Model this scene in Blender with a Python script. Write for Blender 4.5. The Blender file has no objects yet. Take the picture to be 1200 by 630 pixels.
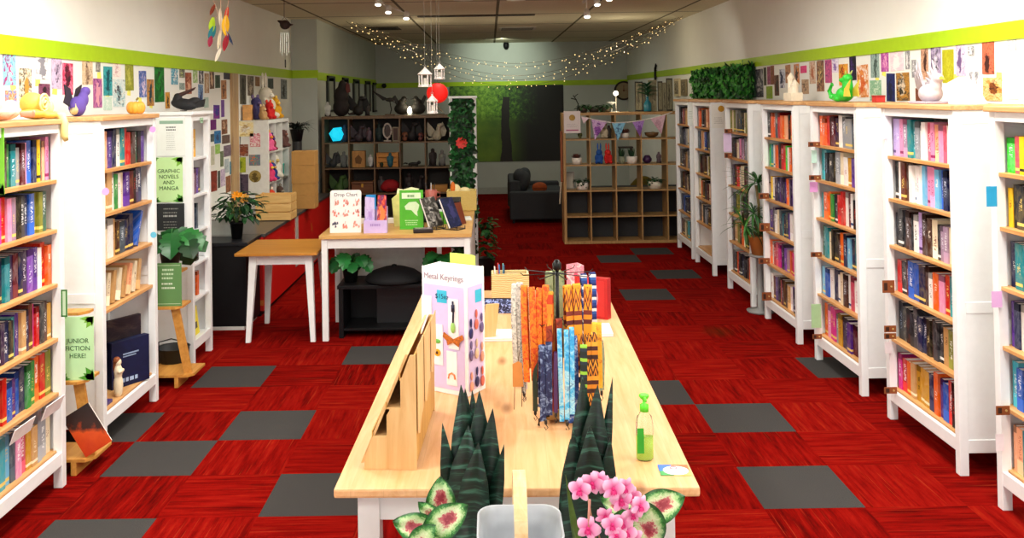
import bpy, bmesh, math, random
from mathutils import Vector, Matrix, Euler
PI = math.pi
C = bpy.context.scene.collection
rnd = random.Random(7)

# ------------------------------------------------------------ camera model
FPX, CX, CY, CAMH, ROLL, PITCH = 1079.11, 573.4, 97.14, 2.0624, 0.0155, 0.0131

def at(x, y, axis, val):
    """the point of the plane {axis = val} seen at pixel x, y of the 1200x630 photograph"""
    du, dv = x - CX, y - CY
    c, s = math.cos(ROLL), math.sin(ROLL)
    u, v = c * du - s * dv, s * du + c * dv
    d = [u / FPX, 1.0, -v / FPX]
    c, s = math.cos(PITCH), math.sin(PITCH)
    d = [d[0], c * d[1] - s * d[2], s * d[1] + c * d[2]]
    o = [0, 0, CAMH]
    t = (val - o[axis]) / d[axis]
    return Vector([o[i] + t * d[i] for i in range(3)])

def frect(x0, y0, x1, y1, Y):
    a, b = at(x0, y1, 1, Y), at(x1, y0, 1, Y)
    return min(a.x, b.x), max(a.x, b.x), min(a.z, b.z), max(a.z, b.z)

def wrect(x0, yt, x1, yb, X):
    xm = (x0 + x1) / 2
    p0, p1 = at(x0, (yt + yb) / 2, 0, X), at(x1, (yt + yb) / 2, 0, X)
    t, b = at(xm, yt, 0, X), at(xm, yb, 0, X)
    return min(p0.y, p1.y), max(p0.y, p1.y), b.z, t.z

cam_d = bpy.data.cameras.new('camera')
cam = bpy.data.objects.new('camera', cam_d)
C.objects.link(cam)
cam_d.sensor_width = 36.0
cam_d.sensor_fit = 'HORIZONTAL'
cam_d.lens = 36.0 * FPX / 1200
cam_d.shift_x = (600 - CX) / 1200
cam_d.shift_y = -(315 - CY) / 1200
cam_d.clip_start = 0.05
cam.location = (0, 0, CAMH)
cam.rotation_euler = (Matrix.Rotation(PI / 2 + PITCH, 3, 'X') @ Matrix.Rotation(-ROLL, 3, 'Z')).to_euler()
bpy.context.scene.camera = cam
vs = bpy.context.scene.view_settings
vs.view_transform = 'Standard'
vs.look = 'None'
vs.gamma = 1
vs.use_curve_mapping = False
vs.exposure = 0.0

# ------------------------------------------------------------ mesh builder
class MB:
    def __init__(self):
        self.v, self.f, self.m = [], [], []
    def add(self, verts, faces, mi=0):
        o = len(self.v)
        self.v += [tuple(p) for p in verts]
        self.f += [tuple(i + o for i in f) for f in faces]
        self.m += [mi] * len(faces)
        return self
    def box(self, x0, x1, y0, y1, z0, z1, mi=0, M=None):
        vs_ = [(x, y, z) for z in (z0, z1) for y in (y0, y1) for x in (x0, x1)]
        if M is not None:
            vs_ = [M @ Vector(p) for p in vs_]
        return self.add(vs_, [(0, 2, 3, 1), (4, 5, 7, 6), (0, 1, 5, 4), (2, 6, 7, 3), (0, 4, 6, 2), (1, 3, 7, 5)], mi)
    def bbox(self, x0, x1, y0, y1, z0, z1, b=0.004, mi=0, M=None):
        """box with its twelve edges chamfered"""
        bm = bmesh.new()
        bmesh.ops.create_cube(bm, size=1)
        for v in bm.verts:
            v.co = Vector((x0 + (v.co.x + .5) * (x1 - x0), y0 + (v.co.y + .5) * (y1 - y0), z0 + (v.co.z + .5) * (z1 - z0)))
        b = min(b, .45 * min(x1 - x0, y1 - y0, z1 - z0))
        bmesh.ops.bevel(bm, geom=list(bm.edges), offset=b, segments=2, affect='EDGES', profile=.6)
        return self.bm(bm, mi, M)
    def bm(self, bm, mi=0, M=None):
        bm.verts.ensure_lookup_table()
        for i, v in enumerate(bm.verts):
            v.index = i
        vs_ = [(M @ v.co if M is not None else v.co) for v in bm.verts]
        self.add(vs_, [tuple(v.index for v in f.verts) for f in bm.faces], mi)
        bm.free()
        return self
    def lathe(self, prof, n=20, mi=0, M=None, cap=True):
        vs_, fs = [], []
        for r, z in prof:
            for k in range(n):
                a = 2 * PI * k / n
                vs_.append(Vector((r * math.cos(a), r * math.sin(a), z)))
        for i in range(len(prof) - 1):
            for k in range(n):
                k2 = (k + 1) % n
                fs.append((i * n + k, i * n + k2, (i + 1) * n + k2, (i + 1) * n + k))
        if cap:
            fs.append(tuple(range(n - 1, -1, -1)))
            fs.append(tuple(range((len(prof) - 1) * n, len(prof) * n)))
        if M is not None:
            vs_ = [M @ p for p in vs_]
        return self.add(vs_, fs, mi)
    def tube(self, pts, r, n=8, mi=0, cap=True):
        pts = [Vector(p) for p in pts]
        rs = r if isinstance(r, (list, tuple)) else [r] * len(pts)
        vs_, fs = [], []
        up = Vector((0, 0, 1))
        for i, p in enumerate(pts):
            t = (pts[min(i + 1, len(pts) - 1)] - pts[max(i - 1, 0)]).normalized()
            ref = up if abs(t.dot(up)) < .95 else Vector((1, 0, 0))
            a = t.cross(ref).normalized()
            b = t.cross(a).normalized()
            for k in range(n):
                an = 2 * PI * k / n
                vs_.append(p + (a * math.cos(an) + b * math.sin(an)) * rs[i])
        for i in range(len(pts) - 1):
            for k in range(n):
                k2 = (k + 1) % n
                fs.append((i * n + k, i * n + k2, (i + 1) * n + k2, (i + 1) * n + k))
        if cap:
            fs.append(tuple(range(n - 1, -1, -1)))
            fs.append(tuple(range((len(pts) - 1) * n, len(pts) * n)))
        return self.add(vs_, fs, mi)
    def prism(self, poly, axis, a, b, mi=0, M=None):
        """outline poly (2-D) extruded from a to b along axis 0, 1 or 2"""
        def P(u, v, w):
            return Vector((w, u, v)) if axis == 0 else Vector((u, w, v)) if axis == 1 else Vector((u, v, w))
        n = len(poly)
        vs_ = [P(u, v, a) for u, v in poly] + [P(u, v, b) for u, v in poly]
        if M is not None:
            vs_ = [M @ p for p in vs_]
        fs = [tuple(range(n - 1, -1, -1)), tuple(range(n, 2 * n))]
        fs += [(i, (i + 1) % n, n + (i + 1) % n, n + i) for i in range(n)]
        return self.add(vs_, fs, mi)
    def ell(self, c, r, mi=0, M=None, u=16, w=10):
        bm = bmesh.new()
        bmesh.ops.create_uvsphere(bm, u_segments=u, v_segments=w, radius=1)
        S = Matrix.Translation(Vector(c)) @ Matrix.Diagonal(Vector((r[0], r[1], r[2], 1))) if not isinstance(r, (int, float)) else Matrix.Translation(Vector(c)) @ Matrix.Scale(r, 4)
        return self.bm(bm, mi, M @ S if M is not None else S)
    def leaf(self, base, dirv, up, L, W, bend=.3, n=7, mi=0, fold=.15, shape=None, th=0):
        """a leaf blade: strip with a folded midrib, tapering to a point"""
        base, d, up = Vector(base), Vector(dirv).normalized(), Vector(up)
        s = d.cross(up)
        if s.length < 1e-4:
            s = Vector((1, 0, 0))
        s.normalize()
        nrm = s.cross(d).normalized()
        vs_, fs = [], []
        p, ang = Vector(base), 0.0
        for i in range(n + 1):
            t = i / n
            w = W * (shape(t) if shape else math.sin(PI * min(.97, .06 + t * .92)) ** .8)
            dd = d * math.cos(ang) - nrm * math.sin(ang)
            nn = nrm * math.cos(ang) + d * math.sin(ang)
            vs_ += [p - s * w / 2 + nn * w * fold, p, p + s * w / 2 + nn * w * fold]
            p = p + dd * (L / n)
            ang += bend / n
        for i in range(n):
            a = 3 * i
            fs += [(a, a + 1, a + 4, a + 3), (a + 1, a + 2, a + 5, a + 4)]
        if th:
            o = len(vs_)
            vs2 = [q - nrm * th for q in vs_]
            fs2 = [tuple(o + i for i in reversed(f)) for f in fs]
            rim = []
            for i in range(n):
                a = 3 * i
                rim += [(a, a + 3, o + a + 3, o + a), (a + 5, a + 2, o + a + 2, o + a + 5)]
            vs_ = vs_ + vs2
            fs = fs + fs2 + rim
        return self.add(vs_, fs, mi)
    def build(self, name, mats, parent=None, smooth=False, loc=None, rot=None):
        me = bpy.data.meshes.new(name)
        me.from_pydata(self.v, [], self.f)
        mats = mats if isinstance(mats, (list, tuple)) else [mats]
        for m in mats:
            me.materials.append(m)
        if len(mats) > 1:
            me.polygons.foreach_set('material_index', self.m)
        bm = bmesh.new(); bm.from_mesh(me)
        bmesh.ops.recalc_face_normals(bm, faces=bm.faces)
        bm.to_mesh(me); bm.free()
        if smooth:
            me.polygons.foreach_set('use_smooth', [True] * len(me.polygons))
        o = bpy.data.objects.new(name, me)
        C.objects.link(o)
        if parent is not None:
            o.parent = parent
        if loc is not None:
            o.location = loc
        if rot is not None:
            o.rotation_euler = rot
        return o

def tag(o, label=None, cat=None, group=None, kind=None):
    if label: o['label'] = label
    if cat: o['category'] = cat
    if group: o['group'] = group
    if kind: o['kind'] = kind
    return o

def thing(name, label, cat, loc=(0, 0, 0), rz=0.0, group=None):
    o = bpy.data.objects.new(name, None)
    C.objects.link(o)
    o.empty_display_size = .05
    o.location = loc
    o.rotation_euler = (0, 0, rz)
    return tag(o, label, cat, group)

def copy_tree(o, parent=None, only=None):
    c = o.copy(); C.objects.link(c); c.parent = parent
    for ch in o.children:
        copy_tree(ch, c)
    return c

def struct(name, mb, mat_, parent=None):
    o = mb.build(name, mat_, parent)
    if parent is None: o['kind'] = 'structure'
    return o

def blob(name, ells, mats, parent=None, vox=.004, loc=None, rot=None):
    """several ellipsoids fused into one continuous soft surface"""
    mb = MB()
    for e in ells:
        M = None
        if len(e) > 2:
            M = Matrix.Translation(Vector(e[0])) @ Euler(e[2]).to_matrix().to_4x4() @ Matrix.Translation(-Vector(e[0]))
        mb.ell(e[0], e[1], M=M)
    o = mb.build(name, mats, parent, loc=loc, rot=rot)
    r = o.modifiers.new('remesh', 'REMESH'); r.mode = 'VOXEL'; r.voxel_size = vox; r.use_smooth_shade = True
    s = o.modifiers.new('smooth', 'SMOOTH'); s.iterations = 6; s.factor = .5
    return o

def text(name, body, size, loc, rot, mat_, parent=None, align='CENTER', spacing=1.0):
    cu = bpy.data.curves.new(name, 'FONT')
    cu.body = body; cu.size = size; cu.align_x = align; cu.align_y = 'CENTER'; cu.extrude = .0006
    cu.space_line = spacing
    cu.materials.append(mat_)
    tmp = bpy.data.objects.new(name, cu); C.objects.link(tmp)
    dg = bpy.context.evaluated_depsgraph_get()
    me = bpy.data.meshes.new_from_object(tmp.evaluated_get(dg))
    bpy.data.objects.remove(tmp); bpy.data.curves.remove(cu)
    if not me.materials: me.materials.append(mat_)
    o = bpy.data.objects.new(name, me); C.objects.link(o)
    o.location = loc; o.rotation_euler = rot
    if parent is not None: o.parent = parent
    return o
FRONT = (PI / 2, 0, 0)          # lettering that faces the camera (-Y)

# ------------------------------------------------------------ materials
_mc = {}
def srgb(c):
    if isinstance(c, str):
        c = c.lstrip('#'); c = [int(c[i:i + 2], 16) / 255 for i in (0, 2, 4)]
    return tuple((x / 12.92 if x <= .04045 else ((x + .055) / 1.055) ** 2.4) for x in c) + (1,)

class NT:
    def __init__(self, name):
        self.m = bpy.data.materials.new(name); self.m.use_nodes = True
        self.t = self.m.node_tree; self.t.nodes.clear()
        self.out = self.n('ShaderNodeOutputMaterial'); self.b = self.n('ShaderNodeBsdfPrincipled')
        self.l(self.b.outputs[0], self.out.inputs[0])
    def n(self, ty, **kw):
        x = self.t.nodes.new(ty)
        for k, v in kw.items(): setattr(x, k, v)
        return x
    def l(self, a, b): self.t.links.new(a, b)
    def val(self, sock, v):
        if hasattr(v, 'is_output') or isinstance(v, bpy.types.NodeSocket): self.l(v, sock)
        else: sock.default_value = v
    def math(self, op, a, b=0.0, c=None):
        x = self.n('ShaderNodeMath', operation=op)
        self.val(x.inputs[0], a); self.val(x.inputs[1], b)
        if c is not None: self.val(x.inputs[2], c)
        return x.outputs[0]
    def mix(self, f, a, b):
        x = self.n('ShaderNodeMix', data_type='RGBA')
        self.val(x.inputs[0], f); self.val(x.inputs[6], a); self.val(x.inputs[7], b)
        return x.outputs[2]
    def coords(self, kind='Object'):
        return self.n('ShaderNodeTexCoord').outputs[kind]
    def map(self, vec, loc=(0, 0, 0), scale=(1, 1, 1), rot=(0, 0, 0)):
        x = self.n('ShaderNodeMapping'); self.l(vec, x.inputs[0])
        x.inputs[1].default_value = loc; x.inputs[2].default_value = rot; x.inputs[3].default_value = scale
        return x.outputs[0]
    def noise(self, vec, scale=5, detail=3, rough=.55, dist=0, color=False):
        x = self.n('ShaderNodeTexNoise'); self.l(vec, x.inputs['Vector'])
        x.inputs['Scale'].default_value = scale; x.inputs['Detail'].default_value = detail
        x.inputs['Roughness'].default_value = rough; x.inputs['Distortion'].default_value = dist
        return x.outputs['Color' if color else 'Fac']
    def ramp(self, f, stops, const=False):
        x = self.n('ShaderNodeValToRGB'); self.l(f, x.inputs[0])
        e = x.color_ramp.elements
        if const: x.color_ramp.interpolation = 'CONSTANT'
        while len(e) < len(stops): e.new(.5)
        for i, (p, c) in enumerate(stops):
            e[i].position = p; e[i].color = c
        return x.outputs[0]
    def xyz(self, vec):
        x = self.n('ShaderNodeSeparateXYZ'); self.l(vec, x.inputs[0]); return x.outputs
    def bump(self, h, strength=.2, dist=.01):
        x = self.n('ShaderNodeBump'); self.l(h, x.inputs['Height'])
        x.inputs['Strength'].default_value = strength; x.inputs['Distance'].default_value = dist
        self.l(x.outputs[0], self.b.inputs['Normal'])
    def set(self, color=None, rough=None, metal=None, spec=None, **kw):
        if color is not None: self.val(self.b.inputs['Base Color'], color)
        if rough is not None: self.val(self.b.inputs['Roughness'], rough)
        if metal is not None: self.b.inputs['Metallic'].default_value = metal
        if spec is not None: self.b.inputs['Specular IOR Level'].default_value = spec
        for k, v in kw.items(): self.val(self.b.inputs[k.replace('_', ' ')], v)
        return self.m

def M_(hexc, rough=.5, metal=0.0, var=.06, scale=18, spec=.4):
    """plain paint, plastic or cloth of one colour with a slight natural unevenness"""
    k = ('p', hexc, rough, metal, var, scale, spec)
    if k not in _mc:
        t = NT('paint_' + hexc.strip('#'))
        c = srgb(hexc)
        f = t.noise(t.coords(), scale, 3)
        lo = tuple(x * (1 - var) for x in c[:3]) + (1,); hi = tuple(min(1, x * (1 + var)) for x in c[:3]) + (1,)
        t.set(t.ramp(f, [(.3, lo), (.7, hi)]), rough, metal, spec)
        _mc[k] = t.m
    return _mc[k]

def wood(hexa, hexb, axis=0, scale=1.0, rough=.45, knots=False):
    k = ('w', hexa, hexb, axis, scale, knots)
    if k not in _mc:
        t = NT('wood_' + hexa.strip('#'))
        sc = [14 * scale] * 3; sc[axis] = 1.1 * scale
        v = t.map(t.coords(), scale=sc)
        f = t.noise(v, 2.2, 5, .6, .6)
        col = t.ramp(f, [(.3, srgb(hexa)), (.7, srgb(hexb))])
        if knots:
            sk = [5.2, 5.2, 5.2]; sk[axis] = 1.9
            vo = t.n('ShaderNodeTexVoronoi'); t.l(t.map(t.coords(), scale=sk), vo.inputs['Vector'])
            vo.inputs['Scale'].default_value = 1.0
            kf = t.ramp(vo.outputs['Distance'], [(.05, (1, 1, 1, 1)), (.17, (0, 0, 0, 1))])
            col = t.mix(t.math('MULTIPLY', kf, .75), col, srgb('#7a4a22'))
            # stave joints
            x = t.xyz(t.coords())
            st = t.math('FRACT', t.math('MULTIPLY', x[1 - axis if axis < 2 else 0], 9.0))
            col = t.mix(t.math('MULTIPLY', t.math('LESS_THAN', st, .02), .35), col, srgb('#b98a55'))
        t.set(col, rough, 0, .4)
        t.bump(f, .05)
        _mc[k] = t.m
    return _mc[k]

def emit(hexc, s, base='#ffffff'):
    k = ('e', hexc, s)
    if k not in _mc:
        t = NT('lamp_' + hexc.strip('#'))
        t.set(srgb(base), .4); t.b.inputs['Emission Color'].default_value = srgb(hexc)
        t.b.inputs['Emission Strength'].default_value = s
        _mc[k] = t.m
    return _mc[k]

def art(cols, seed, scale=2.2, ax=0):
    """a printed picture: blotches of its inks"""
    t = NT('print_%d' % seed)
    v = t.map(t.coords('Generated'), loc=(seed * 3.17, seed * 1.31, seed * 2.11), scale=(1, 1, 1.6))
    f = t.noise(v, scale, 4, .6, 1.6)
    n = len(cols)
    col = t.ramp(f, [(.30 + .42 * i / max(1, n - 1), srgb(c)) for i, c in enumerate(cols)])
    if n >= 3:
        # a figure in the middle of the picture
        x = t.xyz(t.coords('Generated')); k = random.Random(seed); w = t.noise(v, 3.2, 3, .6)
        du = t.math('MULTIPLY', t.math('SUBTRACT', x[ax], k.uniform(.4, .6)), k.uniform(1.5, 2.4)); dv = t.math('MULTIPLY', t.math('SUBTRACT', x[2], k.uniform(.35, .55)), k.uniform(.9, 1.5))
        dd = t.math('ADD', t.math('SQRT', t.math('ADD', t.math('MULTIPLY', du, du), t.math('MULTIPLY', dv, dv))), t.math('MULTIPLY', t.math('SUBTRACT', w, .5), 1.3))
        m = t.ramp(dd, [(.36, (1, 1, 1, 1)), (.44, (0, 0, 0, 1))])
        f2 = t.noise(t.map(v, loc=(9, 4, 2)), scale * 1.6, 3, .6, 1)
        col = t.mix(m, col, t.ramp(f2, [(.4, srgb(cols[-1])), (.6, srgb(cols[(1 + seed) % n]))]))
    t.set(col, .55, 0, .3)
    return t.m

WHITE = M_('#f0f2f2', .42, var=.02)
WHITE2 = M_('#e6e8e7', .45, var=.02)
SHELFW = wood('#ddaa70', '#bd8448', 0)
SHELFTOP = wood('#dcae78', '#b98450', 0)
BLACK = M_('#0d0d10', .5, spec=.25)
PAPER = M_('#f4f1ea', .6, var=.03)
INK = M_('#30332f', .6)

# ------------------------------------------------------------ the room
XL, XR, YB, YF, ZC = -2.733, 2.89, 19.24, -3.0, 3.15
XS, YS = -2.375, 12.72          # the wall steps in here on the left

def carpet_mat():
    t = NT('carpet_tiles')
    o = t.coords(); x = t.xyz(o)
    u = t.math('DIVIDE', t.math('ADD', x[0], 2.175 + 20 * .5), .5)
    w = t.math('DIVIDE', t.math('ADD', x[1], -4.573 + 20 * .513), .513)
    fu, fw = t.math('FLOOR', u), t.math('FLOOR', w)
    par = t.math('MODULO', t.math('ADD', fu, fw), 2.0)
    # streaks along x on one tile, along y on its neighbour
    a = t.noise(t.map(o, scale=(2.6, 26, 1)), 1.0, 4, .65)
    b = t.noise(t.map(o, scale=(26, 2.6, 1)), 1.0, 4, .65)
    f = t.math('ADD', t.math('MULTIPLY', a, par), t.math('MULTIPLY', b, t.math('SUBTRACT', 1.0, par)))
    tile = t.n('ShaderNodeTexWhiteNoise', noise_dimensions='2D')
    cmb = t.n('ShaderNodeCombineXYZ'); t.l(fu, cmb.inputs[0]); t.l(fw, cmb.inputs[1]); t.l(cmb.outputs[0], tile.inputs['Vector'])
    fib = t.noise(o, 260, 2)
    f2 = t.math('ADD', f, t.math('MULTIPLY', t.math('SUBTRACT', fib, .5), .25))
    f3 = t.math('ADD', f2, t.math('MULTIPLY', t.math('SUBTRACT', tile.outputs['Value'], .5), .14))
    red = t.ramp(f3, [(.28, srgb('#4c0504')), (.46, srgb('#720805')), (.62, srgb('#84100a')), (.85, srgb('#942612'))])
    # sparse thin lighter yarns
    la = t.noise(t.map(o, scale=(1.3, 95, 1)), 1.0, 2, .6); lb = t.noise(t.map(o, scale=(95, 1.3, 1)), 1.0, 2, .6)
    ln = t.math('ADD', t.math('MULTIPLY', la, par), t.math('MULTIPLY', lb, t.math('SUBTRACT', 1.0, par)))
    red = t.mix(t.math('MULTIPLY', t.ramp(ln, [(.62, (0, 0, 0, 1)), (.72, (1, 1, 1, 1))]), .32), red, srgb('#c04a2c'))
    red = t.mix(t.math('MULTIPLY', t.ramp(ln, [(.30, (1, 1, 1, 1)), (.38, (0, 0, 0, 1))]), .4), red, srgb('#480705'))
    grey = t.ramp(fib, [(.3, srgb('#343231')), (.7, srgb('#4a4846'))])
    # the grey tiles, by column and row
    G = [(0,-1),(0,1),(1,2),(2,0),(0,4),(-1,2),(-2,5),(2,5),(7,0),(7,2),(9,4),(6,3),(7,9),(8,11),(7,13),(8,14)]
    tot = None
    for gx, gy in G:
        m = t.math('MULTIPLY', t.math('COMPARE', fu, 20.0 + gx, .1), t.math('COMPARE', fw, 20.0 + gy, .1))
        tot = m if tot is None else t.math('ADD', tot, m)
    col = t.mix(tot, red, grey)
    # worn mark on the right aisle
    d = t.n('ShaderNodeVectorMath', operation='DISTANCE'); t.l(t.map(o, scale=(1, .7, 0)), d.inputs[0]); d.inputs[1].default_value = (1.93, 7.95 * .7, 0)
    col = t.mix(t.math('MULTIPLY', t.ramp(d.outputs['Value'], [(.05, (1, 1, 1, 1)), (.16, (0, 0, 0, 1))]), .55), col, srgb('#4d1d08'))
    t.set(col, 1.0, 0, .02)
    t.bump(f2, .35, .004)
    return t.m

def ceil_mat():
    t = NT('ceiling_tiles')
    x = t.xyz(t.coords())
    a = t.math('FRACT', t.math('DIVIDE', t.math('ADD', x[0], 20.3), 1.2)); b = t.math('FRACT', t.math('DIVIDE', t.math('ADD', x[1], 20), 1.8))
    m = t.math('MAXIMUM', t.math('LESS_THAN', a, .03), t.math('LESS_THAN', b, .03))
    n = t.noise(t.coords(), 40, 2)
    col = t.mix(m, t.ramp(n, [(.3, srgb('#d2ccb0')), (.7, srgb('#ded8be'))]), srgb('#6a6654'))
    t.set(col, .9, 0, .1)
    return t.m

struct('floor', MB().box(XL - .1, XR + .1, YF - .1, YB + .1, -.1, 0), carpet_mat())
struct('ceiling', MB().box(XL - .1, XR + .1, YF - .1, YB + .1, ZC, ZC + .1), ceil_mat())
WALL = M_('#eff1ea', .75, var=.02, scale=3)
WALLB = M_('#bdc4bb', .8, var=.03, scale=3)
struct('wall_left', MB().box(XL - .1, XL, YF, YB, 0, ZC), WALL)
struct('wall_left_step', MB().box(XL, XS, YS, YB, 0, ZC), WALLB)
struct('wall_right', MB().box(XR, XR + .1, YF, YB, 0, ZC), WALL)
struct('wall_back', MB().box(XL - .1, XR + .1, YB, YB + .1, 0, ZC), WALLB)
wf = MB()
wf.box(XL - .1, XR + .1, YF - .1, YF, 0, .5); wf.box(XL - .1, XR + .1, YF - .1, YF, 2.7, ZC)
wf.box(XL - .1, XL + .4, YF - .1, YF, .5, 2.7); wf.box(XR - .4, XR + .1, YF - .1, YF, .5, 2.7)
struct('wall_front', wf, WALL)
gl = NT('window_glass'); gl.set((1, 1, 1, 1), .02, Transmission_Weight=1.0, IOR=1.45)
fr = MB()
for xx in (XL + .4, -.95, .95, XR - .46): fr.box(xx, xx + .06, YF - .09, YF - .02, .5, 2.7)
for zz in (.5, 2.64): fr.box(XL + .4, XR - .4, YF - .09, YF - .02, zz, zz + .06)
w1 = struct('window_1', fr, M_('#3a3a3c', .4))
MB().box(XL + .4, XR - .4, YF - .06, YF - .05, .5, 2.7).build('pane', gl.m, w1)
LIME = M_('#a9cf0a', .5, var=.03)
zb0, zb1 = 2.335, 2.445
struct('trim_1', MB().box(XL, XL + .012, YF, YS, zb0, zb1), LIME)
struct('trim_2', MB().box(XL, XS + .012, YS - .012, YS, zb0, zb1).box(XS, XS + .012, YS, YB, zb0 - .03, zb1 - .03), LIME)
struct('trim_3', MB().box(XR - .012, XR, YF, YB, zb0 - .01, zb1 - .02), LIME)
struct('trim_4', MB().box(XS, XR, YB - .012, YB, 2.24, 2.345), LIME)
struct('baseboard_back', MB().box(XS, XR, YB - .02, YB, 0, .14), M_('#a9ada4', .5))
struct('baseboard_left', MB().box(XS, XS + .015, YS, YB, 0, .14), M_('#a9ada4', .5))
struct('baseboard_right', MB().box(XR - .015, XR, YF, YB, 0, .12), M_('#a9ada4', .5))
# ------------------------------------------------------------ bookcases
SZ = [.20, .51, .80, 1.09, 1.38, 1.645]      # shelf tops, bottom first
def bookcase(name, label, w, white=False, zs=SZ):
    """local frame: front at y=0 facing -y, x runs along the aisle, back at y=.37"""
    r = thing(name, label, 'bookcase')
    d, h, p = .37, 1.97, .048
    wd = WHITE if white else SHELFW
    MB().bbox(-w/2 - .02, w/2 + .02, -.02, d + .005, h - .028, h, .006).build('top_board', WHITE if white else SHELFTOP, r)
    MB().box(-w/2 + .02, w/2 - .02, d - .012, d - .004, .12, h - .028).build('back_panel', WHITE2, r)
    for sx in (-1, 1):
        for yy in (0, d - p):
            x0 = -w/2 if sx < 0 else w/2 - p
            MB().bbox(x0, x0 + p, yy, yy + p, 0, h - .028, .003).build('post', WHITE, r)
        xo = -w/2 if sx < 0 else w/2
        a, b = (xo + .006, xo + .018) if sx < 0 else (xo - .018, xo - .006)
        pan = MB().box(a, b, p, d - p, .13, h - .028)
        a2, b2 = (xo, xo + .024) if sx < 0 else (xo - .024, xo)
        for z0, z1 in ((.12, .19), (.86, .92), (h - .10, h - .028)):
            pan.bbox(a2, b2, p, d - p, z0, z1, .003)
        pan.build('side_panel', WHITE, r)
    MB().bbox(-w/2 + p, w/2 - p, .002, .026, .12, .19, .003).build('bottom_rail', WHITE, r)
    MB().bbox(-w/2 + p, w/2 - p, .002, .026, h - .075, h - .028, .003).build('top_rail', WHITE, r)
    for z in zs:
        MB().bbox(-w/2 + .02, w/2 - .02, .015 if z > .3 else .03, d - .012, z - .02, z, .003).build('shelf', wd, r)
    return r

RX, LX = 2.4702, -2.313
RY = {'R1': 11.389, 'R2': 10.324, 'R3': 8.805, 'R4': 7.5015, 'R5': 6.2115, 'R6': 4.9188, 'R7': 3.6605}
NAME = {'R7': 'nearest right bookcase', 'R6': 'second right bookcase', 'R5': 'third right bookcase', 'R4': 'fourth right bookcase',
        'R3': 'fifth right bookcase', 'R2': 'sixth right bookcase', 'R1': 'farthest right bookcase',
        'L1': 'nearest left bookcase', 'L2': 'middle left bookcase', 'L3': 'narrow left bookcase'}
CASE = {}
BL = {'R7': 'white bookcase with pale wood top, nearest along the right wall, cut off by the frame',
      'R6': 'white bookcase with wooden top, second from the viewer along the right wall',
      'R5': 'white bookcase with a green dragon on top, third from the viewer on the right',
      'R4': 'white bookcase with orange books on its top shelf, fourth from the viewer on the right',
      'R3': 'white bookcase partly behind a hanging spider plant, fifth from the viewer on the right',
      'R2': 'white bookcase carrying a notice with gold badge on its side panel, right wall',
      'R1': 'white bookcase standing next to the open cube shelf, farthest along the right wall',
      'L1': 'white bookcase with golden snail plush on top, nearest along the left wall',
      'L2': 'white bookcase with a small pumpkin on its wooden top, left wall'}
proto = None
for k in ('R7', 'R6', 'R5', 'R4', 'R3', 'R2', 'R1', 'L1'):
    if proto is None:
        b = proto = bookcase('bookcase', BL[k], .9)
    else:
        b = copy_tree(proto); b['label'] = BL[k]
    b['group'] = 'white bookcases along the walls'
    if k[0] == 'R':
        b.location = (RX, RY[k] + .45, 0); b.rotation_euler = (0, 0, -PI / 2)
    else:
        b.location = (LX, 4.094 + .45, 0); b.rotation_euler = (0, 0, PI / 2)
    CASE[k] = b
b = bookcase('bookcase', BL['L2'], .9, zs=[.20, .80, 1.09, 1.38, 1.645]); b['group'] = 'white bookcases along the walls'
b.location = (LX, 5.479 + .45, 0); b.rotation_euler = (0, 0, PI / 2); CASE['L2'] = b
b = bookcase('bookcase', 'narrow all-white bookcase with a black crow on top, posters on its side', .49, True, [.18, .5, .775, 1.03, 1.31, 1.605])
b['group'] = 'white bookcases along the walls'
b.location = (LX, 7.1334 + .245, 0); b.rotation_euler = (0, 0, PI / 2); CASE['L3'] = b
bpy.context.view_layer.update()

# ------------------------------------------------------------ books
PAL = dict(lilac='#b79fd6', pink='#e58fb6', rose='#c9465f', teal='#128089', white='#f0ece6', cream='#e8d9b8', peach='#f0a97e', orange='#e05c0c',
           red='#c01410', maroon='#5a0f1a', brown='#442214', black='#100e12', charcoal='#28282e', grey='#8f9298', slate='#3e4c58', navy='#121a48',
           blue='#1450b0', skyblue='#6db5dc', purple='#4a1a80', plum='#2e1240', magenta='#d01f87', green='#2c8a3b', lime='#2bd11f', olive='#7c7f2b',
           darkgreen='#1b4a33', yellow='#f0c21d', gold='#c79228', tan='#c79a62', mauve='#9d7f9a', turquoise='#3aa3b5', violet='#7c3fb0')
SHADE = dict(lilac='lilac', pink='pink', rose='rose red', teal='teal', white='white', cream='cream', peach='peach', orange='orange', red='red',
             maroon='maroon', brown='brown', black='black', charcoal='charcoal', grey='grey', slate='slate grey', navy='navy', blue='blue', skyblue='sky blue',
             purple='purple', plum='dark plum', magenta='magenta', green='green', lime='bright green', olive='olive', darkgreen='dark green', yellow='yellow',
             gold='gold', tan='tan', mauve='mauve', turquoise='turquoise', violet='violet')
ACC = {'white': ['#b02a3a', '#2c4d86', '#333333', '#d38aa8'], 'cream': ['#7a2d22', '#3a4a3a', '#8a5a1a'], 'yellow': ['#8a1a14', '#222222'], 'black': ['#d8c38a', '#e5e5e5', '#b33a2a', '#8f9fb8'],
       'gold': ['#2a2016', '#f4e6c0'], 'tan': ['#5a3418', '#f2e4c4'], 'pink': ['#ffffff', '#8a1f5a'], 'lilac': ['#ffffff', '#4a2a6a'], 'peach': ['#ffffff', '#b03a1a']}
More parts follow.
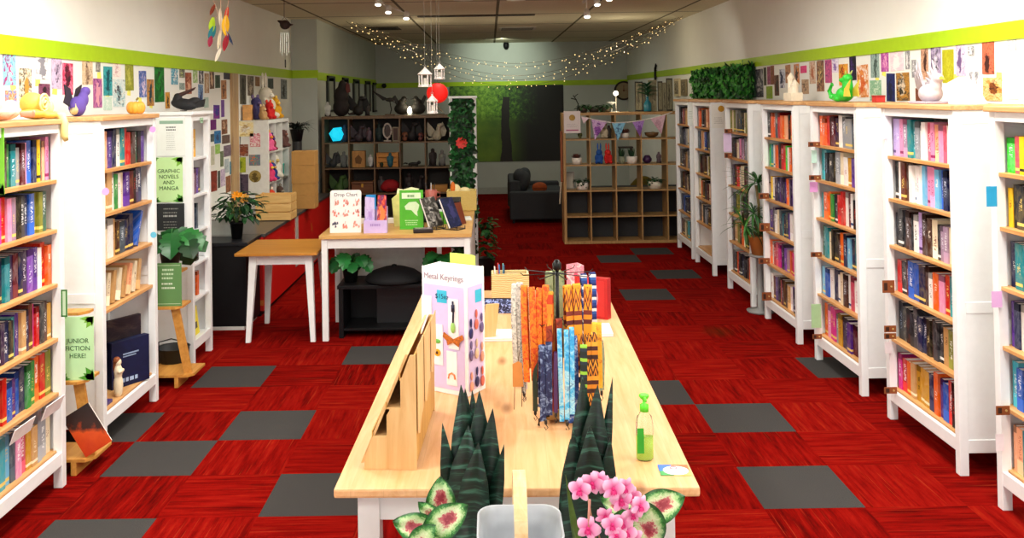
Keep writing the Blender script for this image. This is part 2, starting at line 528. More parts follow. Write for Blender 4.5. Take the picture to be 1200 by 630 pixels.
def cover(cn, style):
    k = ('cover', cn, style)
    if k in _mc: return _mc[k]
    t = NT('book_cover_%s' % cn)
    c = srgb(PAL[cn]); accs = ACC.get(cn, ['#f2ead8', '#e8c96a', '#dfe6ee', '#f0f0f0'])
    acc = srgb(accs[style % len(accs)])
    at_ = t.n('ShaderNodeAttribute'); at_.attribute_name = 'bk'; g = t.xyz(at_.outputs['Vector'])
    a2_ = t.n('ShaderNodeAttribute'); a2_.attribute_name = 'seed'; ri = a2_.outputs['Fac']
    cmb = t.n('ShaderNodeCombineXYZ')
    t.l(t.math('MULTIPLY', g[0], 3.0), cmb.inputs[0]); t.l(t.math('MULTIPLY', ri, 60), cmb.inputs[1]); t.l(t.math('MULTIPLY', g[2], 30.0), cmb.inputs[2])
    nz = t.noise(cmb.outputs[0], 1.0, 1)
    inx = t.math('LESS_THAN', t.math('ABSOLUTE', t.math('SUBTRACT', g[0], .5)), .22)
    title = t.math('MULTIPLY', inx, t.math('LESS_THAN', t.math('ABSOLUTE', t.math('SUBTRACT', g[2], t.math('ADD', .42, t.math('MULTIPLY', t.math('FRACT', t.math('MULTIPLY', ri, 7.7)), .26)))), .10 + .05 * style))
    title = t.math('MULTIPLY', title, t.math('MULTIPLY', t.math('GREATER_THAN', nz, .53), .72))
    title = t.math('MULTIPLY', title, t.math('GREATER_THAN', t.math('FRACT', t.math('MULTIPLY', ri, 17.3)), .38))
    c2 = t.n('ShaderNodeCombineXYZ')
    t.l(t.math('MULTIPLY', g[0], 1.2), c2.inputs[0]); t.l(t.math('ADD', t.math('MULTIPLY', g[2], 3.2), t.math('MULTIPLY', g[1], 2.0)), c2.inputs[2]); t.l(t.math('MULTIPLY', ri, 90), c2.inputs[1])
    blot = t.noise(c2.outputs[0], 1.3, 4, .6, .8)
    base = t.mix(t.ramp(blot, [(.42, (0, 0, 0, 1)), (.72, (1, 1, 1, 1))]), c, tuple(  .82 * x + .18 * y for x, y in zip(c, acc)))
    if style == 1:
        band = t.math('LESS_THAN', t.math('ABSOLUTE', t.math('SUBTRACT', g[2], .12)), .035)
        base = t.mix(band, base, acc)
    if style == 2:
        band = t.math('GREATER_THAN', g[2], .84)
        base = t.mix(band, base, tuple(x * .35 for x in c[:3]) + (1,))
    if style == 3:
        base = t.mix(t.math('LESS_THAN', g[2], .3), base, tuple(min(1, x * 1.5 + .03) for x in c[:3]) + (1,))
    t.set(t.mix(title, base, acc), .45, 0, .22)
    _mc[k] = t.m
    return t.m

_bmesh = {}
def book_mesh(t, d, h):
    k = (round(t, 3), round(d, 3), round(h, 3))
    if k not in _bmesh:
        c = .0022
        cov = MB().box(-t/2, -t/2 + c, 0, d, 0, h).box(t/2 - c, t/2, 0, d, 0, h).box(-t/2 + c, t/2 - c, 0, c, 0, h)
        pg = MB().box(-t/2 + c, t/2 - c, c, d - .004, .004, h - .004)
        _bmesh[k] = (cov, pg)
    return _bmesh[k]

ORD = ['first', 'second', 'third', 'fourth', 'fifth', 'sixth', 'seventh', 'eighth', 'ninth', 'tenth', 'eleventh', 'twelfth', 'thirteenth', 'fourteenth', 'fifteenth',
       'sixteenth', 'seventeenth', 'eighteenth', 'nineteenth', 'twentieth', 'twenty-first', 'twenty-second', 'twenty-third', 'twenty-fourth', 'twenty-fifth', 'twenty-sixth']
SHN = ['bottom', 'fifth', 'fourth', 'third', 'second', 'top']
NBOOK = 0
MASS = MB(); MASSM = []; MASSA = []; MASSS = []
def bk_coords(mb, t, d, h): return [(x / t + .5, y / d, z / h) for x, y, z in mb.v]
def bk_attr(me, co, sd):
    a_ = me.attributes.new('bk', 'FLOAT_VECTOR', 'POINT'); a_.data.foreach_set('vector', [c for p in co for c in p])
    b_ = me.attributes.new('seed', 'FLOAT', 'POINT'); b_.data.foreach_set('value', sd)
def mass_slot(m):
    if m not in MASSM: MASSM.append(m)
    return MASSM.index(m)

def place_row(case, si, cols, x0, x1, hts=(.19, .225), z=None, fromright=False, individual=True, lean=0.0, depth=(.13, .155), labelshelf=None, jit=.5):
    """a row of books on a shelf from local x0 to x1; cols left to right"""
    global NBOOK, MASSA, MASSS
    b = CASE[case]; Mw = b.matrix_world
    zz = (SZ[si] if z is None else z) + .0006
    n = len(cols)
    ws = [1 + jit * (rnd.random() - .5) for _ in cols]
    tot = sum(ws); step = (x1 - x0 - .0012 * n) / tot
    x = x0
    hb = None
    for i, cn in enumerate(cols):
        t = round(ws[i] * step, 3)
        if hb is None or rnd.random() < .55: hb = rnd.uniform(*hts)
        h = round(hb, 2) ; d = round(rnd.uniform(*depth), 2)
        t = max(.008, t)
        cov, pg = book_mesh(t, d, h)
        y = .045 + rnd.random() * .02
        ln = lean
        loc = Vector((x + t/2, y, zz))
        R = Matrix.Translation(loc)
        if ln:
            R = Matrix.Translation(Vector((x, y, zz))) @ Matrix.Rotation(ln, 4, 'Y') @ Matrix.Translation(Vector((t/2 if ln > 0 else t/2, 0, 0)))
            if ln > 0: R = Matrix.Translation(Vector((0, 0, t * math.sin(ln)))) @ R
        W = Mw @ R
        st = rnd.randrange(4)
        cm = cover(cn, st)
        if individual:
            NBOOK += 1
            o = cov.build('book', cm); o.matrix_world = W; bk_attr(o.data, bk_coords(cov, t, d, h), [rnd.random()] * len(cov.v))
            pg.build('page_block', PAPER, o)
            k = n - 1 - i if fromright else i
            size = 'slim' if t < .022 else 'thick' if t > .045 else 'upright'
            side = 'right' if fromright else 'left'
            tag(o, '%s %s book, %s from %s on the %s shelf of %s' % (size, SHADE[cn], ORD[k], side, labelshelf or SHN[si], NAME[case]), 'book', group='books on the %s shelf of the %s' % (labelshelf or SHN[si], NAME[case]))
        else:
            MASS.add([W @ Vector(p) for p in cov.v], cov.f, mass_slot(cm)); MASSA += bk_coords(cov, t, d, h) + [(0, 0, 0)] * len(pg.v); MASSS += [rnd.random()] * (len(cov.v) + len(pg.v))
            MASS.add([W @ Vector(p) for p in pg.v], pg.f, mass_slot(PAPER))
        x += t + .0012
    return x

S = str.split
W_ = .9
a, bq = -.45 + .052, .45 - .052
rows6 = ['lilac lilac pink mauve teal teal grey white white rose pink peach pink rose white pink',
         'black white maroon brown white white white white skyblue pink pink skyblue blue navy plum navy',
         'black black black brown charcoal white lilac brown brown cream black mauve mauve cream maroon',
         'red black maroon blue blue navy brown white orange pink red teal charcoal',
         'black charcoal black black charcoal navy navy black brown charcoal black tan olive orange teal',
         'magenta red orange tan gold gold gold navy orange purple blue red black charcoal']
rows5 = ['orange orange red black maroon plum white grey grey grey slate slate',
         'teal turquoise black charcoal black grey cream white gold purple violet',
         'teal orange orange green black black red red white maroon white black cream',
         'darkgreen teal cream black charcoal brown orange navy skyblue navy teal orange',
         'skyblue blue white navy white cream brown white rose white pink',
         'orange pink magenta magenta grey gold plum plum purple maroon maroon purple']
H = [(.2, .235), (.2, .24), (.19, .24), (.19, .235), (.2, .24), (.2, .24)]
for i, (r6, r5) in enumerate(zip(rows6, rows5)):
    si = 5 - i
    place_row('R6', si, S(r6), a, bq - rnd.random() * .03, H[i])
    place_row('R5', si, S(r5), a + .01, bq - .02 - rnd.random() * .05, H[i])
rows7 = ['lime rose yellow green', 'yellow black charcoal black black charcoal', 'navy teal teal white magenta', 'purple navy white black brown plum',
         'turquoise blue slate turquoise navy', 'peach peach teal cream brown black']
for i, r in enumerate(rows7):
    place_row('R7', 5 - i, S(r), a, a + .27, (.19, .225) if i else (.17, .2))
    place_row('R7', 5 - i, [rnd.choice(list(PAL)) for _ in range(12)], a + .275, bq, individual=False)
# left cases
rowsL1 = ['orange olive yellow brown green teal grey maroon pink blue navy yellow slate peach pink',
          'magenta magenta red pink mauve black charcoal navy blue olive olive darkgreen',
          'maroon plum navy teal plum maroon navy plum violet purple white red orange',
          'yellow black plum navy charcoal teal purple tan plum maroon magenta red charcoal brown gold',
          'orange teal red blue purple blue navy green green orange red olive',
          'turquoise turquoise skyblue slate pink rose gold tan grey grey cream']
LZ = [1.655, 1.40, 1.09, .80, .52, .2]
for i, r in enumerate(rowsL1):
    cols = S(r)
    place_row('L1', 5 - i, cols, -.2, bq - (.0, .05, .0, .0, .0, .0)[i], (.19, .235) if i < 5 else (.2, .27), fromright=True)
    place_row('L1', 5 - i, [rnd.choice(list(PAL)) for _ in range(7)], a, -.205, individual=False)
rowsL2 = ['cream peach peach purple navy navy white teal red red brown darkgreen black purple',
          'pink cream tan white green white cream purple maroon black plum navy',
          'cream cream white tan brown slate navy navy']
for i, r in enumerate(rowsL2):
    place_row('L2', 5 - i, S(r), a, bq - (.02, .06, .24)[i], (.2, .24))
place_row('L2', 3, S('blue'), .21, .24, (.235, .24), lean=.42, labelshelf='third')
xx = -.36
for k in range(8):
    cols = ['tan', 'cream', 'tan', 'cream', 'tan', 'peach', 'cream', 'tan'][k]
    b = CASE['L2']
    t, d, h = .045, .14, .2
    cov, pg = book_mesh(t, d, h)
    an = (-.05, .16, .2, .22, .22, .25, .25, .2)[k]
    an = abs(an)
    M = Matrix.Translation(Vector((xx, .05, SZ[2] + .0006 + t * math.sin(an)))) @ Matrix.Rotation(an, 4, 'Y') @ Matrix.Translation(Vector((t/2, 0, 0)))
    o = cov.build('book', cover(cols, (k % 2) * 3)); o.matrix_world = b.matrix_world @ M; bk_attr(o.data, bk_coords(cov, t, d, h), [rnd.random()] * len(cov.v))
    pg.build('page_block', PAPER, o); NBOOK += 1
    tag(o, 'leaning %s book, %s from left on the fourth shelf of middle left bookcase' % (SHADE[cols], ORD[k]), 'book', 'leaning pale books on the fourth shelf of middle left bookcase')
    xx += t / math.cos(an) + .036
# farther cases: the mass of books beyond the nearest three hundred
far = {'R4': ['black orange orange slate red orange orange peach', 'lime teal white red orange navy black red red', 'orange yellow white purple plum navy purple plum plum purple',
              'purple plum white cream slate teal navy slate', 'orange white red rose magenta purple plum violet violet mauve', 'white maroon purple plum black rose maroon brown brown tan'],
       'R3': ['olive cream olive grey charcoal black slate charcoal cream', 'brown charcoal grey black cream mauve pink black mauve', 'maroon plum brown red orange white cream grey',
              'charcoal black olive grey brown black', 'brown tan olive brown orange cream', 'brown black orange red black navy charcoal'],
       'R2': ['charcoal orange orange black brown cream peach', 'slate navy tan rose cream blue navy', 'olive black brown charcoal brown grey cream', 'cream olive orange brown charcoal maroon', 'brown tan black grey charcoal', ''],
       'R1': ['black maroon rose black tan cream', 'slate charcoal black navy grey cream', 'charcoal black brown tan grey', 'black maroon charcoal brown cream', 'navy slate blue navy black', 'maroon brown cream olive turquoise']}
for k, rows in far.items():
    for i, r in enumerate(rows):
        c = S(r) + [q for q in S(r)][::2]
        if c: place_row(k, 5 - i, c, a, bq - rnd.random() * .1, individual=False)
zl3 = [.18, .5, .775, 1.03, 1.31, 1.605]
for i, r in enumerate(['brown black gold gold', 'mauve plum mauve maroon purple plum', 'mauve skyblue blue navy slate', 'plum brown maroon black', 'tan tan brown orange', 'tan']):
    if i < 5: place_row('L3', 5 - i, S(r), -.19, .05 if i != 1 else .14, z=zl3[5 - i], individual=False)
o = MASS.build('books', MASSM); bk_attr(o.data, MASSA, MASSS)
tag(o, 'rows of closely packed books filling the farther bookcases and out-of-reach shelf ends', 'books', kind='stuff')
print('individual books', NBOOK)
# ------------------------------------------------------------ prints pinned along the walls
LP = [(3,60,18,100,'#3b6fa0 #8fd0e0 #8a1f6a #d01f6a','blue and magenta'), (5.5,106,19,134,'#35507f #6f8fc0 #e07a3a #f0d0b0','blue figure with orange'),
 (22,80,36.5,118,'#1d8a86 #efe3c4 #2a1a14 #c08a3a','teal cream and black'), (29,123,40,134,'#2a2220 #5a4a3a','dark brown'),
 (41,63,58,93,'#f4f2ee #eceae8 #8a8890','white with tiny grey motifs'), (45,98,58,113,'#3a1a2a #8a4a6a #1a1218','dark plum'), (60,65,72,104,'#d6c4dc #cdb8d4 #3a2a4a','lilac with dark motifs'),
 (73,74,85,111,'#7a1236 #d0305a #f08aa8 #30101c','crimson'), (96,69,108,99,'#c9a987 #e8d2b0 #5a3a2a','sepia portrait'), (112,72,117,84,'#e8e4dc #5a544c #e8e4dc','small grey oval'),
 (109,92,119,126,'#3a2a6a #b05a9a #e0a0b0','violet and rose'), (121,78,131,112,'#0e6a72 #3fb0b4 #0a4a56','teal'), (132,73,141,90,'#f2dcd0 #f6efe8 #d0a0a0','pale pink'),
 (132.5,93,146,125,'#1e1a24 #e8efe8 #9fc4c8 #2a2430','dark framed'), (146.5,74,156,106,'#a8ac3a #8a902a #c8c860','olive green'), (162.7,83,171,114,'#1e2a6a #4a6ab0 #e0c8d8','navy blue'),
 (172,93,180,124,'#0e5a66 #d08a3a #12363e','teal and amber'), (181,77,192,119.5,'#0e8a2a #0a6a20 #0a1410','bright green with black trees'), (121,113,130.6,129,'#dfeadf #c0dcc8 #e8f0e4','mint'),
 (193.5,108,198.6,127,'#5a3a1a #e0a040 #2a1a10','amber candle'), (200.5,80,208,99,'#f2f2ee #2a9ab8 #1a6a8a','blue feather'), (210,81,216,91,'#efeee8 #20241e #c8d890','small black diamond'),
 (217,85,224,110,'#3a1a14 #a04a2a #e0b090','rust brown'), (210,97,216,105,'#b8c8c0 #5a6a64','grey green'), (226,82,231,97,'#f0f0e4 #7ab03a #e8ecd8','leafy green'), (233,82,238,98,'#101014 #34343c #d8d8d8','black'),
 (232,99,237.5,123,'#3a5a9a #8ab0d8 #2a3a6a','cornflower blue'), (239.5,86,244.5,109,'#6a4028 #b08a60 #e0d0b8','brown portrait'), (245.5,82,250.5,104,'#1a1210 #6a4030 #d0b090','black and brown'),
 (252,88,257.5,103,'#20382a #3f5a44 #16241c','forest green'), (239,114,244,126,'#c8dcd0 #a8c8bc','pale aqua'), (262,85,269,93,'#1c1c2e #3a3a56','midnight'), (259,94,265,116,'#7a4a2a #c89060 #40241a','copper'),
 (259,117,262.5,137,'#4a2a7a #8a5ab0','purple strip'), (250,123,257,139,'#b01f8a #5a2a9a #2a3a8a','magenta and blue'), (246.5,140,253,152,'#7a1f7a #5a1a6a','deep purple'), (259.5,140,266,157,'#4a2a1a #8a5a3a #e0c0a0','chestnut'),
 (251,153,258.5,168,'#1f5a9a #2a80b8 #183a6a','ocean blue'), (246,157,250.5,166,'#2a3436 #6a7a7a','small slate'), (247,171,251,193,'#dcd8c4 #b0b89a','buff'), (252,169,257.5,180,'#6ab03a #c0e080','spring green'),
 (260,158,269,168,'#4a3a34 #7a6458','umber'), (262,170,271,183,'#5a4a5a #8a7a8a','dusty mauve'), (258,177,261.5,195,'#3a4a30 #8a9a70','moss'), (263,186,268,202,'#8aa0a8 #d0d8d8','misty grey'),
 (247,200,254,224,'#5a1a14 #a03a2a','dark red'), (255,200,257.7,220,'#222a28 #6a706a','thin charcoal'), (258.5,198,263.5,218,'#a890b8 #e0d4e4','pale violet'), (264.5,206,270,225,'#6a3a24 #b07a54','russet'), (269,189,272,204,'#2a6a8a #7ab0c0','petrol blue'),
 (281,88,288,122,'#3a3a34 #6a6858 #1c1c1a','smoky grey'), (290,89,297,112,'#2a2220 #7a6a5a #c8b8a0','dark sepia'), (299,90,304,101,'#6a3a1a #a8783a','amber brown'), (306,91,312,110,'#1c1a1c #4a4a50','faded black'), (314,92,320,104,'#1a2420 #3a4a40','bottle green'), (329,93,336,116,'#3a4448 #8a9498 #20282a','slate blue grey')]
RP = [(1080,56,1088,93,'#6a3a2a #d8a888 #402018','brown figure'), (1091.5,55,1103,92,'#2a2434 #a090b0 #d8d0e0','dark plum and grey'), (1105,58,1118,97,'#b8b81a #a8a40e #c8c83a','olive yellow'),
 (1121,51,1132,89,'#a890b8 #d8c8d8 #6a5080','dusky lilac'), (1135,54,1142,65,'#f4f2f0 #5a565a #f4f2f0','small grey feather'), (1137,84,1147,103,'#efeeee #6a6a74 #e0dede','grey archway'), (1151.5,47,1165.5,87,'#7a2a1e #c86a4a #3a1410','brick red'),
 (1152.5,91,1174.5,118,'#8a4a1a #e09a4a #f0c890 #4a2410','orange roses'), (1181,47,1191,60,'#d8d8d8 #9a9a9a #efefef','faint grey sketch'), (1178,70,1194,116,'#f4e4e0 #f2e8d0 #ecd8e4','pale blush'),
 (983.5,75,994,100,'#e0701a #f0b040 #1a1210','orange sunset'), (996,66,1003.5,94,'#0e0e16 #16121e #4a2a7a','black and violet'), (1005,76,1018,114,'#8a4a24 #e08a3a #f4ece0 #c8441a','orange fox coloured'),
 (1021,61,1030.5,91,'#5a706a #a8c0b8 #34443e','sea green'), (1033,61,1041.5,84,'#4a1a6a #c85ab0 #f0b0d0','purple and pink'), (1044,61,1059.5,83,'#f4e0e4 #ecd0dc #f8f0f0','blush pink'), (1061.5,60,1066.5,81,'#d8d6d6 #6a6a6e #f0f0f0','thin grey'),
 (1020,94,1033,118,'#c0dcc0 #78b088 #e0ecd4','mint green'), (1039.5,86,1049,118.5,'#10184a #1e2a6a #0c1234','dark navy'), (1051,85,1066,118,'#14100e #c08a3a #0e0c10 #d8c8b0','black and gold'), (1069,70,1074,91,'#f0f0f0 #6a6a70 #f0f0f0','small dagger sketch'),
 (1073.5,103,1085,119,'#5a2e20 #8a5038','dark brown'), (885,81,894.5,114,'#1a1c20 #4a4e54 #d8d8d8','black and grey'), (895.3,79,898.3,100,'#18140e #4a4a2a','thin black'), (899.5,78,902.8,99,'#3a1a2a #c05a8a','narrow wine red'),
 (903.3,77,907.3,99,'#5a2a1a #a05a34','narrow rust'), (898.5,101,905.5,115.5,'#9ab81a #6a8a0e','lime'), (908,88,913,112,'#2a1a14 #7a4a34 #100c0a','dark chestnut'), (914,81,920,103,'#141c3a #e0e4f0 #1c2a5a','navy and white'),
 (920.8,76,926.7,97,'#6a3a24 #d09a70 #301810','brown portrait'), (931,75,937,99,'#7ab0d0 #e08a3a #3a2a24','sky and orange'), (938.5,77,945.5,85.5,'#d01f6a #e85a94','hot pink square'), (940,93,948,110,'#8a6a54 #c8a888 #5a4434','small sepia framed'),
 (949,72,956,98,'#7a4a34 #e0c8b0 #b06a4a','brown floral'), (957.5,71,966,107,'#2a1a20 #8a5a4a #e0c080','dark burgundy'), (967.3,70,975,97,'#4a2060 #d05a8a #8a3a7a','plum and pink'), (975.7,69,982.7,85,'#c8b0dc #efe8f4 #8a6ab0','lavender')]
MT = Matrix
def pins(lst, X, side):
    for i, (x0, yt, x1, yb, cols, nm) in enumerate(lst):
        y0, y1, z0, z1 = wrect(x0, yt, x1, yb, X)
        x_in = X + (.004 if side == 'left' else -.004)
        th = .0015 + .0004 * (i % 3)
        a_, b_ = sorted((x_in, X + (.001 if side == 'left' else -.001)))
        o = MB().box(-(b_ - a_) / 2, (b_ - a_) / 2, -(y1 - y0) / 2, (y1 - y0) / 2, -(z1 - z0) / 2, (z1 - z0) / 2).build('art_print', art(cols.split(), i + (0 if side == 'left' else 100), ax=1))
        o.location = ((a_ + b_) / 2, (y0 + y1) / 2, (z0 + z1) / 2)
        o.rotation_euler = (math.radians(rnd.uniform(-1.5, 1.5)), 0, 0)
        # place: what it is near
        tag(o, '%s art print %s on the %s wall' % (nm, 'under the lime stripe' if (z0 + z1) / 2 > 2.18 else 'just above bookcase tops' if (z0 + z1) / 2 > 1.95 else 'beside the narrow bookcase', side), 'art print', 'art prints pinned along the %s wall' % side)
pins(LP, XL, 'left'); pins(RP, XR, 'right')

YN = M_('#f6ec6a', .6)
for i, (x, y, X, w) in enumerate([(44,96,XL,'left of the white motif sheet'), (15,101,XL,'under the blue and magenta print'), (26,121,XL,'under the teal and cream print'), (64,106,XL,'under the lilac motif print'), (116,89,XL,'above the violet and rose print'),
        (126,112,XL,'under the teal print'), (151,108,XL,'under the olive print'), (177,123,XL,'under the teal and amber print'), (164,117,XL,'under the navy print'),
        (1147,113,XR,'beside the orange roses print'), (1171,90,XR,'above the orange roses print'), (1120,92,XR,'beside the olive yellow print'), (1028,90,XR,'above the mint print'), (991,106,XR,'under the orange sunset print'), (1036,85,XR,'under the purple and pink print')]):
    p = at(x, y, 0, X)
    o = MB().prism([(-.03, -.028), (.032, -.022), (.026, .03), (-.028, .024)], 0, -.001, .001).build('paper_note', YN)
    o.location = (X + (.0008 if X < 0 else -.0008), p.y, p.z); o.rotation_euler = (rnd.uniform(-.3, .3), 0, 0)
    tag(o, 'small yellow paper note stuck on the wall ' + w, 'note', 'yellow notes between the prints')

# driftwood-coloured board at the end of the pinned prints
y0, y1, z0, z1 = wrect(270, 86, 277, 240, XL)
o = MB().bbox(XL + .0002, XL + .03, y0, y1, .7812, z1, .006).build('wooden_board', wood('#9a7a54', '#c8a878', 2)); tag(o, 'narrow tan wooden board fixed upright on the left wall beside the cube shelf', 'board')

# ------------------------------------------------------------ on top of the bookcases
ZT = 1.97
# golden snail plush
p = at(62, 133, 0, -2.36)
GOLD = M_('#d6b04a', .6, var=.12); GOLD2 = M_('#ecd98c', .6, var=.08)
r = thing('snail_plush', 'golden cloth snail sprawled on the nearest left bookcase, one limb hanging over the edge', 'plush toy', (-2.415, 4.90, ZT + .0015)); r.scale = (.72,) * 3
blob('body', [((.0, .0, .045), (.10, .15, .045)), ((.09, .02, .03), (.06, .06, .03))], GOLD, r, .008)
sh = blob('shell', [((-.01, -.03, .115), (.085, .10, .085))], GOLD, r, .008)
sp = []
for k in range(40):
    t = k / 39; an = t * 5 * PI; rr = .075 * (1 - t * .85)
    sp.append((.075 + .012 * t, -.03 + rr * math.cos(an), .115 + rr * math.sin(an)))
MB().tube(sp, .009, 6).build('spiral', GOLD2, sh, True)
MB().tube([(.10, .07, .03), (.155, .08, .02), (.17, .085, -.04), (.168, .09, -.13), (.175, .105, -.165)], [.03, .032, .03, .026, .018], 10).build('limb', GOLD2, r, True)
blob('head', [((.02, .13, .085), (.05, .05, .07)), ((.02, .14, .14), (.03, .03, .03))], GOLD2, r, .008)
# little pumpkin on the middle bookcase
p = at(156, 124, 0, -2.42)
r = thing('pumpkin', 'small golden pumpkin on the front of the middle left bookcase top', 'pumpkin', (-2.40, p.y, ZT + .0015))
for k in range(8):
    an = 2 * PI * k / 8
pk = MB()
for k in range(9):
    an = 2 * PI * k / 9
    pk.ell((.032 * math.cos(an), .032 * math.sin(an), .042), (.03, .03, .042))
pk.ell((0, 0, .04), (.04, .04, .036)); pk.build('flesh', M_('#e0a03a', .5, var=.1), r, True)
MB().tube([(0, 0, .075), (.004, 0, .095), (.014, .004, .11)], [.01, .007, .006], 8).build('stem', M_('#7a6a2a', .7), r, True)
# purple and black plush on the middle bookcase
p = at(100, 127, 0, -2.5)
r = thing('dragon_plush', 'purple and black dragon plush sitting at the near end of middle left bookcase', 'plush toy', (-2.55, p.y, ZT + .0015)); r.scale = (.85,) * 3
blob('body', [((0, 0, .07), (.06, .07, .075)), ((.02, .05, .12), (.04, .04, .06)), ((.03, .07, .18), (.035, .04, .035))], M_('#5c4696', .8), r, .007)
for s in (-1, 1):
    MB().prism([(0, 0), (.05 * s, .10), (.14 * s, .13), (.12 * s, .05), (.15 * s, .0), (.06 * s, -.03)], 0, -.004, .004, M=Matrix.Translation(Vector((-.03, 0, .1)))).build('wing', M_('#2c2430', .7), r)
MB().tube([(0, -.05, .04), (.03, -.12, .03), (.06, -.15, .05), (.06, -.16, .09)], [.03, .02, .014, .004], 8).build('tail', M_('#d8c89a', .7), r, True)
# pale pink plush far left on the nearest case
p = at(6, 131, 0, -2.42)
r = thing('crab_plush', 'pale pink shell-like plush at the left edge on the nearest left bookcase', 'plush toy', (-2.43, p.y - .02, ZT + .0015))
blob('body', [((0, 0, .04), (.08, .11, .04)), ((.02, .05, .07), (.04, .04, .035)), ((.02, -.05, .07), (.04, .04, .035))], M_('#e8b8a0', .7, var=.1), r, .008)
for s in (-1, 1):
    MB().tube([(.05, s * .09, .03), (.10, s * .12, .03), (.12, s * .09, .045)], [.014, .018, .006], 8).build('claw', M_('#e0a088', .7), r, True)
# black crow on the narrow bookcase
p = at(214, 122, 0, -2.45)
r = thing('crow', 'black crow figure bending down on top of the narrow white bookcase', 'bird figure', (-2.44, 7.36, ZT + .0015), -PI / 2); r.scale = (.55,) * 3
BLK = M_('#17161a', .6)
blob('body', [((0, .0, .10), (.07, .20, .085), (-.15, 0, 0)), ((0, .14, .14), (.05, .10, .06), (.2, 0, 0)), ((0, -.10, .17), (.05, .07, .06)), ((0, -.09, .215), (.05, .06, .05))], BLK, r, .009)
MB().tube([(0, -.11, .215), (0, .0, .26), (0, .14, .32), (0, .17, .345)], [.035, .028, .016, .004], 10).build('beak', M_('#3a1c18', .5), r, True)
MB().prism([(.05, .10), (.30, .17), (.28, .06), (.10, .03)], 0, -.03, .03).build('tail', BLK, r)
for s in (-.03, .03):
    MB().tube([(s, .02, .05), (s, .02, .004)], .008, 8).tube([(s, .02, .006), (s, -.05, .006)], .006, 6).tube([(s, .02, .006), (s + .02, -.03, .006)], .005, 6).build('leg', M_('#2a2420', .5), r)
# green dragon
p = at(976, 117, 0, 2.62)
GRN = M_('#2fbf3a', .35, var=.15)
r = thing('dragon_figure', 'glossy bright green dragon figure curled on top of third right bookcase', 'dragon figure', (2.62, 6.84, ZT + .0015)); r.scale = (.8,) * 3
blob('body', [((0, -.06, .07), (.075, .11, .07)), ((0, -.13, .14), (.05, .05, .09)), ((0, -.13, .215), (.045, .055, .045)), ((-.03, -.085, .2), (.03, .05, .022)), ((-.02, .06, .04), (.05, .08, .04)), ((-.05, -.02, .03), (.04, .06, .03))], GRN, r, .008)
MB().tube([(0, .10, .04), (-.03, .19, .05), (-.04, .22, .10), (-.03, .17, .17), (-.03, .14, .15)], [.04, .028, .02, .014, .005], 10).build('tail', GRN, r, True)
for s in (-1, 1): MB().tube([(s * .02, -.14, .25), (s * .03, -.17, .285)], [.012, .003], 8).build('horn', M_('#c8d86a', .5), r, True)
for s in (-1, 1): MB().prism([(-.16, .12), (-.30, .2), (-.26, .11), (-.29, .05), (-.14, .05)], 0, -.004 + s * .04, .004 + s * .04).build('wing', M_('#e0c84a', .5), r)
# grey pterosaur-like feathered figure on the second right bookcase
p = at(1098, 118, 0, 2.6)
r = thing('bird_figure', 'silvery grey bird figure with raised wings on the second right bookcase', 'bird figure', (2.62, p.y + .12, ZT + .0015))
GR = M_('#b8aeb4', .5, var=.12)
blob('body', [((0, 0, .06), (.06, .10, .06)), ((0, -.07, .11), (.035, .04, .05)), ((0, -.10, .15), (.03, .04, .03))], GR, r, .008)
for s in (-1, 1):
    w = MB()
    for k in range(5): w.leaf((s * .02, .0, .07), (s * .25, .3 + .22 * k, 1.0 - .12 * k), (s, 0, 0), .2 - .015 * k, .045, .3, th=.002)
    w.build('wing', [GR, M_('#d8c850', .5)][0], r, True)
MB().tube([(0, -.13, .15), (0, -.18, .14)], [.012, .002], 8).build('beak', M_('#e0c040', .5), r)
MB().bbox(-.08, .08, -.11, .11, -.0, .014, .004).build('base', M_('#a89aa8', .6), r)
# white papery piece and small pots
p = at(1128, 117, 0, 2.68)
r = thing('paper_sculpture', 'white folded paper sculpture at the near end of second right bookcase', 'paper sculpture', (2.70, 5.16, ZT + .0015))
for k in range(6):
    MB().prism([(-.16 + .02 * k, 0), (.14 - .015 * k, 0), (.15 - .03 * k, .12 + .015 * k), (.03, .15 - .005 * k), (-.13 + .035 * k, .10)], 0, -.06 + .022 * k, -.052 + .022 * k).build('fold', M_('#f8f6f0', .6), r)
p = at(932, 112, 0, 2.66)
r = thing('model_castle', 'small white model castle with two towers on the fourth right bookcase', 'ornament', (2.64, p.y, ZT + .0015))
cw = M_('#ece2cc', .7)
MB().box(-.05, .05, -.10, .10, 0, .07).build('wall', cw, r)
for yy, hh in ((-.06, .13), (.05, .19), (0, .1)):
    MB().lathe([(.028, 0), (.028, hh), (.034, hh), (.034, hh + .012), (.0, hh + .06)], 12, M=Matrix.Translation(Vector((0, yy, 0)))).build('tower', cw, r)
p = at(998, 117, 0, 2.6)
r = thing('trinket_box', 'tiny red box on the near end of third right bookcase', 'box', (2.66, 6.30, ZT + .0015))
MB().bbox(-.03, .03, -.04, .04, 0, .035, .004).build('body', M_('#c0302a', .4), r); MB().bbox(-.032, .032, -.042, .042, .035, .048, .004).build('lid', M_('#a0201c', .4), r)

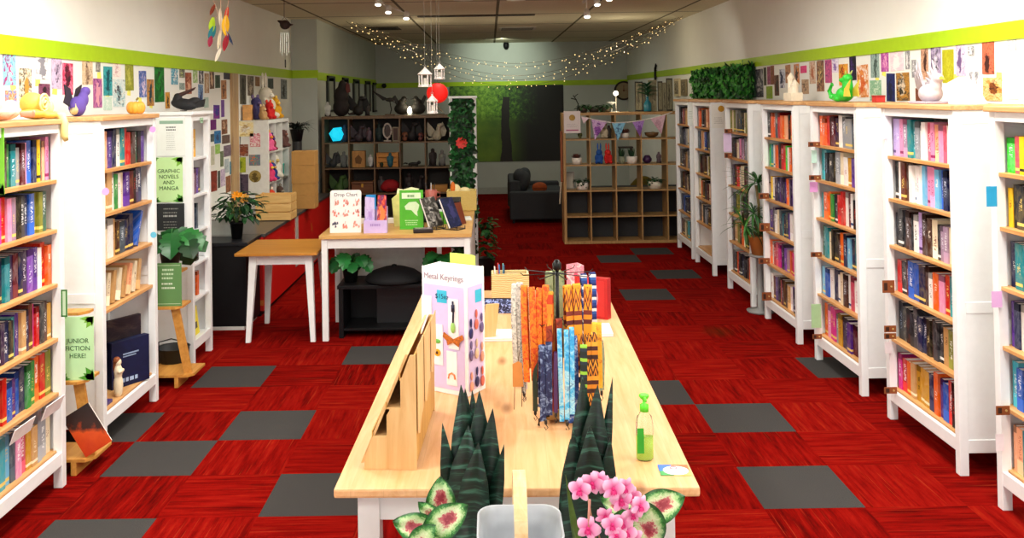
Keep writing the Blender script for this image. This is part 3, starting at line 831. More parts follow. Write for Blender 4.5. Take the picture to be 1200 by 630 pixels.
# ivy mat on the right wall
def ivy_mat(name, label, xr, yr, zr, axis, n, mats, parent=None, sz=(.035, .05), sgn=-1, seed=3):
    """leaves over a backing; axis is the direction the leaves face"""
    rr = random.Random(seed)
    lv = MB()
    for i in range(n):
        p = [rr.uniform(*xr), rr.uniform(*yr), rr.uniform(*zr)]
        d = Vector((rr.uniform(-1, 1), rr.uniform(-1, 1), rr.uniform(-1.3, .3)))
        up = Vector((0, 0, 0)); up[axis] = sgn
        d[axis] = sgn * rr.uniform(.1, .7)
        L = rr.uniform(*sz)
        lv.leaf(p, d, up, L, L * .75, .5, 3, rr.randrange(len(mats)))
    return lv.build(name, mats, parent)
LEAF = [M_('#1d5a24', .5), M_('#2f7a2c', .5), M_('#123c1a', .5), M_('#4a9a3a', .5)]
y0, y1, z0, z1 = wrect(813, 78, 883, 114, 2.86)
z1 = min(z1, 2.36)
r = thing('ivy_screen', 'rectangular mat of artificial green ivy hung on right wall above the far bookcases', 'ivy screen', (0, 0, 0))
MB().box(2.865, 2.885, y0, y1, z0, z1).build('backing', M_('#12301a', .8), r)
ivy_mat('foliage', None, (2.85, 2.866), (y0, y1), (z0, z1), 0, 2600, LEAF, r, (.05, .09))

# ------------------------------------------------------------ shelf tags, stickers and notices
LEATHER = M_('#8a4a22', .6, var=.12)
def shelf_tag(x0, y0, x1, y1, lab, Y=None, dark='#3a1c0c'):
    p0 = at(x1, (y0 + y1) / 2, 0, RX)          # where it meets the post
    Y = p0.y - .001
    a0, a1, b0, b1 = frect(x0, y0, x1 + 1, y1, Y)
    r = thing('shelf_tag', lab, 'shelf tag', ((a0 + a1) / 2, Y, b0), 0, 'brown leather tags on the right bookcases')
    w = (a1 - a0) / 2; h = b1 - b0
    MB().bbox(-w, w, -.004, 0, 0, h, .0018).build('leather', LEATHER, r)
    MB().prism([(-w * .75, h * .2), (-w * .2, h * .2), (-w * .2, h * .8), (-w * .75, h * .8)], 1, -.0055, -.0042).build('emblem', M_(dark, .6), r)
    MB().lathe([(.006, 0), (.006, .003), (.0, .005)], 10, M=Matrix.Translation(Vector((w * .45, -.004, h / 2))) @ Matrix.Rotation(PI / 2, 4, 'X')).build('stud', M_('#d8c080', .3, .8), r)
RT = [(1167, 475, 1182, 486, 'brown leather tag on the post of the nearest right bookcase, low down'),
      (1034, 328, 1047, 343, 'large brown tag at fourth shelf of the second right bookcase'), (1036, 381, 1049, 389, 'brown tag at the fifth shelf of second right bookcase, upper of a pair'),
      (1036, 390, 1049, 397, 'brown tag at the fifth shelf of second right bookcase, lower of a pair'), (1036, 453, 1050, 461, 'brown tag at the bottom of the second right bookcase'),
      (947, 166, 960, 172, 'brown tag at the top shelf of the third right bookcase'), (948, 205, 961, 211, 'brown tag at the second shelf of the third right bookcase'), (950, 295, 962, 301, 'brown tag at the fourth shelf of third right bookcase'),
      (952, 391, 962, 397, 'brown tag at the bottom of the third right bookcase'),
      (889, 226, 900, 233, 'brown tag at third shelf of the fourth right bookcase'), (890, 261, 901, 271, 'brown tag at the fourth shelf of fourth right bookcase'), (889, 302, 901, 309, 'brown tag at fifth shelf of the fourth right bookcase'), (893, 342, 903, 352, 'brown tag at the bottom of the fourth right bookcase'),
      (849, 151, 857, 156, 'brown tag at top shelf of the fifth right bookcase'), (849, 179, 857, 185, 'brown tag at the second shelf of the fifth right bookcase')]
for x in RT: shelf_tag(*x)
STK = [(1156, 218, 1167, 242, '#2ea8dc', 'blue sticker on the post of the nearest right bookcase'), (1162, 341, 1173, 360, '#e6b8ec', 'lilac sticker on the post of nearest right bookcase'), (1167, 508, 1175, 528, '#f2ecf2', 'white sticker low on nearest right bookcase post'),
       (1033, 142, 1038, 162, '#bfe4f2', 'pale blue sticker on the second right bookcase post'), (1037, 400, 1044, 414, '#efe8ec', 'pale round sticker on second right bookcase post'),
       (949, 213, 957, 225, '#e6a6e6', 'pink sticker on the third right bookcase post'), (951, 176, 956, 191, '#c8ecdc', 'mint sticker on the third right bookcase post'), (951, 356, 961, 384, '#a8d09a', 'pale green floral sticker low on third right bookcase post'),
       (848, 156, 856, 178, '#e2cdee', 'lilac card between two brown tags on fifth right bookcase')]
for x0, y0, x1, y1, c, lab in STK:
    Y = at(x1, (y0 + y1) / 2, 0, RX).y - .001
    a0, a1, b0, b1 = frect(x0, y0, x1 + 1, y1, Y)
    o = MB().bbox(-(a1 - a0) / 2, (a1 - a0) / 2, -.002, 0, 0, b1 - b0, .0008).build('sticker', M_(c, .5))
    o.location = ((a0 + a1) / 2, Y, b0)
    tag(o, lab, 'sticker', 'stickers on the right bookcase posts')

def board(name, label, cat, px, Y, col, group=None, th=.003, parent=None):
    """a flat notice facing the viewer; returns its root, half width and height"""
    a0, a1, b0, b1 = frect(*px, Y)
    r = thing(name, label, cat, ((a0 + a1) / 2, Y, b0), 0, group)
    MB().bbox(-(a1 - a0) / 2, (a1 - a0) / 2, -th, 0, 0, b1 - b0, .001).build('card', M_(col, .55, var=.02), r)
    return r, (a1 - a0) / 2, b1 - b0
def lines(r, w, z, n, h, dz, mat_, th=-.0035, seed=1, fill=.7):
    rr = random.Random(seed); mb = MB()
    for i in range(n):
        x = -w * rr.uniform(fill - .1, fill)
        x1 = w * rr.uniform(fill - .25, fill)
        while x < x1:
            L = rr.uniform(.006, .02) * (w / .1)
            mb.box(x, min(x + L, x1), th, th + .0006, z - i * dz, z - i * dz + h); x += L + .006 * (w / .1)
    return mb.build('printing', mat_, r)
LG = M_('#7ab83a', .5); LG2 = M_('#4a9a2a', .5)
def leafcorner(r, w, h, sx, sz, s, m, th=-.0036):
    mb = MB()
    cx, cz = sx * w, h if sz > 0 else 0
    for k in range(4):
        an = (.15 + .42 * k)
        d = Vector((-sx * math.cos(an), 0, -sz * math.sin(an)))
        L = s * (1, .8, .95, .7)[k]
        q = Vector((-d.z, 0, d.x))
        pts = [Vector((cx, th, cz)), Vector((cx, th, cz)) + d * L * .5 + q * L * .25, Vector((cx, th, cz)) + d * L, Vector((cx, th, cz)) + d * L * .5 - q * L * .25]
        pts = [Vector((max(-w, min(w, p.x)), p.y, max(0, min(h, p.z)))) for p in pts]
        mb.add(pts + [p + Vector((0, .0006, 0)) for p in pts], [(0, 1, 2, 3), (7, 6, 5, 4)])
    return mb.build('leaf_motif', m, r)
DKG = M_('#3f6a3a', .6)
# right side notice with gold badge
Y2 = RY['R2'] - .004
r, w, h = board('notice', 'white notice with gold round badge on the side of the sixth right bookcase', 'notice', (834, 122, 850, 150), Y2, '#ecebe4')
MB().lathe([(.035, 0), (.035, .003)], 20, M=Matrix.Translation(Vector((.03, -.003, h - .05))) @ Matrix.Rotation(PI / 2, 4, 'X')).build('badge', M_('#c08a1a', .5, var=.2), r)
lines(r, w, h * .42, 4, .006, .02, M_('#a8a8a0', .6), seed=4)
r, w, h = board('notice', 'narrow white notice on the side of farthest right bookcase', 'notice', (806, 120, 812, 147), RY['R1'] - .004, '#e6ebe6'); lines(r, w, h * .6, 5, .006, .02, M_('#a8b0a8', .6), seed=5)
# notices on the side of the narrow left bookcase
YL3 = 7.1334 - .0006
r, w, h = board('notice', 'white information sheet with green title bar, highest on the narrow bookcase side', 'notice', (184, 138, 217, 183), YL3, '#e9efea')
MB().bbox(-w * .8, w * .85, -.0045, -.0032, h - .045, h - .02, .0006).build('title_bar', M_('#8fb09a', .6), r); lines(r, w * .5, h * .74, 2, .01, .02, INK, seed=6); lines(r, w * .5, h * .6, 9, .004, .016, M_('#b8bcb8', .6), seed=7)
r, w, h = board('sign', 'pale green sign lettered GRAPHIC NOVELS AND MANGA on the narrow bookcase side', 'sign', (182, 184, 214, 237), YL3, '#c6eba6')
text('lettering', 'GRAPHIC\nNOVELS\nAND\nMANGA', .042, (0, -.0045, h * .5), FRONT, DKG, r, spacing=1.05)
leafcorner(r, w, h, 1, 1, .09, LG, ); leafcorner(r, w, h, 1, -1, .08, LG2); leafcorner(r, w, h, -1, 1, .035, LG2); leafcorner(r, w, h, -1, -1, .05, LG2)
r, w, h = board('sign', 'black sign with small grey lettering below the pale green manga sign', 'sign', (184, 238, 216, 270), YL3, '#26282a')
lines(r, w * .8, h * .78, 2, .009, .03, M_('#8a8a86', .6), seed=8); lines(r, w * .8, h * .5, 1, .014, .03, M_('#b8b8b4', .6), seed=9); lines(r, w * .8, h * .3, 3, .006, .022, M_('#8a8a86', .6), seed=10)
r, w, h = board('label_plate', 'small green label plate above the top shelf of the narrow bookcase', 'label', (229, 129.5, 240, 136), 7.14, '#a8c8a8')
# put it on the front rail of the narrow bookcase, facing the aisle
r.location = (LX + .003, 7.38, 1.875); r.rotation_euler = (0, 0, PI / 2); lines(r, w, h * .3, 1, .01, .01, DKG, seed=11)
# green and sticker bits on the left
for px, Y, c, lab in (((68, 339, 75, 371), 4.99, '#cfe8c8', 'pale green tag with dark green border on nearest left bookcase post'), ):
    r, w, h = board('shelf_tag', lab, 'shelf tag', px, Y - .05, c); r.location.x = LX + .006 + w
    e = MB()
    for x0_, x1_, z0_, z1_ in ((-w, w, 0, .008), (-w, w, h - .008, h), (-w, -w + .008, 0, h), (w - .008, w, 0, h)): e.box(x0_, x1_, -.0042, -.0031, z0_, z1_)
    e.build('border', M_('#3f8a3a', .5), r)
for px, c, lab in (((175, 145, 182, 158), '#dfa0dc', 'pink round sticker at the top of the middle left bookcase post'), ((176, 265, 183, 285), '#6ac4e0', 'blue sticker on middle left bookcase post')):
    p = at(px[0], (px[1] + px[3]) / 2, 0, LX)
    a0, a1, b0, b1 = frect(*px, p.y)
    o = MB().lathe([((a1 - a0) / 2, 0), ((a1 - a0) / 2, .002)], 16, M=Matrix.Rotation(PI / 2, 4, 'X')).build('sticker', M_(c, .5)); o.location = (LX + .002 + (a1 - a0) / 2, p.y, (b0 + b1) / 2); tag(o, lab, 'sticker')
o = MB().lathe([(.022, 0), (.022, .002)], 16, M=Matrix.Rotation(PI / 2, 4, 'X')).build('sticker', M_('#e0a0d8', .5)); p = at(116, 225, 0, LX); o.location = (LX + .024, 5.478, p.z); tag(o, 'pink round sticker on the near post of middle left bookcase', 'sticker')
# green leaf-print sign hanging at the left edge of the photograph
p = at(5, 180, 0, LX + .01)
r, w, h = board('sign', 'bright green leaf-patterned sign on the front of the nearest left bookcase', 'sign', (-14, 150, 5, 228), p.y, '#7cc83a'); leafcorner(r, w, h, 1, -1, .08, LG2)
# price strips on the lower shelf of nearest left bookcase
for yy, z, rz_, lab in ((4.50, .50, .0, 'white price strip on the fifth shelf of nearest left bookcase, nearer of two'), (4.81, .505, 0, 'white price strip on fifth shelf of nearest left bookcase, farther of two')):
    r = thing('price_strip', lab, 'price strip', (LX + .006, yy, z - .03), PI / 2, 'white price strips on the nearest left bookcase')
    MB().bbox(-.10, .10, -.014, -.010, -.035, .04, .001, M=Matrix.Rotation(.35, 4, 'X')).build('strip', M_('#f4f2f0', .5), r)
    lines(r, .07, .004, 1, .012, .02, M_('#9a9a9a', .6), th=-.0155, seed=12)

# ------------------------------------------------------------ plywood ladder stands between the left bookcases
PLY = wood('#d49a4a', '#b87a30', 1, rough=.5)
def ladder_stand(label, loc, x1, tiers):
    r = thing('ladder_stand', label, 'display stand', loc)
    for (z, dx0, dx1, dep) in tiers:
        y_ = .09 if z == tiers[2][0] else 0
        MB().prism([(dx0, y_), (dx1 - .04, y_), (dx1, y_ + .05), (dx1, dep), (dx0, dep)], 2, z, z + .016).build('shelf', PLY, r)
    MB().prism([(x1 - .07, .091), (x1 - .01, .091), (tiers[1][2] - .03, tiers[1][0]), (tiers[1][2] - .09, tiers[1][0])], 1, .06, .078).build('leg', PLY, r)
    MB().prism([(-.33, .075), (-.27, .075), (-.27, 1.2), (-.33, 1.2)], 1, .10, .118).build('leg', PLY, r)
    for xx in (-.30, x1 - .12):
        MB().bbox(xx, xx + .03, .0, .22, 0, .075, .004).build('foot', PLY, r)
    return r
ladder_stand('plywood ladder stand holding the junior fiction sign, between the two nearest left bookcases', (-2.32, 5.10, 0), .10, ((.075, -.35, .10, .26), (.50, -.35, .06, .2), (.86, -.35, .03, .2)))
ladder_stand('plywood ladder stand under the monstera, between the middle and narrow left bookcases', (-2.32, 6.62, 0), .15, ((.075, -.35, .16, .3), (.56, -.35, .08, .24), (.80, -.35, .05, .26)))
# signs on the stands
r, w, h = board('sign', 'pale green leaf-edged sign lettered JUNIOR FICTION HERE! on plywood stand', 'sign', (73, 380, 110, 455), 5.13, '#bfe8b0')
r.location.z = .5175
text('lettering', 'JUNIOR\nFICTION\nHERE!', .036, (0, -.0045, h * .5), FRONT, DKG, r, spacing=1.15)
leafcorner(r, w, h, 1, 1, .08, LG); leafcorner(r, w, h, 1, -1, .09, LG2); leafcorner(r, w, h, -1, -1, .05, LG2); leafcorner(r, w, h, -1, 1, .03, LG2)
r, w, h = board('sign', 'dull green sign with white lettering in front of the monstera on plywood stand', 'sign', (182, 331, 213, 382), 6.66, '#5f8a50')
r.location.z = .5775
lines(r, w * .7, h * .82, 3, .014, .03, M_('#c8dcb8', .6), th=-.004, seed=14); lines(r, w * .7, h * .5, 2, .012, .03, M_('#e0e8d0', .6), th=-.004, seed=15)
MB().box(-w * .9, w * .9, -.0042, -.0032, h * .05, h * .06).box(-w * .9, w * .9, -.0042, -.0032, h * .94, h * .95).build('border', M_('#c8dcb8', .6), r)
# leaning book by the first stand
r = thing('book', 'dark and orange covered book leaning on the plywood stand near the floor', 'book', (-2.295, 5.135, .0925), 0)
MM = Matrix.Translation(Vector((0.03, 0, .0))) @ Matrix.Rotation(-.55, 4, 'Y')
t = NT('ember_cover'); g = t.xyz(t.coords('Generated')); nf = t.noise(t.coords('Generated'), 5, 4)
t.set(t.ramp(t.math('ADD', g[2], t.math('MULTIPLY', t.math('SUBTRACT', nf, .5), .5)), [(.1, srgb('#c83a14')), (.45, srgb('#e0561c')), (.6, srgb('#3a2420')), (.9, srgb('#2a2222'))]), .4)
MB().bbox(0, .17, -.012, -.009, 0, .25, .001, M=MM).build('cover', t.m, r)
MB().bbox(.003, .166, -.009, .004, .003, .247, .001, M=MM).build('page_block', PAPER, r)
r.location.z = .0925 - 0.0 + .0
# monstera
def monstera(label, loc, n, R, seed, mats, size=.2, pot=None):
    rr = random.Random(seed)
    r = thing('potted_monstera', label, 'potted plant', loc)
    MB().lathe([(.055, 0), (.075, .13), (.08, .13), (.08, .14), (.07, .14), (.065, .1)], 18).build('pot', pot or M_('#2a2a2c', .5), r, True)
    st, lf = MB(), MB()
    for i in range(n):
        an = 2 * PI * i / n + rr.uniform(-.3, .3); el = rr.uniform(.2, 1.2)
        tip = Vector((math.cos(an) * R * math.cos(el), math.sin(an) * R * .6 * math.cos(el), .14 + R * math.sin(el) * 1.0))
        st.tube([(0, 0, .1), tip * .5 + Vector((0, 0, .1)), tip], .004, 6)
        d = Vector((math.cos(an) * .7, math.sin(an) * .5 - .5, -.55 + rr.uniform(-.2, .3)))
        lf.leaf(tip, d, (0, -.5, .8), size * rr.uniform(.75, 1.1), size * .85, .7, 9, rr.randrange(len(mats)), fold=.1, shape=lambda t: max(.02, (math.sin(PI * min(1, t * .9 + .1)) ** .6) * (1 if int(t * 9) % 2 else .72)))
    st.build('stems', M_('#3a7a34', .5), r, True); lf.build('foliage', mats, r)
    return r
monstera('monstera with big split leaves on the upper tier of the far plywood stand', (-2.37, 6.80, .8165), 15, .17, 5, [M_('#175522', .35), M_('#0d3314', .35), M_('#1f6a2a', .35)], .2)
r = thing('storage_tub', 'dark grey tub on the floor behind the far plywood stand', 'tub', (-2.42, 6.99, 0)); MB().lathe([(.09, 0), (.12, .2), (.125, .2), (.11, .19), (.085, .02)], 20).build('bowl', M_('#2c3032', .5), r, True); MB().tube([(-.11, 0, .17), (-.10, -.03, .24), (.0, -.05, .27), (.1, -.03, .24), (.11, 0, .17)], .005, 6).build('handle', M_('#3a3e40', .4), r)
# black books shown face-out at the bottom of the middle case
CL2 = CASE['L2']
def faceout(name, label, cat, lx, lz, w, h, th, mats, rz=0.0, y=.12):
    M = CL2.matrix_world @ Matrix.Translation(Vector((lx, y, lz))) @ Matrix.Rotation(rz, 4, 'Z')
    o = MB().bbox(-w/2, w/2, 0, th, 0, h, .003).build(name, mats); o.matrix_world = M
    tag(o, label, cat); return o
faceout('picture_book', 'large black book shown face-out at the bottom of the middle left bookcase', 'book', .10, .2006, .44, .43, .03, art(['#141016', '#1c161c', '#2a2028', '#4a3a34'], 301, 1.6), rz=-.55, y=.17)
o = faceout('boxed_set', 'dark navy boxed book set at the bottom of middle left bookcase', 'boxed set', .14, .2006, .29, .30, .05, art(['#101634', '#141c44'], 302, 1.4), rz=-.55, y=.068)
MB().box(-.08, -.05, -.0012, 0, .03, .055).box(-.04, -.02, -.0012, 0, .03, .055).box(-.01, .02, -.0012, 0, .03, .055).box(.03, .05, -.0012, 0, .03, .055).build('printing', M_('#9fb4d0', .5), o)
lp = MB().box(-.06, .04, -.0012, 0, .19, .197).box(-.06, .06, -.0012, 0, .205, .214); lp.build('printing', M_('#8fa4c0', .5), o)
r = thing('figurine', 'small pale standing figurine with brown hair in front of the black books', 'figurine', CL2.matrix_world @ Vector((-.10, .055, .2006)))
blob('figure', [((0, 0, .07), (.03, .03, .08)), ((0, 0, .155), (.026, .03, .05)), ((.02, 0, .16), (.014, .045, .012)), ((0, 0, .215), (.022, .022, .026))], M_('#e8d8b8', .6), r, .006)
blob('hair', [((-.008, 0, .225), (.024, .025, .026)), ((-.018, 0, .185), (.014, .022, .04))], M_('#8a4a22', .6), r, .006)
faceout('book', 'violet book lying on the bottom shelf of the middle left bookcase', 'book', -.26, .2006, .12, .02, .16, M_('#4a3a78', .4), y=.05)
for k, c in enumerate(('maroon', 'slate')):
    cov, pg = book_mesh(.02, .15, .23)
    o = cov.build('book', cover(c, k)); bk_attr(o.data, bk_coords(cov, .02, .15, .23), [rnd.random()] * len(cov.v)); o.matrix_world = CL2.matrix_world @ Matrix.Translation(Vector((-.385 + .022 * k, .05, .2006))); pg.build('page_block', PAPER, o)
    tag(o, 'upright %s book at the left end of middle left bookcase bottom shelf' % c, 'book')
o = MB().bbox(-.10, .10, 0, .012, 0, .22, .002).build('book', M_('#f0dc1a', .4)); o.matrix_world = CASE['L3'].matrix_world @ Matrix.Translation(Vector((0.0, .06, .182))) @ Matrix.Rotation(-.12, 4, 'X'); MB().box(-.06, .06, -.001, 0, .05, .1).build('picture', M_('#4a4420', .5), o)
tag(o, 'bright yellow book face-out on the bottom shelf of narrow left bookcase', 'book')
# ------------------------------------------------------------ left counter area
def cubes(name, label, cat, cols, rows, pitch, depth, t, mt, loc, rz=0, back=None, backrows=(), group=None, edge=.038):
    """open cube shelving: front at y=0 facing -y, x from 0"""
    r = thing(name, label, cat, loc, rz, group)
    W, Hh = cols * pitch + edge, rows * pitch + edge
    for x in (0, W - edge): MB().bbox(x, x + edge, 0, depth, 0, Hh, .002).build('side_panel', mt, r)
    MB().bbox(edge, W - edge, 0, depth, Hh - edge, Hh, .002).build('top_panel', mt, r)
    MB().bbox(edge, W - edge, 0, depth, 0, edge, .002).build('bottom_panel', mt, r)
    for i in range(1, rows): MB().box(edge, W - edge, .002, depth, i * pitch + edge / 2 - t / 2, i * pitch + edge / 2 + t / 2).build('shelf', mt, r)
    for i in range(1, cols):
        d = MB()
        for j in range(rows):
            z0 = edge if j == 0 else j * pitch + edge / 2 + t / 2
            z1 = Hh - edge if j == rows - 1 else (j + 1) * pitch + edge / 2 - t / 2
            d.box(i * pitch + edge / 2 - t / 2, i * pitch + edge / 2 + t / 2, .002, depth, z0, z1)
        d.build('divider', mt, r)
    for j in backrows:
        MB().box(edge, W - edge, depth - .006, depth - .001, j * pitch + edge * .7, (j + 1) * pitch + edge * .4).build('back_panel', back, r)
    return r, (lambda i, j: Vector((edge / 2 + (i + .5) * pitch, depth * .5, j * pitch + edge / 2 + t / 2 + (.011 if j == 0 else 0) + .0008)))

# long counter along the left wall, red front
CZ = .78
t = NT('red_panel')
g = t.xyz(t.coords())
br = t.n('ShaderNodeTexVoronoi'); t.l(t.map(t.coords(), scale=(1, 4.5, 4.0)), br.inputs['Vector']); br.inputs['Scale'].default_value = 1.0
sp_ = t.math('LESS_THAN', br.outputs['Distance'], .12)  # gold spots: reflections of warm lamps put into the panel colour
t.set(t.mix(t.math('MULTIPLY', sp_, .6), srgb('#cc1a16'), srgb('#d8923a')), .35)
REDP = t.m
r = thing('service_counter', 'long low counter with gleaming red front running along the left wall', 'counter', (0, 0, 0))
MB().bbox(XL + .01, -2.17, 8.75, 12.4, .05, CZ - .03, .004).build('body', REDP, r)
MB().bbox(XL + .005, -2.15, 8.75, 12.42, CZ - .03, CZ, .004).build('counter_top', M_('#4a4848', .3), r)
MB().bbox(XL + .01, -2.20, 8.76, 12.38, 0, .05, .002).build('plinth', BLACK, r)
MB().box(-2.17, -2.164, 10.2, 10.34, .2, CZ - .03).build('strip', M_('#b8b4ac', .5), r)
r = thing('black_cabinet', 'black cabinet under the potted lily, between narrow bookcase and wooden-topped table', 'cabinet', (0, 0, 0))
MB().bbox(-2.62, -2.20, 8.26, 8.74, .03, CZ - .03, .004).build('body', M_('#0c0c0f', .5, spec=.25), r)
MB().bbox(-2.64, -2.18, 8.24, 8.74, CZ - .03, CZ, .004).build('counter_top', M_('#1c1c20', .3), r)
MB().bbox(-2.60, -2.22, 8.25, 8.70, 0, .03, .002).build('plinth', M_('#d8d6d2', .5), r)
# potted lily
r = thing('potted_lily', 'bushy dark green plant with an orange flower in a black pot on the black cabinet', 'potted plant', (-2.34, 8.48, CZ + .001))
MB().lathe([(.045, 0), (.06, .14), (.068, .14), (.068, .155), (.058, .155), (.05, .1)], 18).build('pot', BLACK, r, True)
lf = MB(); st = MB(); rr = random.Random(4)
for i in range(150):
    an = rr.uniform(0, 2 * PI); q = rr.uniform(.25, 1)
    p = Vector((math.cos(an) * .2 * q, math.sin(an) * .14 * q, .17 + .24 * rr.uniform(.1, 1) * (1.15 - .4 * q)))
    lf.leaf(p, (math.cos(an), math.sin(an) - .3, rr.uniform(-.6, .5)), (0, 0, 1), rr.uniform(.07, .13), .045, .7, 4, i % 3)
for i in range(7):
    an = i * .9; st.tube([(0, 0, .12), (.03 * math.cos(an), .03 * math.sin(an), .22), (.09 * math.cos(an), .06 * math.sin(an), .34)], .005, 6)
lf.build('foliage', [M_('#17401f', .5), M_('#0f2c17', .5), M_('#24562a', .5)], r); st.build('stems', M_('#5a7a3a', .5), r)
fl = MB()
for px_, pz_, mi in ((.02, .40, 0), (.06, .385, 0), (.10, .375, 1)):
    for k in range(9):
        an = 2 * PI * k / 9; fl.leaf((px_, -.06, pz_), (math.cos(an), -.5, math.sin(an)), (0, -1, .2), .05, .026, .4, 4, mi)
fl.build('flower', [M_('#f29a10', .5), M_('#e8b45a', .5)], r)
# framed sheet and pale box behind the plant
r = thing('framed_picture', 'pale rectangular frame leaning behind the potted lily', 'frame', (-2.64, 8.62, CZ + .001))
MB().bbox(0, .22, .0, .02, 0, .16, .004).build('frame', M_('#b8b8b2', .5), r); MB().box(.015, .205, -.001, .0, .015, .145).build('print', M_('#c8ccc6', .5), r)
# glass cake-stand-like clear case
# wooden crate
def crate(name, label, loc, w, d, h, slats, rz=0, mt=None):
    mt = mt or wood('#e6c07c', '#cfa05a', 0)
    r = thing(name, label, 'crate', loc, rz)
    sh = h / slats
    for j in range(slats):
        z0, z1 = j * sh + .006, (j + 1) * sh - .006
        MB().bbox(-w/2, w/2, 0, .012, z0, z1, .002).build('slat', mt, r)
        MB().bbox(-w/2, w/2, d - .012, d, z0, z1, .002).build('slat', mt, r)
        MB().bbox(-w/2, -w/2 + .012, .012, d - .012, z0, z1, .002).build('slat', mt, r)
        MB().bbox(w/2 - .012, w/2, .012, d - .012, z0, z1, .002).build('slat', mt, r)
    for sx in (-1, 1):
        for yy in (.013, d - .033): MB().box(sx * (w/2 - .014) - .012, sx * (w/2 - .014) + .012, yy, yy + .02, 0, h).build('corner_post', mt, r)
    MB().box(-w/2 + .012, w/2 - .012, .012, d - .012, .004, .014).build('base', mt, r)
    return r
crate('wooden_crate', 'pale slatted wooden crate on the red-fronted counter', (-2.285, 9.66, CZ + .001), .37, .30, .27, 3, rz=0)
# white cube unit
cu, cell = cubes('cube_shelf', 'white cube shelf on the counter crowded with plush toys, drawings on its side', 'shelf unit', 3, 3, .335, .30, .016, M_('#d9dad4', .5), (-2.42, 10.05, CZ + .001), PI / 2, M_('#b4b8b4', .6), (0, 1, 2))
Mc = Matrix.Translation(Vector((-2.42, 10.05, CZ + .001))) @ Matrix.Rotation(PI / 2, 4, 'Z')
def drawing(px, cols, lab, i, rounded=False):
    Y = 10.05
    a0, a1, b0, b1 = frect(*px, Y)
    if rounded:
        o = MB().lathe([((a1 - a0) / 2, 0), ((a1 - a0) / 2, .003)], 20, M=Matrix.Translation(Vector((0, 0, (b1 - b0) / 2))) @ Matrix.Rotation(PI / 2, 4, 'X')).build('drawing', art(cols.split(), 400 + i))
    else:
        o = MB().box(-(a1 - a0) / 2, (a1 - a0) / 2, -.003, -.001, 0, b1 - b0).build('drawing', art(cols.split(), 400 + i))
    o.location = ((a0 + a1) / 2, Y - .0005, b0)
    tag(o, lab, 'drawing', 'drawings taped to the side of the white cube shelf')
drawing((278, 142, 297, 160), '#e2e0d8 #e8d8a0 #b08a3a', 'yellowish drawing at the top of the white cube shelf side', 1)
drawing((277, 169, 291, 183), '#c8b8a0 #6a2a1a #a05a3a', 'brown figure drawing on the white cube shelf side', 2)
drawing((276, 184, 288, 202), '#8a9a1a #a8b02a #6a7a10', 'olive green square drawing on the white cube shelf side', 3)
drawing((275, 204, 291, 228), '#3a3040 #5a4a5a #2a2430', 'dark purple drawing at the bottom of the white cube shelf side', 4)
drawing((292, 181, 305, 194), '#b02a7a #3a8a8a #e06a3a', 'pink and teal square drawing on white cube shelf side', 5)
drawing((292, 197, 306, 216), '#7a6a2a #a08a4a #5a4a1a', 'round brown and gold drawing on white cube shelf side', 6, True)
drawing((293, 156, 305, 172), '#e8d0d0 #c04a5a #e8e0d8 #d86a8a', 'pink flowery drawing near the top of white cube shelf side', 7)
# plush toys in the cubes and on top
def plush(lab, pos, s, c1, c2, face=-1.2, kind=0, name='plush_toy'):
    r = thing(name, lab, 'plush toy', pos, face)
    m1, m2 = M_(c1, .85, var=.12), M_(c2, .85, var=.12)
    blob('body', [((0, 0, .075 * s), (.055 * s, .05 * s, .075 * s)), ((0, -.01 * s, .165 * s), (.05 * s, .048 * s, .048 * s)), ((-.045 * s, -.03 * s, .09 * s), (.02 * s, .03 * s, .045 * s)), ((.045 * s, -.03 * s, .09 * s), (.02 * s, .03 * s, .045 * s)),
                  ((-.035 * s, -.05 * s, .025 * s), (.025 * s, .045 * s, .025 * s)), ((.035 * s, -.05 * s, .025 * s), (.025 * s, .045 * s, .025 * s))], m1, r, .009 * s + .002)
    for q in (-1, 1):
        if kind == 0: MB().ell((q * .035 * s, 0, .215 * s), (.018 * s, .012 * s, .022 * s)).build('ear', m2, r, True)
        elif kind == 1: MB().ell((q * .02 * s, 0, .25 * s), (.012 * s, .01 * s, .055 * s)).build('ear', m2, r, True)
        else: MB().prism([(q * .02 * s, .1 * s), (q * .14 * s, .2 * s), (q * .13 * s, .1 * s), (q * .15 * s, .04 * s)], 1, .03 * s, .038 * s).build('wing', m2, r)
    MB().ell((0, -.052 * s, .155 * s), (.022 * s, .018 * s, .016 * s)).build('muzzle', m2, r, True)
    return r
def cpos(i, j, dx=0, dy=-.115): return Mc @ (cell(i, j) + Vector((dx, dy, .0015)))
plush('pink and red plush at the left of the middle cube row', cpos(0, 1, -.06), 1.0, '#d03a6a', '#e8c040', 1.2)
plush('blue plush beside the red plush in the middle cube row', cpos(0, 1, .09), .95, '#2a3a7a', '#c8a060', 1.2)
plush('white unicorn-like plush leaning out of the centre cube', cpos(1, 1, .06, -.06), 1.3, '#d8d4c4', '#c8b070', 1.1, 1)
plush('yellow-green plush in the centre cube beside the white plush', cpos(1, 1, -.09, -.05), 1.1, '#a0a04a', '#d8d0a0', 1.1)
plush('red round plush in the lowest left cube', cpos(0, 0, .0), 1.1, '#c83a1a', '#f0d8c0', 1.2)
plush('rose and orange plush in the top left cube', cpos(0, 2, -.08), 1.0, '#d85a8a', '#e0902a', 1.2)
plush('dark red plush in the top left cube', cpos(0, 2, .07), .85, '#8a2a3a', '#4a3a7a', 1.2)
plush('brown plush in the top right cube above the turquoise box', cpos(2, 2, .0), 1.0, '#5a3a34', '#8a5a4a', 1.2, 2)
plush('dark brown plush in the lowest centre cube', cpos(1, 0, .08), 1.1, '#4a342a', '#8a8070', 1.2)
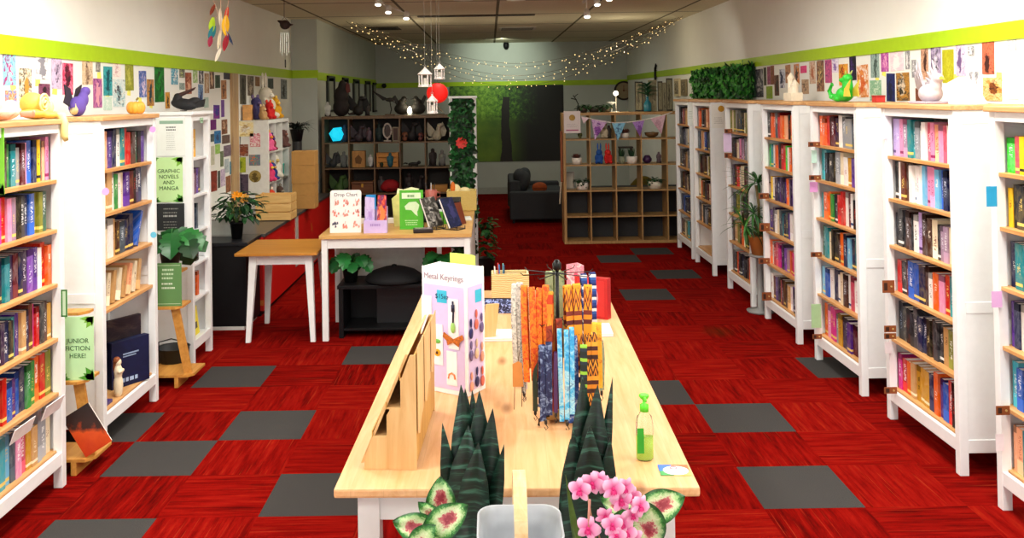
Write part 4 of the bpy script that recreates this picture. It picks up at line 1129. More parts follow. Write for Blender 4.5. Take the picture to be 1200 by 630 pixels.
o = MB().bbox(-.13, .13, -.10, .10, 0, .12, .006).build('turquoise_box', M_('#1fb8a8', .5)); o.location = cpos(2, 1, 0, .0) ; o.rotation_euler = (0, 0, PI / 2); tag(o, 'turquoise box in the right-hand middle cube of the white shelf', 'box'); MB().bbox(-.134, .134, -.104, .104, .12, .14, .004).build('lid', M_('#3ad0c0', .5), o)
o = MB().bbox(-.1, .1, -.004, .004, 0, .27, .002).build('green_folder', M_('#4a8a5a', .5)); o.location = cpos(1, 0, -.08, -.08); o.rotation_euler = (0, 0, PI / 2); tag(o, 'green folder standing in the lowest centre cube', 'folder')
ZQ = CZ + .001 + 3 * .335 + .038 + .0012
def top(y, x=-2.55): return (x, y, ZQ)
plush('big white plush rabbit sitting on the white cube shelf', top(10.55, -2.58), 1.75, '#cfc8b4', '#e0dac8', 1.3, 1)
plush('red plush at the front of the white cube shelf top', top(10.42, -2.5), .95, '#c01a1a', '#d83a2a', 1.1)
plush('blue-violet plush beside the red plush on the white cube shelf', top(10.22, -2.6), 1.2, '#3a3460', '#6a5a80', 1.1)
plush('golden yellow plush on top of the white cube shelf', top(10.78, -2.52), 1.15, '#d0981a', '#e8c050', 1.2)
plush('honey brown plush behind the yellow plush on the white cube shelf', top(10.95, -2.6), 1.25, '#c07a1a', '#e0b040', 1.2)
plush('small tan plush at the near end of white cube shelf', top(10.12, -2.5), .75, '#b08a5a', '#d8b890', 1.2)
o = MB().bbox(-.05, .05, -.03, .03, 0, .17, .004).build('paper_lamp', M_('#d8a060', .6, var=.2)); o.location = (-2.66, 10.13, ZQ); tag(o, 'little tan paper lantern box at the near corner of the cube shelf', 'lantern')
# dark spiky plant at the far end of the cube unit top
r = thing('grassy_plant', 'dark grassy potted plant at the far end of the white cube shelf', 'potted plant', (-2.5, 11.0, ZQ))
r.location = (-2.40, 11.45, ZQ - .3)
MB().lathe([(.06, .0), (.085, .14), (.09, .15), (.075, .15)], 16).build('pot', BLACK, r, True)
MB().lathe([(.06, -(ZQ - .3 - CZ) + .002), (.06, -.001)], 14).build('pedestal', M_('#2a2a2a', .5), r)
lf = MB()
for i in range(120):
    an = rr.uniform(0, 2 * PI)
    lf.leaf((0.03 * math.cos(an), .03 * math.sin(an), .14), (math.cos(an), math.sin(an), rr.uniform(.5, 2)), (0, 0, 1), rr.uniform(.16, .26), .012, rr.uniform(1, 2), 6, 0)
lf.build('foliage', [M_('#1a241c', .6)], r)
# cardboard boxes in a stack
CB = M_('#b98a4a', .8, var=.06)
zz = CZ + .001
for i, (h, w, d, lab) in enumerate([(.16, .26, .24, 'bottom cardboard box of the stack by the cube shelf'), (.13, .26, .23, 'second cardboard box from the bottom of the stack'), (.21, .27, .24, 'third cardboard box up in the stack by the cube shelf'), (.16, .265, .24, 'topmost cardboard box of the stack by cube shelf')]):
    r = thing('cardboard_box', lab, 'box', (-2.17, 10.78, zz), 0, 'cardboard boxes stacked on the counter')
    MB().bbox(-w/2, w/2, -d/2, d/2, 0, h, .003).build('carton', CB, r)
    MB().box(-.012, .012, -d/2 - .0012, d/2 + .0012, h - .0001, h + .0006).build('seam', M_('#8a6230', .7), r)
    zz += h + .0012
# wooden-topped table, tapering splayed legs
r = thing('side_table', 'small white table with an oak top and splayed legs beside the white desk', 'table', (-1.80, 8.17, 0))
OAK = wood('#c98a34', '#a96c20', 0)
MB().bbox(-.37, .325, -.40, .36, .735, .76, .004).build('table_top', OAK, r)
MB().bbox(-.235, .235, -.30, -.28, .645, .735, .002).bbox(-.235, .235, .26, .28, .645, .735, .002).bbox(-.255, -.235, -.28, .26, .645, .735, .002).bbox(.235, .255, -.28, .26, .645, .735, .002).build('apron', WHITE, r)
for sx in (-1, 1):
    for sy in (-1, 1):
        bx, by = sx * .275, sy * .33 - .01; tx, ty = sx * .235, sy * .27 - .01
        lg = MB(); a_ = .019; b_ = .032
        lg.add([(bx - a_, by - a_, 0), (bx + a_, by - a_, 0), (bx + a_, by + a_, 0), (bx - a_, by + a_, 0), (tx - b_, ty - b_, .735), (tx + b_, ty - b_, .735), (tx + b_, ty + b_, .735), (tx - b_, ty + b_, .735)],
               [(3, 2, 1, 0), (4, 5, 6, 7), (0, 1, 5, 4), (1, 2, 6, 5), (2, 3, 7, 6), (3, 0, 4, 7)])
        lg.build('leg', WHITE, r)
# ------------------------------------------------------------ white desk with return
DZ = .895
BIRCH = wood('#d9ac68', '#bf8f4c', 0)
r = thing('desk', 'white L-shaped sales desk with a pale wooden top and turned-in white legs', 'desk', (0, 0, 0))
MB().prism([(-1.46, 7.80), (-.17, 7.80), (-.17, 10.15), (-.62, 10.15), (-.62, 8.55), (-1.46, 8.55)], 2, DZ - .03, DZ).build('desk_top', BIRCH, r)
MB().bbox(-1.40, -.23, 7.835, 7.855, DZ - .115, DZ - .03, .002).build('apron', WHITE, r)
for x, y in ((-1.445, 7.82), (-.235, 7.82), (-1.445, 8.48), (-.235, 10.07), (-.6, 10.07)):
    MB().bbox(x, x + .05, y, y + .05, 0, DZ - .03, .003).build('leg', WHITE, r)
MB().bbox(-1.40, -.62, 8.50, 8.515, .3, DZ - .03, .002).build('back_panel', M_('#dcdcd8', .5), r)
MB().bbox(-.2, -.18, 7.9, 10.06, .25, DZ - .03, .002).build('side_panel', M_('#e6e4e0', .5), r)
# black low cabinet under the desk
r = thing('black_bench', 'low black cabinet under the white desk', 'cabinet', (-.9, 8.1, 0))
bk = M_('#0b0b0d', .45, spec=.25)
MB().bbox(-.43, .50, -.2, .25, .42, .45, .003).build('top', bk, r)
MB().bbox(-.42, -.38, -.19, .24, 0, .42, .003).build('side', bk, r); MB().bbox(.46, .49, -.19, .24, 0, .42, .003).build('side', bk, r)
MB().bbox(-.12, .46, .02, .05, .03, .42, .003).build('door', M_('#1a1a1d', .4), r); MB().bbox(-.38, .46, .22, .24, .03, .42, .002).build('back', bk, r)
MB().bbox(-.38, .46, -.18, .22, .06, .08, .002).build('shelf', bk, r)
r = thing('black_pouf', 'rounded black cushion with a button on the low black cabinet', 'cushion', (-.86, 8.1, .4515))
MB().lathe([(.24, 0), (.262, .018), (.24, .05), (.19, .085), (.10, .115), (.0, .125)], 28).build('cover', M_('#121214', .7, spec=.2), r, True); MB().lathe([(.022, .118), (.022, .138), (.0, .144)], 12).build('button', M_('#121214', .7, spec=.2), r)
monstera('leafy green plant in the corner of the low black cabinet under the desk', (-1.24, 8.08, .4515), 12, .12, 9, [M_('#1f6a30', .35), M_('#2c8440', .35), M_('#155024', .35)], .15, BLACK)
monstera('second leafy green plant on low black cabinet, half behind the keyring display', (-.46, 8.12, .4515), 8, .10, 12, [M_('#1f6a30', .35), M_('#2c8440', .35)], .14, BLACK)
# --- things on the desk
# earring board
a0, a1, b0, b1 = frect(386, 222, 422, 272, 7.92)
r = thing('earring_board', 'white round-cornered board of nine pink pieces headed Drop Chart, on the desk', 'display board', ((a0 + a1) / 2, 7.95, DZ + .001), 0)
w, h = (a1 - a0) / 2, .365
Mt = Matrix.Rotation(-.12, 4, 'X')
bm = [(-w, .0), (w, .0), (w, h - .02), (w - .006, h - .006), (w - .02, h), (-w + .02, h), (-w + .006, h - .006), (-w, h - .02)]
MB().prism(bm, 1, -.004, 0, M=Mt).build('card', M_('#f0eae6', .5), r)
MB().box(-.04, .04, .02, .06, 0, .006).bbox(-.015, .015, .0, .09, .0, .01, .002).prism([(.004, .0), (.085, .0), (.03, .22)], 0, -.006, .006).build('prop', M_('#e8e2de', .5), r)
o = text('lettering', 'Drop Chart', .042, (0, -.007, h - .035), (PI / 2, 0, 0), M_('#3a3a40', .5), r); o.matrix_local = Mt @ Matrix.Translation(Vector((0, -.0055, h - .04))) @ Matrix.Rotation(PI / 2, 4, 'X')
for row in range(3):
    for col in range(3):
        x, z = (-.085, 0, .085)[col] * w / .13, (.235, .145, .045)[row]
        c = '#5a5a70' if (row, col) == (2, 0) else '#e0887a' if (row + col) % 2 else '#e8a090'
        e = MB()
        rr2 = random.Random(row * 3 + col)
        for q in range(6):
            xx, zz_ = x + rr2.uniform(-.028, .02), z + rr2.uniform(-.015, .035); e.prism([(xx, zz_), (xx + .016, zz_ + .004), (xx + .012, zz_ + .024), (xx + .002, zz_ + .02)], 1, -.0058, -.0042 - .0002 * q, M=Mt)
        e.tube([Mt @ Vector((x - .005, -.006, z + .03)), Mt @ Vector((x, -.006, z + .055))], .002, 5)
        e.build('earring', M_(c, .5), r)
# leaflet holder
a0, a1, b0, b1 = frect(427, 226, 454, 271, 7.95)
r = thing('leaflet_holder', 'clear leaflet holder with a lilac front and two leaflets on the desk', 'leaflet holder', ((a0 + a1) / 2, 7.93, DZ + .001))
w = .10
MB().bbox(-w, w, -.03, .05, 0, .006, .002).bbox(-w, w, -.034, -.03, 0, .11, .001).bbox(-w, w, .046, .05, 0, .22, .001).bbox(-w, -w + .004, -.03, .046, 0, .11, .001).bbox(w - .004, w, -.03, .046, 0, .11, .001).build('holder', M_('#cdb8ea', .3), r)
lines(r, w * .7, .06, 1, .02, .02, M_('#a888d0', .5), th=-.0352, seed=21)
MB().prism([(-w + .008, .03), (-.008, .03), (-.008, .30), (-w + .012, .31)], 1, -.008, -.004).build('leaflet', art(['#c9b2e6', '#d8c8f0', '#b89ad8'], 501, 1.5), r)
MB().prism([(-w + .02, .2), (.004, .2), (.004, .325), (-w + .02, .325)], 1, .0, .004).build('leaflet', M_('#1f88c8', .4), r)
MB().prism([(.008, .03), (w - .008, .03), (w - .005, .32), (.02, .32)], 1, .002, .006).build('leaflet', art(['#f0ece8', '#e8502a', '#5a1f6a', '#f08a4a'], 502, 1.6), r)
# green sign book in a stand
a0, a1, b0, b1 = frect(469, 222, 496, 263, 8.15)
r = thing('sign', 'bright green upright card with white animal shape in a stand on the desk', 'sign', ((a0 + a1) / 2, 8.12, DZ + .001))
w, h = (a1 - a0) / 2, b1 - DZ
MB().bbox(-w, w, -.004, .0, .0, h, .001).bbox(-w, w, -.03, .04, 0, .006, .001).build('card', M_('#4fae2a', .4), r)
MB().box(-w * .8, w * .8, -.0052, -.004, h * .78, h * .93).build('title_bar', M_('#d8ecc8', .5), r); lines(r, w * .5, h * .82, 1, .02, .02, M_('#5a8a4a', .5), th=-.0062, seed=22)
MB().prism([(-.06, .2), (-.02, .235), (.04, .24), (.07, .21), (.06, .17), (.05, .15), (.055, .11), (.03, .13), (0, .165), (-.05, .17)], 1, -.0054, -.004).build('animal_shape', M_('#cfe6bc', .5), r)
lines(r, w * .8, .07, 3, .008, .018, M_('#bfe0a8', .5), th=-.0052, seed=23)
# yellow flowers / bag behind it
r = thing('paper_bag', 'pale yellow paper bag behind the green card on the desk', 'bag', (-.92 + .02, 8.32, DZ + .001))
r.location.x = at(478, 240, 1, 8.32).x
MB().prism([(-.12, 0), (.10, 0), (.13, .27), (.06, .31), (.0, .285), (-.08, .30), (-.14, .25)], 1, -.05, .05).build('bag', M_('#e6e48a', .6, var=.1), r)
MB().prism([(-.10, .26), (.09, .26), (.10, .33), (.03, .345), (-.04, .325), (-.09, .335)], 1, -.03, .03).build('tissue', M_('#f0eec0', .7), r)
# payment terminal
r = thing('card_reader', 'flat dark card reader lying near the front edge of the desk', 'card reader', (at(497, 270, 2, DZ).x, 7.9, DZ + .001), .1)
MB().bbox(-.085, .085, -.05, .06, 0, .035, .008).build('body', M_('#241a1c', .4), r); MB().bbox(-.07, .07, -.035, .045, .035, .037, .001).build('screen', M_('#8a7a7a', .2), r)
# books displayed on easels
for px, lab, c, dy in ((512, 'black and white magazine tilted back on a stand on desk', ['#1a1a1c', '#4a4640', '#c8c4bc'], 8.1), (535, 'dark blue book tilted back on a stand on the desk', ['#141a34', '#1e2648', '#3a3a6a'], 8.05)):
    r = thing('display_book', lab, 'book', (at(px, 268, 2, DZ).x, dy, DZ + .001), .9 if px == 512 else 1.0)
    Mt = Matrix.Translation(Vector((0, 0, .022))) @ Matrix.Rotation(-.42, 4, 'X')
    MB().bbox(-.09, .09, -.004, -.001, 0, .27, .001, M=Mt).bbox(-.09, .09, .016, .019, 0, .27, .001, M=Mt).build('cover', art(c, 510 + px, 1.8), r)
    MB().bbox(-.087, .087, -.001, .016, .002, .267, .001, M=Mt).build('page_block', PAPER, r)
    MB().tube([(-.06, -.05, .004), (-.06, .10, .004), (-.06, .09, .15)], .004, 6).tube([(.06, -.05, .004), (.06, .10, .004), (.06, .09, .15)], .004, 6).tube([(-.06, -.05, .004), (.06, -.05, .004)], .004, 6).tube([(-.06, -.05, .004), (-.06, -.05, .03)], .004, 6).tube([(.06, -.05, .004), (.06, -.05, .03)], .004, 6).build('wire_stand', M_('#2a2a2c', .4), r)
r = thing('display_book', 'reddish brown book on edge behind the dark blue book on desk', 'book', (at(543, 256, 2, DZ).x, 8.35, DZ + .001), 1.0)
MB().bbox(-.07, .07, 0, .02, 0, .2, .002, M=Matrix.Rotation(-.3, 4, 'X') ).build('cover', M_('#7a3a24', .5), r); r.location.z += .002
# pink mug with pens
r = thing('mug', 'dusty pink mug holding pens behind the magazine on desk', 'mug', (at(505, 226, 1, 8.6).x, 8.6, DZ + .001))
MB().lathe([(.05, 0), (.055, .01), (.055, .10), (.05, .10), (.048, .012)], 20).build('cup', M_('#a85a4e', .4), r, True)
MB().tube([(.055, 0, .08), (.085, 0, .075), (.085, 0, .035), (.055, 0, .03)], .006, 8).build('handle', M_('#a85a4e', .4), r, True)
# lift mug onto a dark box
zb = .19
r.location.z = DZ + .001 + zb + .001
o = thing('till_box', 'black cash drawer unit behind the displayed books on desk', 'cash register', (at(520, 240, 1, 8.75).x, 8.7, DZ + .001))
MB().bbox(-.22, .16, -.17, .2, 0, zb, .006).build('body', BLACK, o); MB().bbox(-.2, .14, -.176, -.17, .03, .10, .002).build('drawer', M_('#222226', .4), o)
for k, (dx, dy, c, lab) in enumerate(((.0, .02, '#c8c8cc', 'silver'), (.02, -.02, '#2a2a30', 'black'), (-.025, .0, '#3a3a44', 'charcoal'))):
    q = thing('pen', '%s pen standing in the dusty pink mug' % lab, 'pen', r.location + Vector((dx * .8, dy * .8, .014)), 0, 'pens in the pink mug')
    MB().tube([(0, 0, 0), (dx * 1.2, dy, .15)], .004, 6).build('barrel', M_(c, .4), q)
# green box, white papers, yellow basket on the return
o = MB().bbox(-.08, .08, -.06, .06, 0, .11, .004).build('tissue_box', M_('#5ab82a', .5)); o.location = (at(517, 238, 1, 8.45).x, 8.45, DZ + .001); tag(o, 'bright green box behind the displayed books on the desk', 'box'); MB().bbox(-.05, .05, -.03, .03, .11, .125, .004).build('tissue', M_('#f2f0ee', .6), o)
r = thing('basket', 'yellow woven basket on the far end of the desk beside the ivy column', 'basket', (at(545, 240, 2, DZ).x - .02, 9.45, DZ + .001))
def wicker(a, b):
    t = NT('wicker'); w1 = t.n('ShaderNodeTexWave', wave_type='BANDS', bands_direction='Z'); t.l(t.coords(), w1.inputs['Vector']); w1.inputs['Scale'].default_value = 34; w1.inputs['Distortion'].default_value = 3
    t.set(t.ramp(w1.outputs['Fac'], [(.2, srgb(a)), (.7, srgb(b))]), .6); t.bump(w1.outputs['Fac'], .6, .006); return t.m
MB().bbox(-.14, .14, -.10, .10, 0, .02, .006).bbox(-.15, .15, -.11, -.095, .0, .20, .006).bbox(-.15, .15, .095, .11, 0, .20, .006).bbox(-.15, -.135, -.1, .1, 0, .2, .006).bbox(.135, .15, -.1, .1, 0, .2, .006).build('body', wicker('#c8a038', '#ecd888'), r)
MB().ell((-.06, 0, .2), (.05, .06, .06)).ell((.03, -.02, .19), (.06, .06, .04)).build('contents', M_('#e8d8a0', .6), r, True); MB().ell((-.09, -.05, .23), (.025, .02, .06)).build('contents', M_('#e0701a', .5), r, True)
r = thing('leaflet_pile', 'small pile of printed white leaflets near the right end of the desk', 'leaflets', (at(548, 252, 2, DZ).x - .03, 8.7, DZ + .001), .1)
for k in range(5): MB().box(-.07, .07, -.1, .1, .003 * k, .003 * k + .0028).build('leaflet', M_('#e8ece4', .6), r)
lines(r, .06, .0, 1, .001, .01, DKG, th=0, seed=2)
o = MB().bbox(-.62, .02, 0, .03, 0, .05, .004).build('cable_cover', M_('#efeeea', .5)); o.location = (-.72, 8.49, DZ + .001); tag(o, 'long low white box along the back edge of the desk', 'tray')
# ------------------------------------------------------------ ivy column
r = thing('ivy_column', 'tall narrow white shelf column faced with artificial ivy and one red flower', 'column', (0, 0, 0))
IX0, IX1, IY = -.455, -.155, 10.35
for x0, x1 in ((IX0, IX0 + .035), (IX1 - .045, IX1)): MB().bbox(x0, x1, IY, IY + .3, 0, 2.03, .003).build('side_panel', WHITE2, r)
MB().bbox(IX0 - .01, IX1 + .01, IY - .01, IY + .31, 2.03, 2.055, .003).build('top_board', WHITE2, r)
MB().box(IX0 + .035, IX1 - .045, IY + .03, IY + .05, 0, 2.03).build('backing', M_('#0e2414', .8), r)
ivy_mat('foliage', None, (IX0 + .04, IX1 - .05), (IY + .0, IY + .02), (.3, 2.02), 1, 1500, [M_('#1a4a26', .4), M_('#12381c', .4), M_('#2a6a34', .4), M_('#0c2814', .4)], r, (.05, .09), seed=8)
fl = MB()
for k in range(9): fl.leaf((at(541, 167, 1, IY).x, IY - .03, at(541, 167, 1, IY).z), (math.cos(k * .7), -.4, math.sin(k * .7)), (0, -1, 0), .07, .05, .4, 4)
fl.build('flower', M_('#d83a34', .5), r)
# small floor plant beside the desk
r = thing('floor_plant', 'small leafy plant on the floor beside the right end of the desk', 'potted plant', (-.06, 10.6, 0))
MB().lathe([(.07, 0), (.10, .2), (.105, .2), (.09, .2)], 16).build('pot', M_('#2a2420', .6), r, True)
lf = MB()
for i in range(110):
    an = rr.uniform(0, 2 * PI); z = rr.uniform(.2, .65)
    lf.leaf((.09 * math.cos(an) * rr.random(), .09 * math.sin(an) * rr.random(), z), (math.cos(an), math.sin(an), rr.uniform(-.7, .5)), (0, 0, 1), .09, .05, .5, 4, i % 2)
lf.build('foliage', [M_('#1a4a22', .5), M_('#2a6a30', .5)], r)
# ------------------------------------------------------------ the two big open cube shelves at the back
KW = wood('#b9925c', '#9a7444', 2)
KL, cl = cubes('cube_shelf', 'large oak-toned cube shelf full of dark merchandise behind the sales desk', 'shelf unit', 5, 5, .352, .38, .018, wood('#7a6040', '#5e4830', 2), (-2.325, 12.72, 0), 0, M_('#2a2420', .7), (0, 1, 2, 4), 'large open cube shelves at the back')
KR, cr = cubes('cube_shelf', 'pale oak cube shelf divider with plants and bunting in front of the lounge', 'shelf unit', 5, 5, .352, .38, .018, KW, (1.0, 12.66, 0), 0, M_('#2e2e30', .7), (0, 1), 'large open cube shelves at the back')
KLo, KRo = Vector((-2.325, 12.72, 0)), Vector((1.0, 12.66, 0))
def inl(i, j, dx=0, dy=-.08): return KLo + cl(i, 4 - j) + Vector((dx, dy, .001))
def inr(i, j, dx=0, dy=-.08): return KRo + cr(i, 4 - j) + Vector((dx, dy, .001))
# left: row 0 is the top row
r = thing('polyhedron_lamp', 'glowing turquoise many-sided lamp in the top left cube', 'lamp', inl(0, 0, .0))
bm = bmesh.new(); bmesh.ops.create_icosphere(bm, subdivisions=1, radius=.115)
lamp = MB().bm(bm, 0, Matrix.Translation(Vector((0, 0, .112))) @ Matrix.Rotation(.55, 4, 'Y')).build('shade', emit('#18c8e8', 1.0, '#20c0d8'), r)
MB().lathe([(.05, 0), (.05, .012)], 14).build('base', BLACK, r)
def fig(lab, pos, s, c, kind, name='figurine', cat='figurine'):
    r = thing(name, lab, cat, pos, rnd.uniform(-.4, .4))
    m = M_(c, .6, var=.2)
    if kind == 'dragon':
        blob('body', [((0, 0, .06 * s), (.06 * s, .05 * s, .06 * s)), ((.02 * s, 0, .13 * s), (.03 * s, .03 * s, .06 * s)), ((.045 * s, -.01 * s, .19 * s), (.045 * s, .025 * s, .025 * s))], m, r, .01)
        for q in (-1, 1): MB().prism([(0, .1 * s), (-.02 * s + q * .09 * s, .23 * s), (q * .12 * s, .12 * s), (q * .10 * s, .06 * s), (q * .03 * s, .04 * s)], 1, .02 * s, .026 * s).build('wing', m, r)
        MB().tube([(-.04 * s, 0, .03 * s), (-.10 * s, -.01, .02 * s), (-.13 * s, -.03 * s, .06 * s)], [.02 * s, .012 * s, .003], 8).build('tail', m, r, True)
    elif kind == 'person':
        blob('body', [((0, 0, .06 * s), (.045 * s, .04 * s, .06 * s)), ((0, 0, .13 * s), (.035 * s, .03 * s, .05 * s)), ((0, 0, .2 * s), (.026 * s, .026 * s, .03 * s)), ((-.04 * s, 0, .13 * s), (.014 * s, .016 * s, .05 * s)), ((.04 * s, 0, .13 * s), (.014 * s, .016 * s, .05 * s))], m, r, .009)
        MB().prism([(-.05 * s, .0), (.05 * s, .0), (.03 * s, .17 * s), (-.03 * s, .17 * s)], 1, .035 * s, .042 * s).build('cloak', M_('#2a2a30', .7), r)
    elif kind == 'skull':
        blob('body', [((0, 0, .09 * s), (.06 * s, .075 * s, .06 * s)), ((0, -.04 * s, .035 * s), (.04 * s, .045 * s, .035 * s))], m, r, .01)
        for q in (-1, 1): MB().ell((q * .026 * s, -.066 * s, .085 * s), (.016 * s, .012 * s, .016 * s)).build('eye_socket', BLACK, r, True)
    return r
FG = [(0, 0, .11, 'dark blue standing figurine at the right of the top left cube', '#24405a', 'person', 1.1), (1, 0, -.05, 'dark winged dragon figurine in the second top cube', '#3a3036', 'dragon', 1.1), (1, 0, .09, 'mauve-grey figurine in the second top cube', '#5a4a54', 'person', .9),
      (0, 1, -.06, 'grey pair-winged dragon figurine in the left cube of the second row', '#34383a', 'dragon', 1.0), (0, 1, .09, 'silvery figurine at the right of the left second-row cube', '#6a6e6a', 'person', 1.0), (1, 1, .11, 'small white skeleton figurine beside the wooden box', '#c8c8c4', 'person', .8),
      (0, 2, .02, 'mossy green curled dragon figurine in the left cube of the third row', '#3a5a24', 'dragon', 1.15), (1, 2, .09, 'dull grey dragon figurine standing behind the carved chest', '#4a4a44', 'dragon', .7),
      (3, 0, -.02, 'black winged dragon figurine in the fourth top cube', '#1c1a1c', 'dragon', 1.25), (3, 0, -.11, 'reddish skull ornament in the fourth top cube', '#7a4a34', 'skull', .9), (3, 0, .11, 'brown skull ornament at the right of the fourth top cube', '#6a3a34', 'skull', .8),
      (4, 0, -.02, 'bone white dragon skull figurine in the rightmost top cube', '#a8a08a', 'dragon', 1.15), (4, 1, .05, 'pale grey figurine in the rightmost cube of the second row', '#6a6a66', 'person', 1.0), (4, 1, -.08, 'dark cloaked figurine in the rightmost cube of the second row', '#28201e', 'person', 1.1),
      (3, 1, .0, 'small black cat figurine lying in the empty bright cube', '#1a1816', 'cat', 1), (3, 2, -.06, 'dark hooded figurine in the fourth cube of the third row', '#241c1c', 'person', 1.2), (3, 2, .07, 'black dragon figurine in the fourth cube of the third row', '#201a1a', 'dragon', 1.1),
      (2, 2, -.10, 'dim grey figurine left of the red cushion', '#4a4444', 'person', 1.0)]
for i, j, dx, lab, c, kind, s in FG:
    if kind == 'cat':
        r = thing('figurine', lab, 'figurine', inl(i, j, dx)); m = M_(c, .6)
        blob('body', [((0, 0, .035), (.08, .03, .025)), ((.08, -.01, .055), (.028, .026, .026))], m, r, .008)
        for q in (-.06, -.03, .04, .06): MB().tube([(q, -.01, .03), (q, -.015, .0)], .008, 6).build('leg', m, r)
        MB().tube([(-.08, 0, .04), (-.12, 0, .05), (-.14, 0, .035)], [.012, .01, .006], 6).build('tail', m, r)
    else: fig(lab, inl(i, j, dx), s, c, kind)
o = MB().bbox(-.09, .09, -.06, .06, 0, .23, .006).build('wooden_box', wood('#c08a44', '#9a6a2c', 2)); o.location = inl(1, 1, -.05); tag(o, 'upright carved wooden box in the second cube of second row', 'box'); MB().prism([(-.04, .06), (.03, .05), (.05, .12), (.0, .18), (-.05, .13)], 1, -.064, -.06).build('carving', M_('#6a4418', .6), o)
r = thing('carved_chest', 'brown wooden chest in the second cube of the third row', 'chest', inl(1, 2, .0)); MB().bbox(-.15, .15, -.08, .10, 0, .12, .006).build('body', wood('#7a4a24', '#5a3418', 0), r); MB().bbox(-.155, .155, -.085, .105, .12, .16, .012).build('lid', wood('#7a4a24', '#5a3418', 0), r); MB().bbox(-.015, .015, -.088, -.08, .08, .13, .002).build('latch', M_('#b8903a', .4, .8), r)
crate('wooden_crate', 'orange-brown slatted crate in the centre cube of the second row', inl(2, 1, 0, -.16), .30, .22, .2, 3, mt=wood('#d09038', '#a86a20', 0))
fig('teal blue figurine standing before the orange-brown crate', inl(2, 1, .04, -.178), .9, '#1c5a6a', 'person').location.z += 0
fig('small dark green figurine before the orange-brown crate', inl(2, 1, -.08, -.178), .5, '#24381c', 'skull')
r = thing('cushion', 'deep red rounded cushion in the centre cube of the third row', 'cushion', inl(2, 2, .03)); blob('cover', [((0, 0, .09), (.13, .10, .09)), ((-.06, 0, .07), (.09, .09, .06))], M_('#9a1018', .8), r, .012)
MB().tube([(-.10, -.05, .05), (0, -.10, .06), (.11, -.06, .05)], .006, 6).build('seam', M_('#6a0a10', .8), r)
r = thing('hand_mirror', 'white oval-framed mirror standing in the centre top cube', 'mirror', inl(2, 0, -.0, -.12))
pts = [(.055 * math.cos(k * PI / 12), 0, .15 + .10 * math.sin(k * PI / 12)) for k in range(25)]
MB().tube(pts, .012, 8).tube([(-.05, 0, .01), (.05, 0, .01)], .012, 8).tube([(0, 0, .01), (0, 0, .05)], .012, 8).build('frame', M_('#b8aea4', .5), r, True); MB().lathe([(.05, 0), (.05, .004)], 20, M=Matrix.Translation(Vector((0, .004, .15))) @ Matrix.Diagonal(Vector((1, 1, 1.85, 1))) @ Matrix.Rotation(PI / 2, 4, 'X')).build('glass', M_('#3a2a24', .1), r)
o = fig('dark green bottle-shaped figurine left of the mirror', inl(2, 0, -.12), 1.1, '#1c2c2a', 'person')
r = thing('framed_picture', 'small brown picture frame right of the mirror in the centre top cube', 'frame', inl(2, 0, .11)); MB().bbox(-.045, .045, -.01, .01, 0, .2, .003).build('frame', M_('#9a8a70', .5), r); MB().box(-.032, .032, -.0115, -.01, .015, .185).build('print', M_('#4a2a1e', .5), r)
o = MB().bbox(-.12, .12, -.08, .08, 0, .10, .006).build('wooden_tray', wood('#b88438', '#90601e', 0)); o.location = inl(4, 2, .0); tag(o, 'pale wooden block tray in the rightmost cube of the third row', 'tray'); MB().bbox(-.10, .10, -.06, .06, .10, .103, .001).build('inlay', M_('#6a4a20', .6), o)
# on top of the left cube shelf
ZK = 5 * .352 + .038 + .0012
def on(px, lab, c, kind, s):
    p = at(px, 130, 1, 12.9); return fig(lab, (p.x, 12.9, ZK), s, c, kind)
on(384, 'white figurine at the left end on top of the big cube shelf', '#d0d0c8', 'person', .9)
r = thing('carved_figure', 'large dark carved figure standing on the big cube shelf', 'statue', (at(398, 130, 1, 12.88).x + .02, 12.9, ZK))
blob('body', [((0, 0, .12), (.12, .09, .13)), ((.0, 0, .28), (.11, .08, .14)), ((.02, 0, .42), (.06, .06, .09))], M_('#1e1614', .7, var=.3), r, .016); MB().prism([(.06, .3), (.13, .34), (.12, .44), (.08, .47)], 1, -.03, .03).build('crest', M_('#5a1c14', .6), r)
on(420, 'dark winged dragon standing mid-shelf before the black window frames', '#181614', 'dragon', 1.3)
on(431, 'small dark figurine right of the winged dragon', '#241c1a', 'person', .7)
r = thing('bird_figure', 'black swooping bird on a branch on the big cube shelf', 'bird figure', (at(457, 130, 1, 12.9).x, 12.9, ZK)); bl = M_('#16140f', .7)
blob('body', [((0, 0, .22), (.07, .03, .03)), ((.07, 0, .25), (.03, .025, .025))], bl, r, .008); MB().prism([(0, .22), (-.26, .36), (-.1, .21)], 1, -.006, .006).build('wing', bl, r); MB().prism([(.0, .22), (.12, .14), (.04, .21)], 1, -.02, -.01).build('wing', bl, r); MB().tube([(0, 0, .2), (.02, 0, .08), (.0, 0, 0.004)], .008, 6).build('stand', bl, r); MB().bbox(-.07, .07, -.03, .03, 0, .02, .004).build('base', M_('#5a4a3a', .7), r)
for px, lab in ((471, 'black perched raven figure with tail up on the big cube shelf'), (490, 'black raven figure facing left on the big cube shelf')):
    p = at(px, 130, 1, 12.9); r = thing('raven_figure', lab, 'bird figure', (p.x, 12.9, ZK), 0)
    blob('body', [((0, 0, .09), (.11, .07, .085)), ((.0, 0, .17), (.06, .05, .06)), ((-.03 if px > 480 else .03, 0, .23), (.04, .04, .04))], bl, r, .01); sg = -1 if px > 480 else 1
    MB().tube([(sg * .05, -.01, .23), (sg * .10, -.02, .22)], [.014, .003], 8).build('beak', bl, r)
    MB().prism([(-sg * .06, .1), (-sg * .12, .25), (-sg * .09, .28), (-sg * .02, .16)], 1, -.02, .02).build('tail', bl, r)
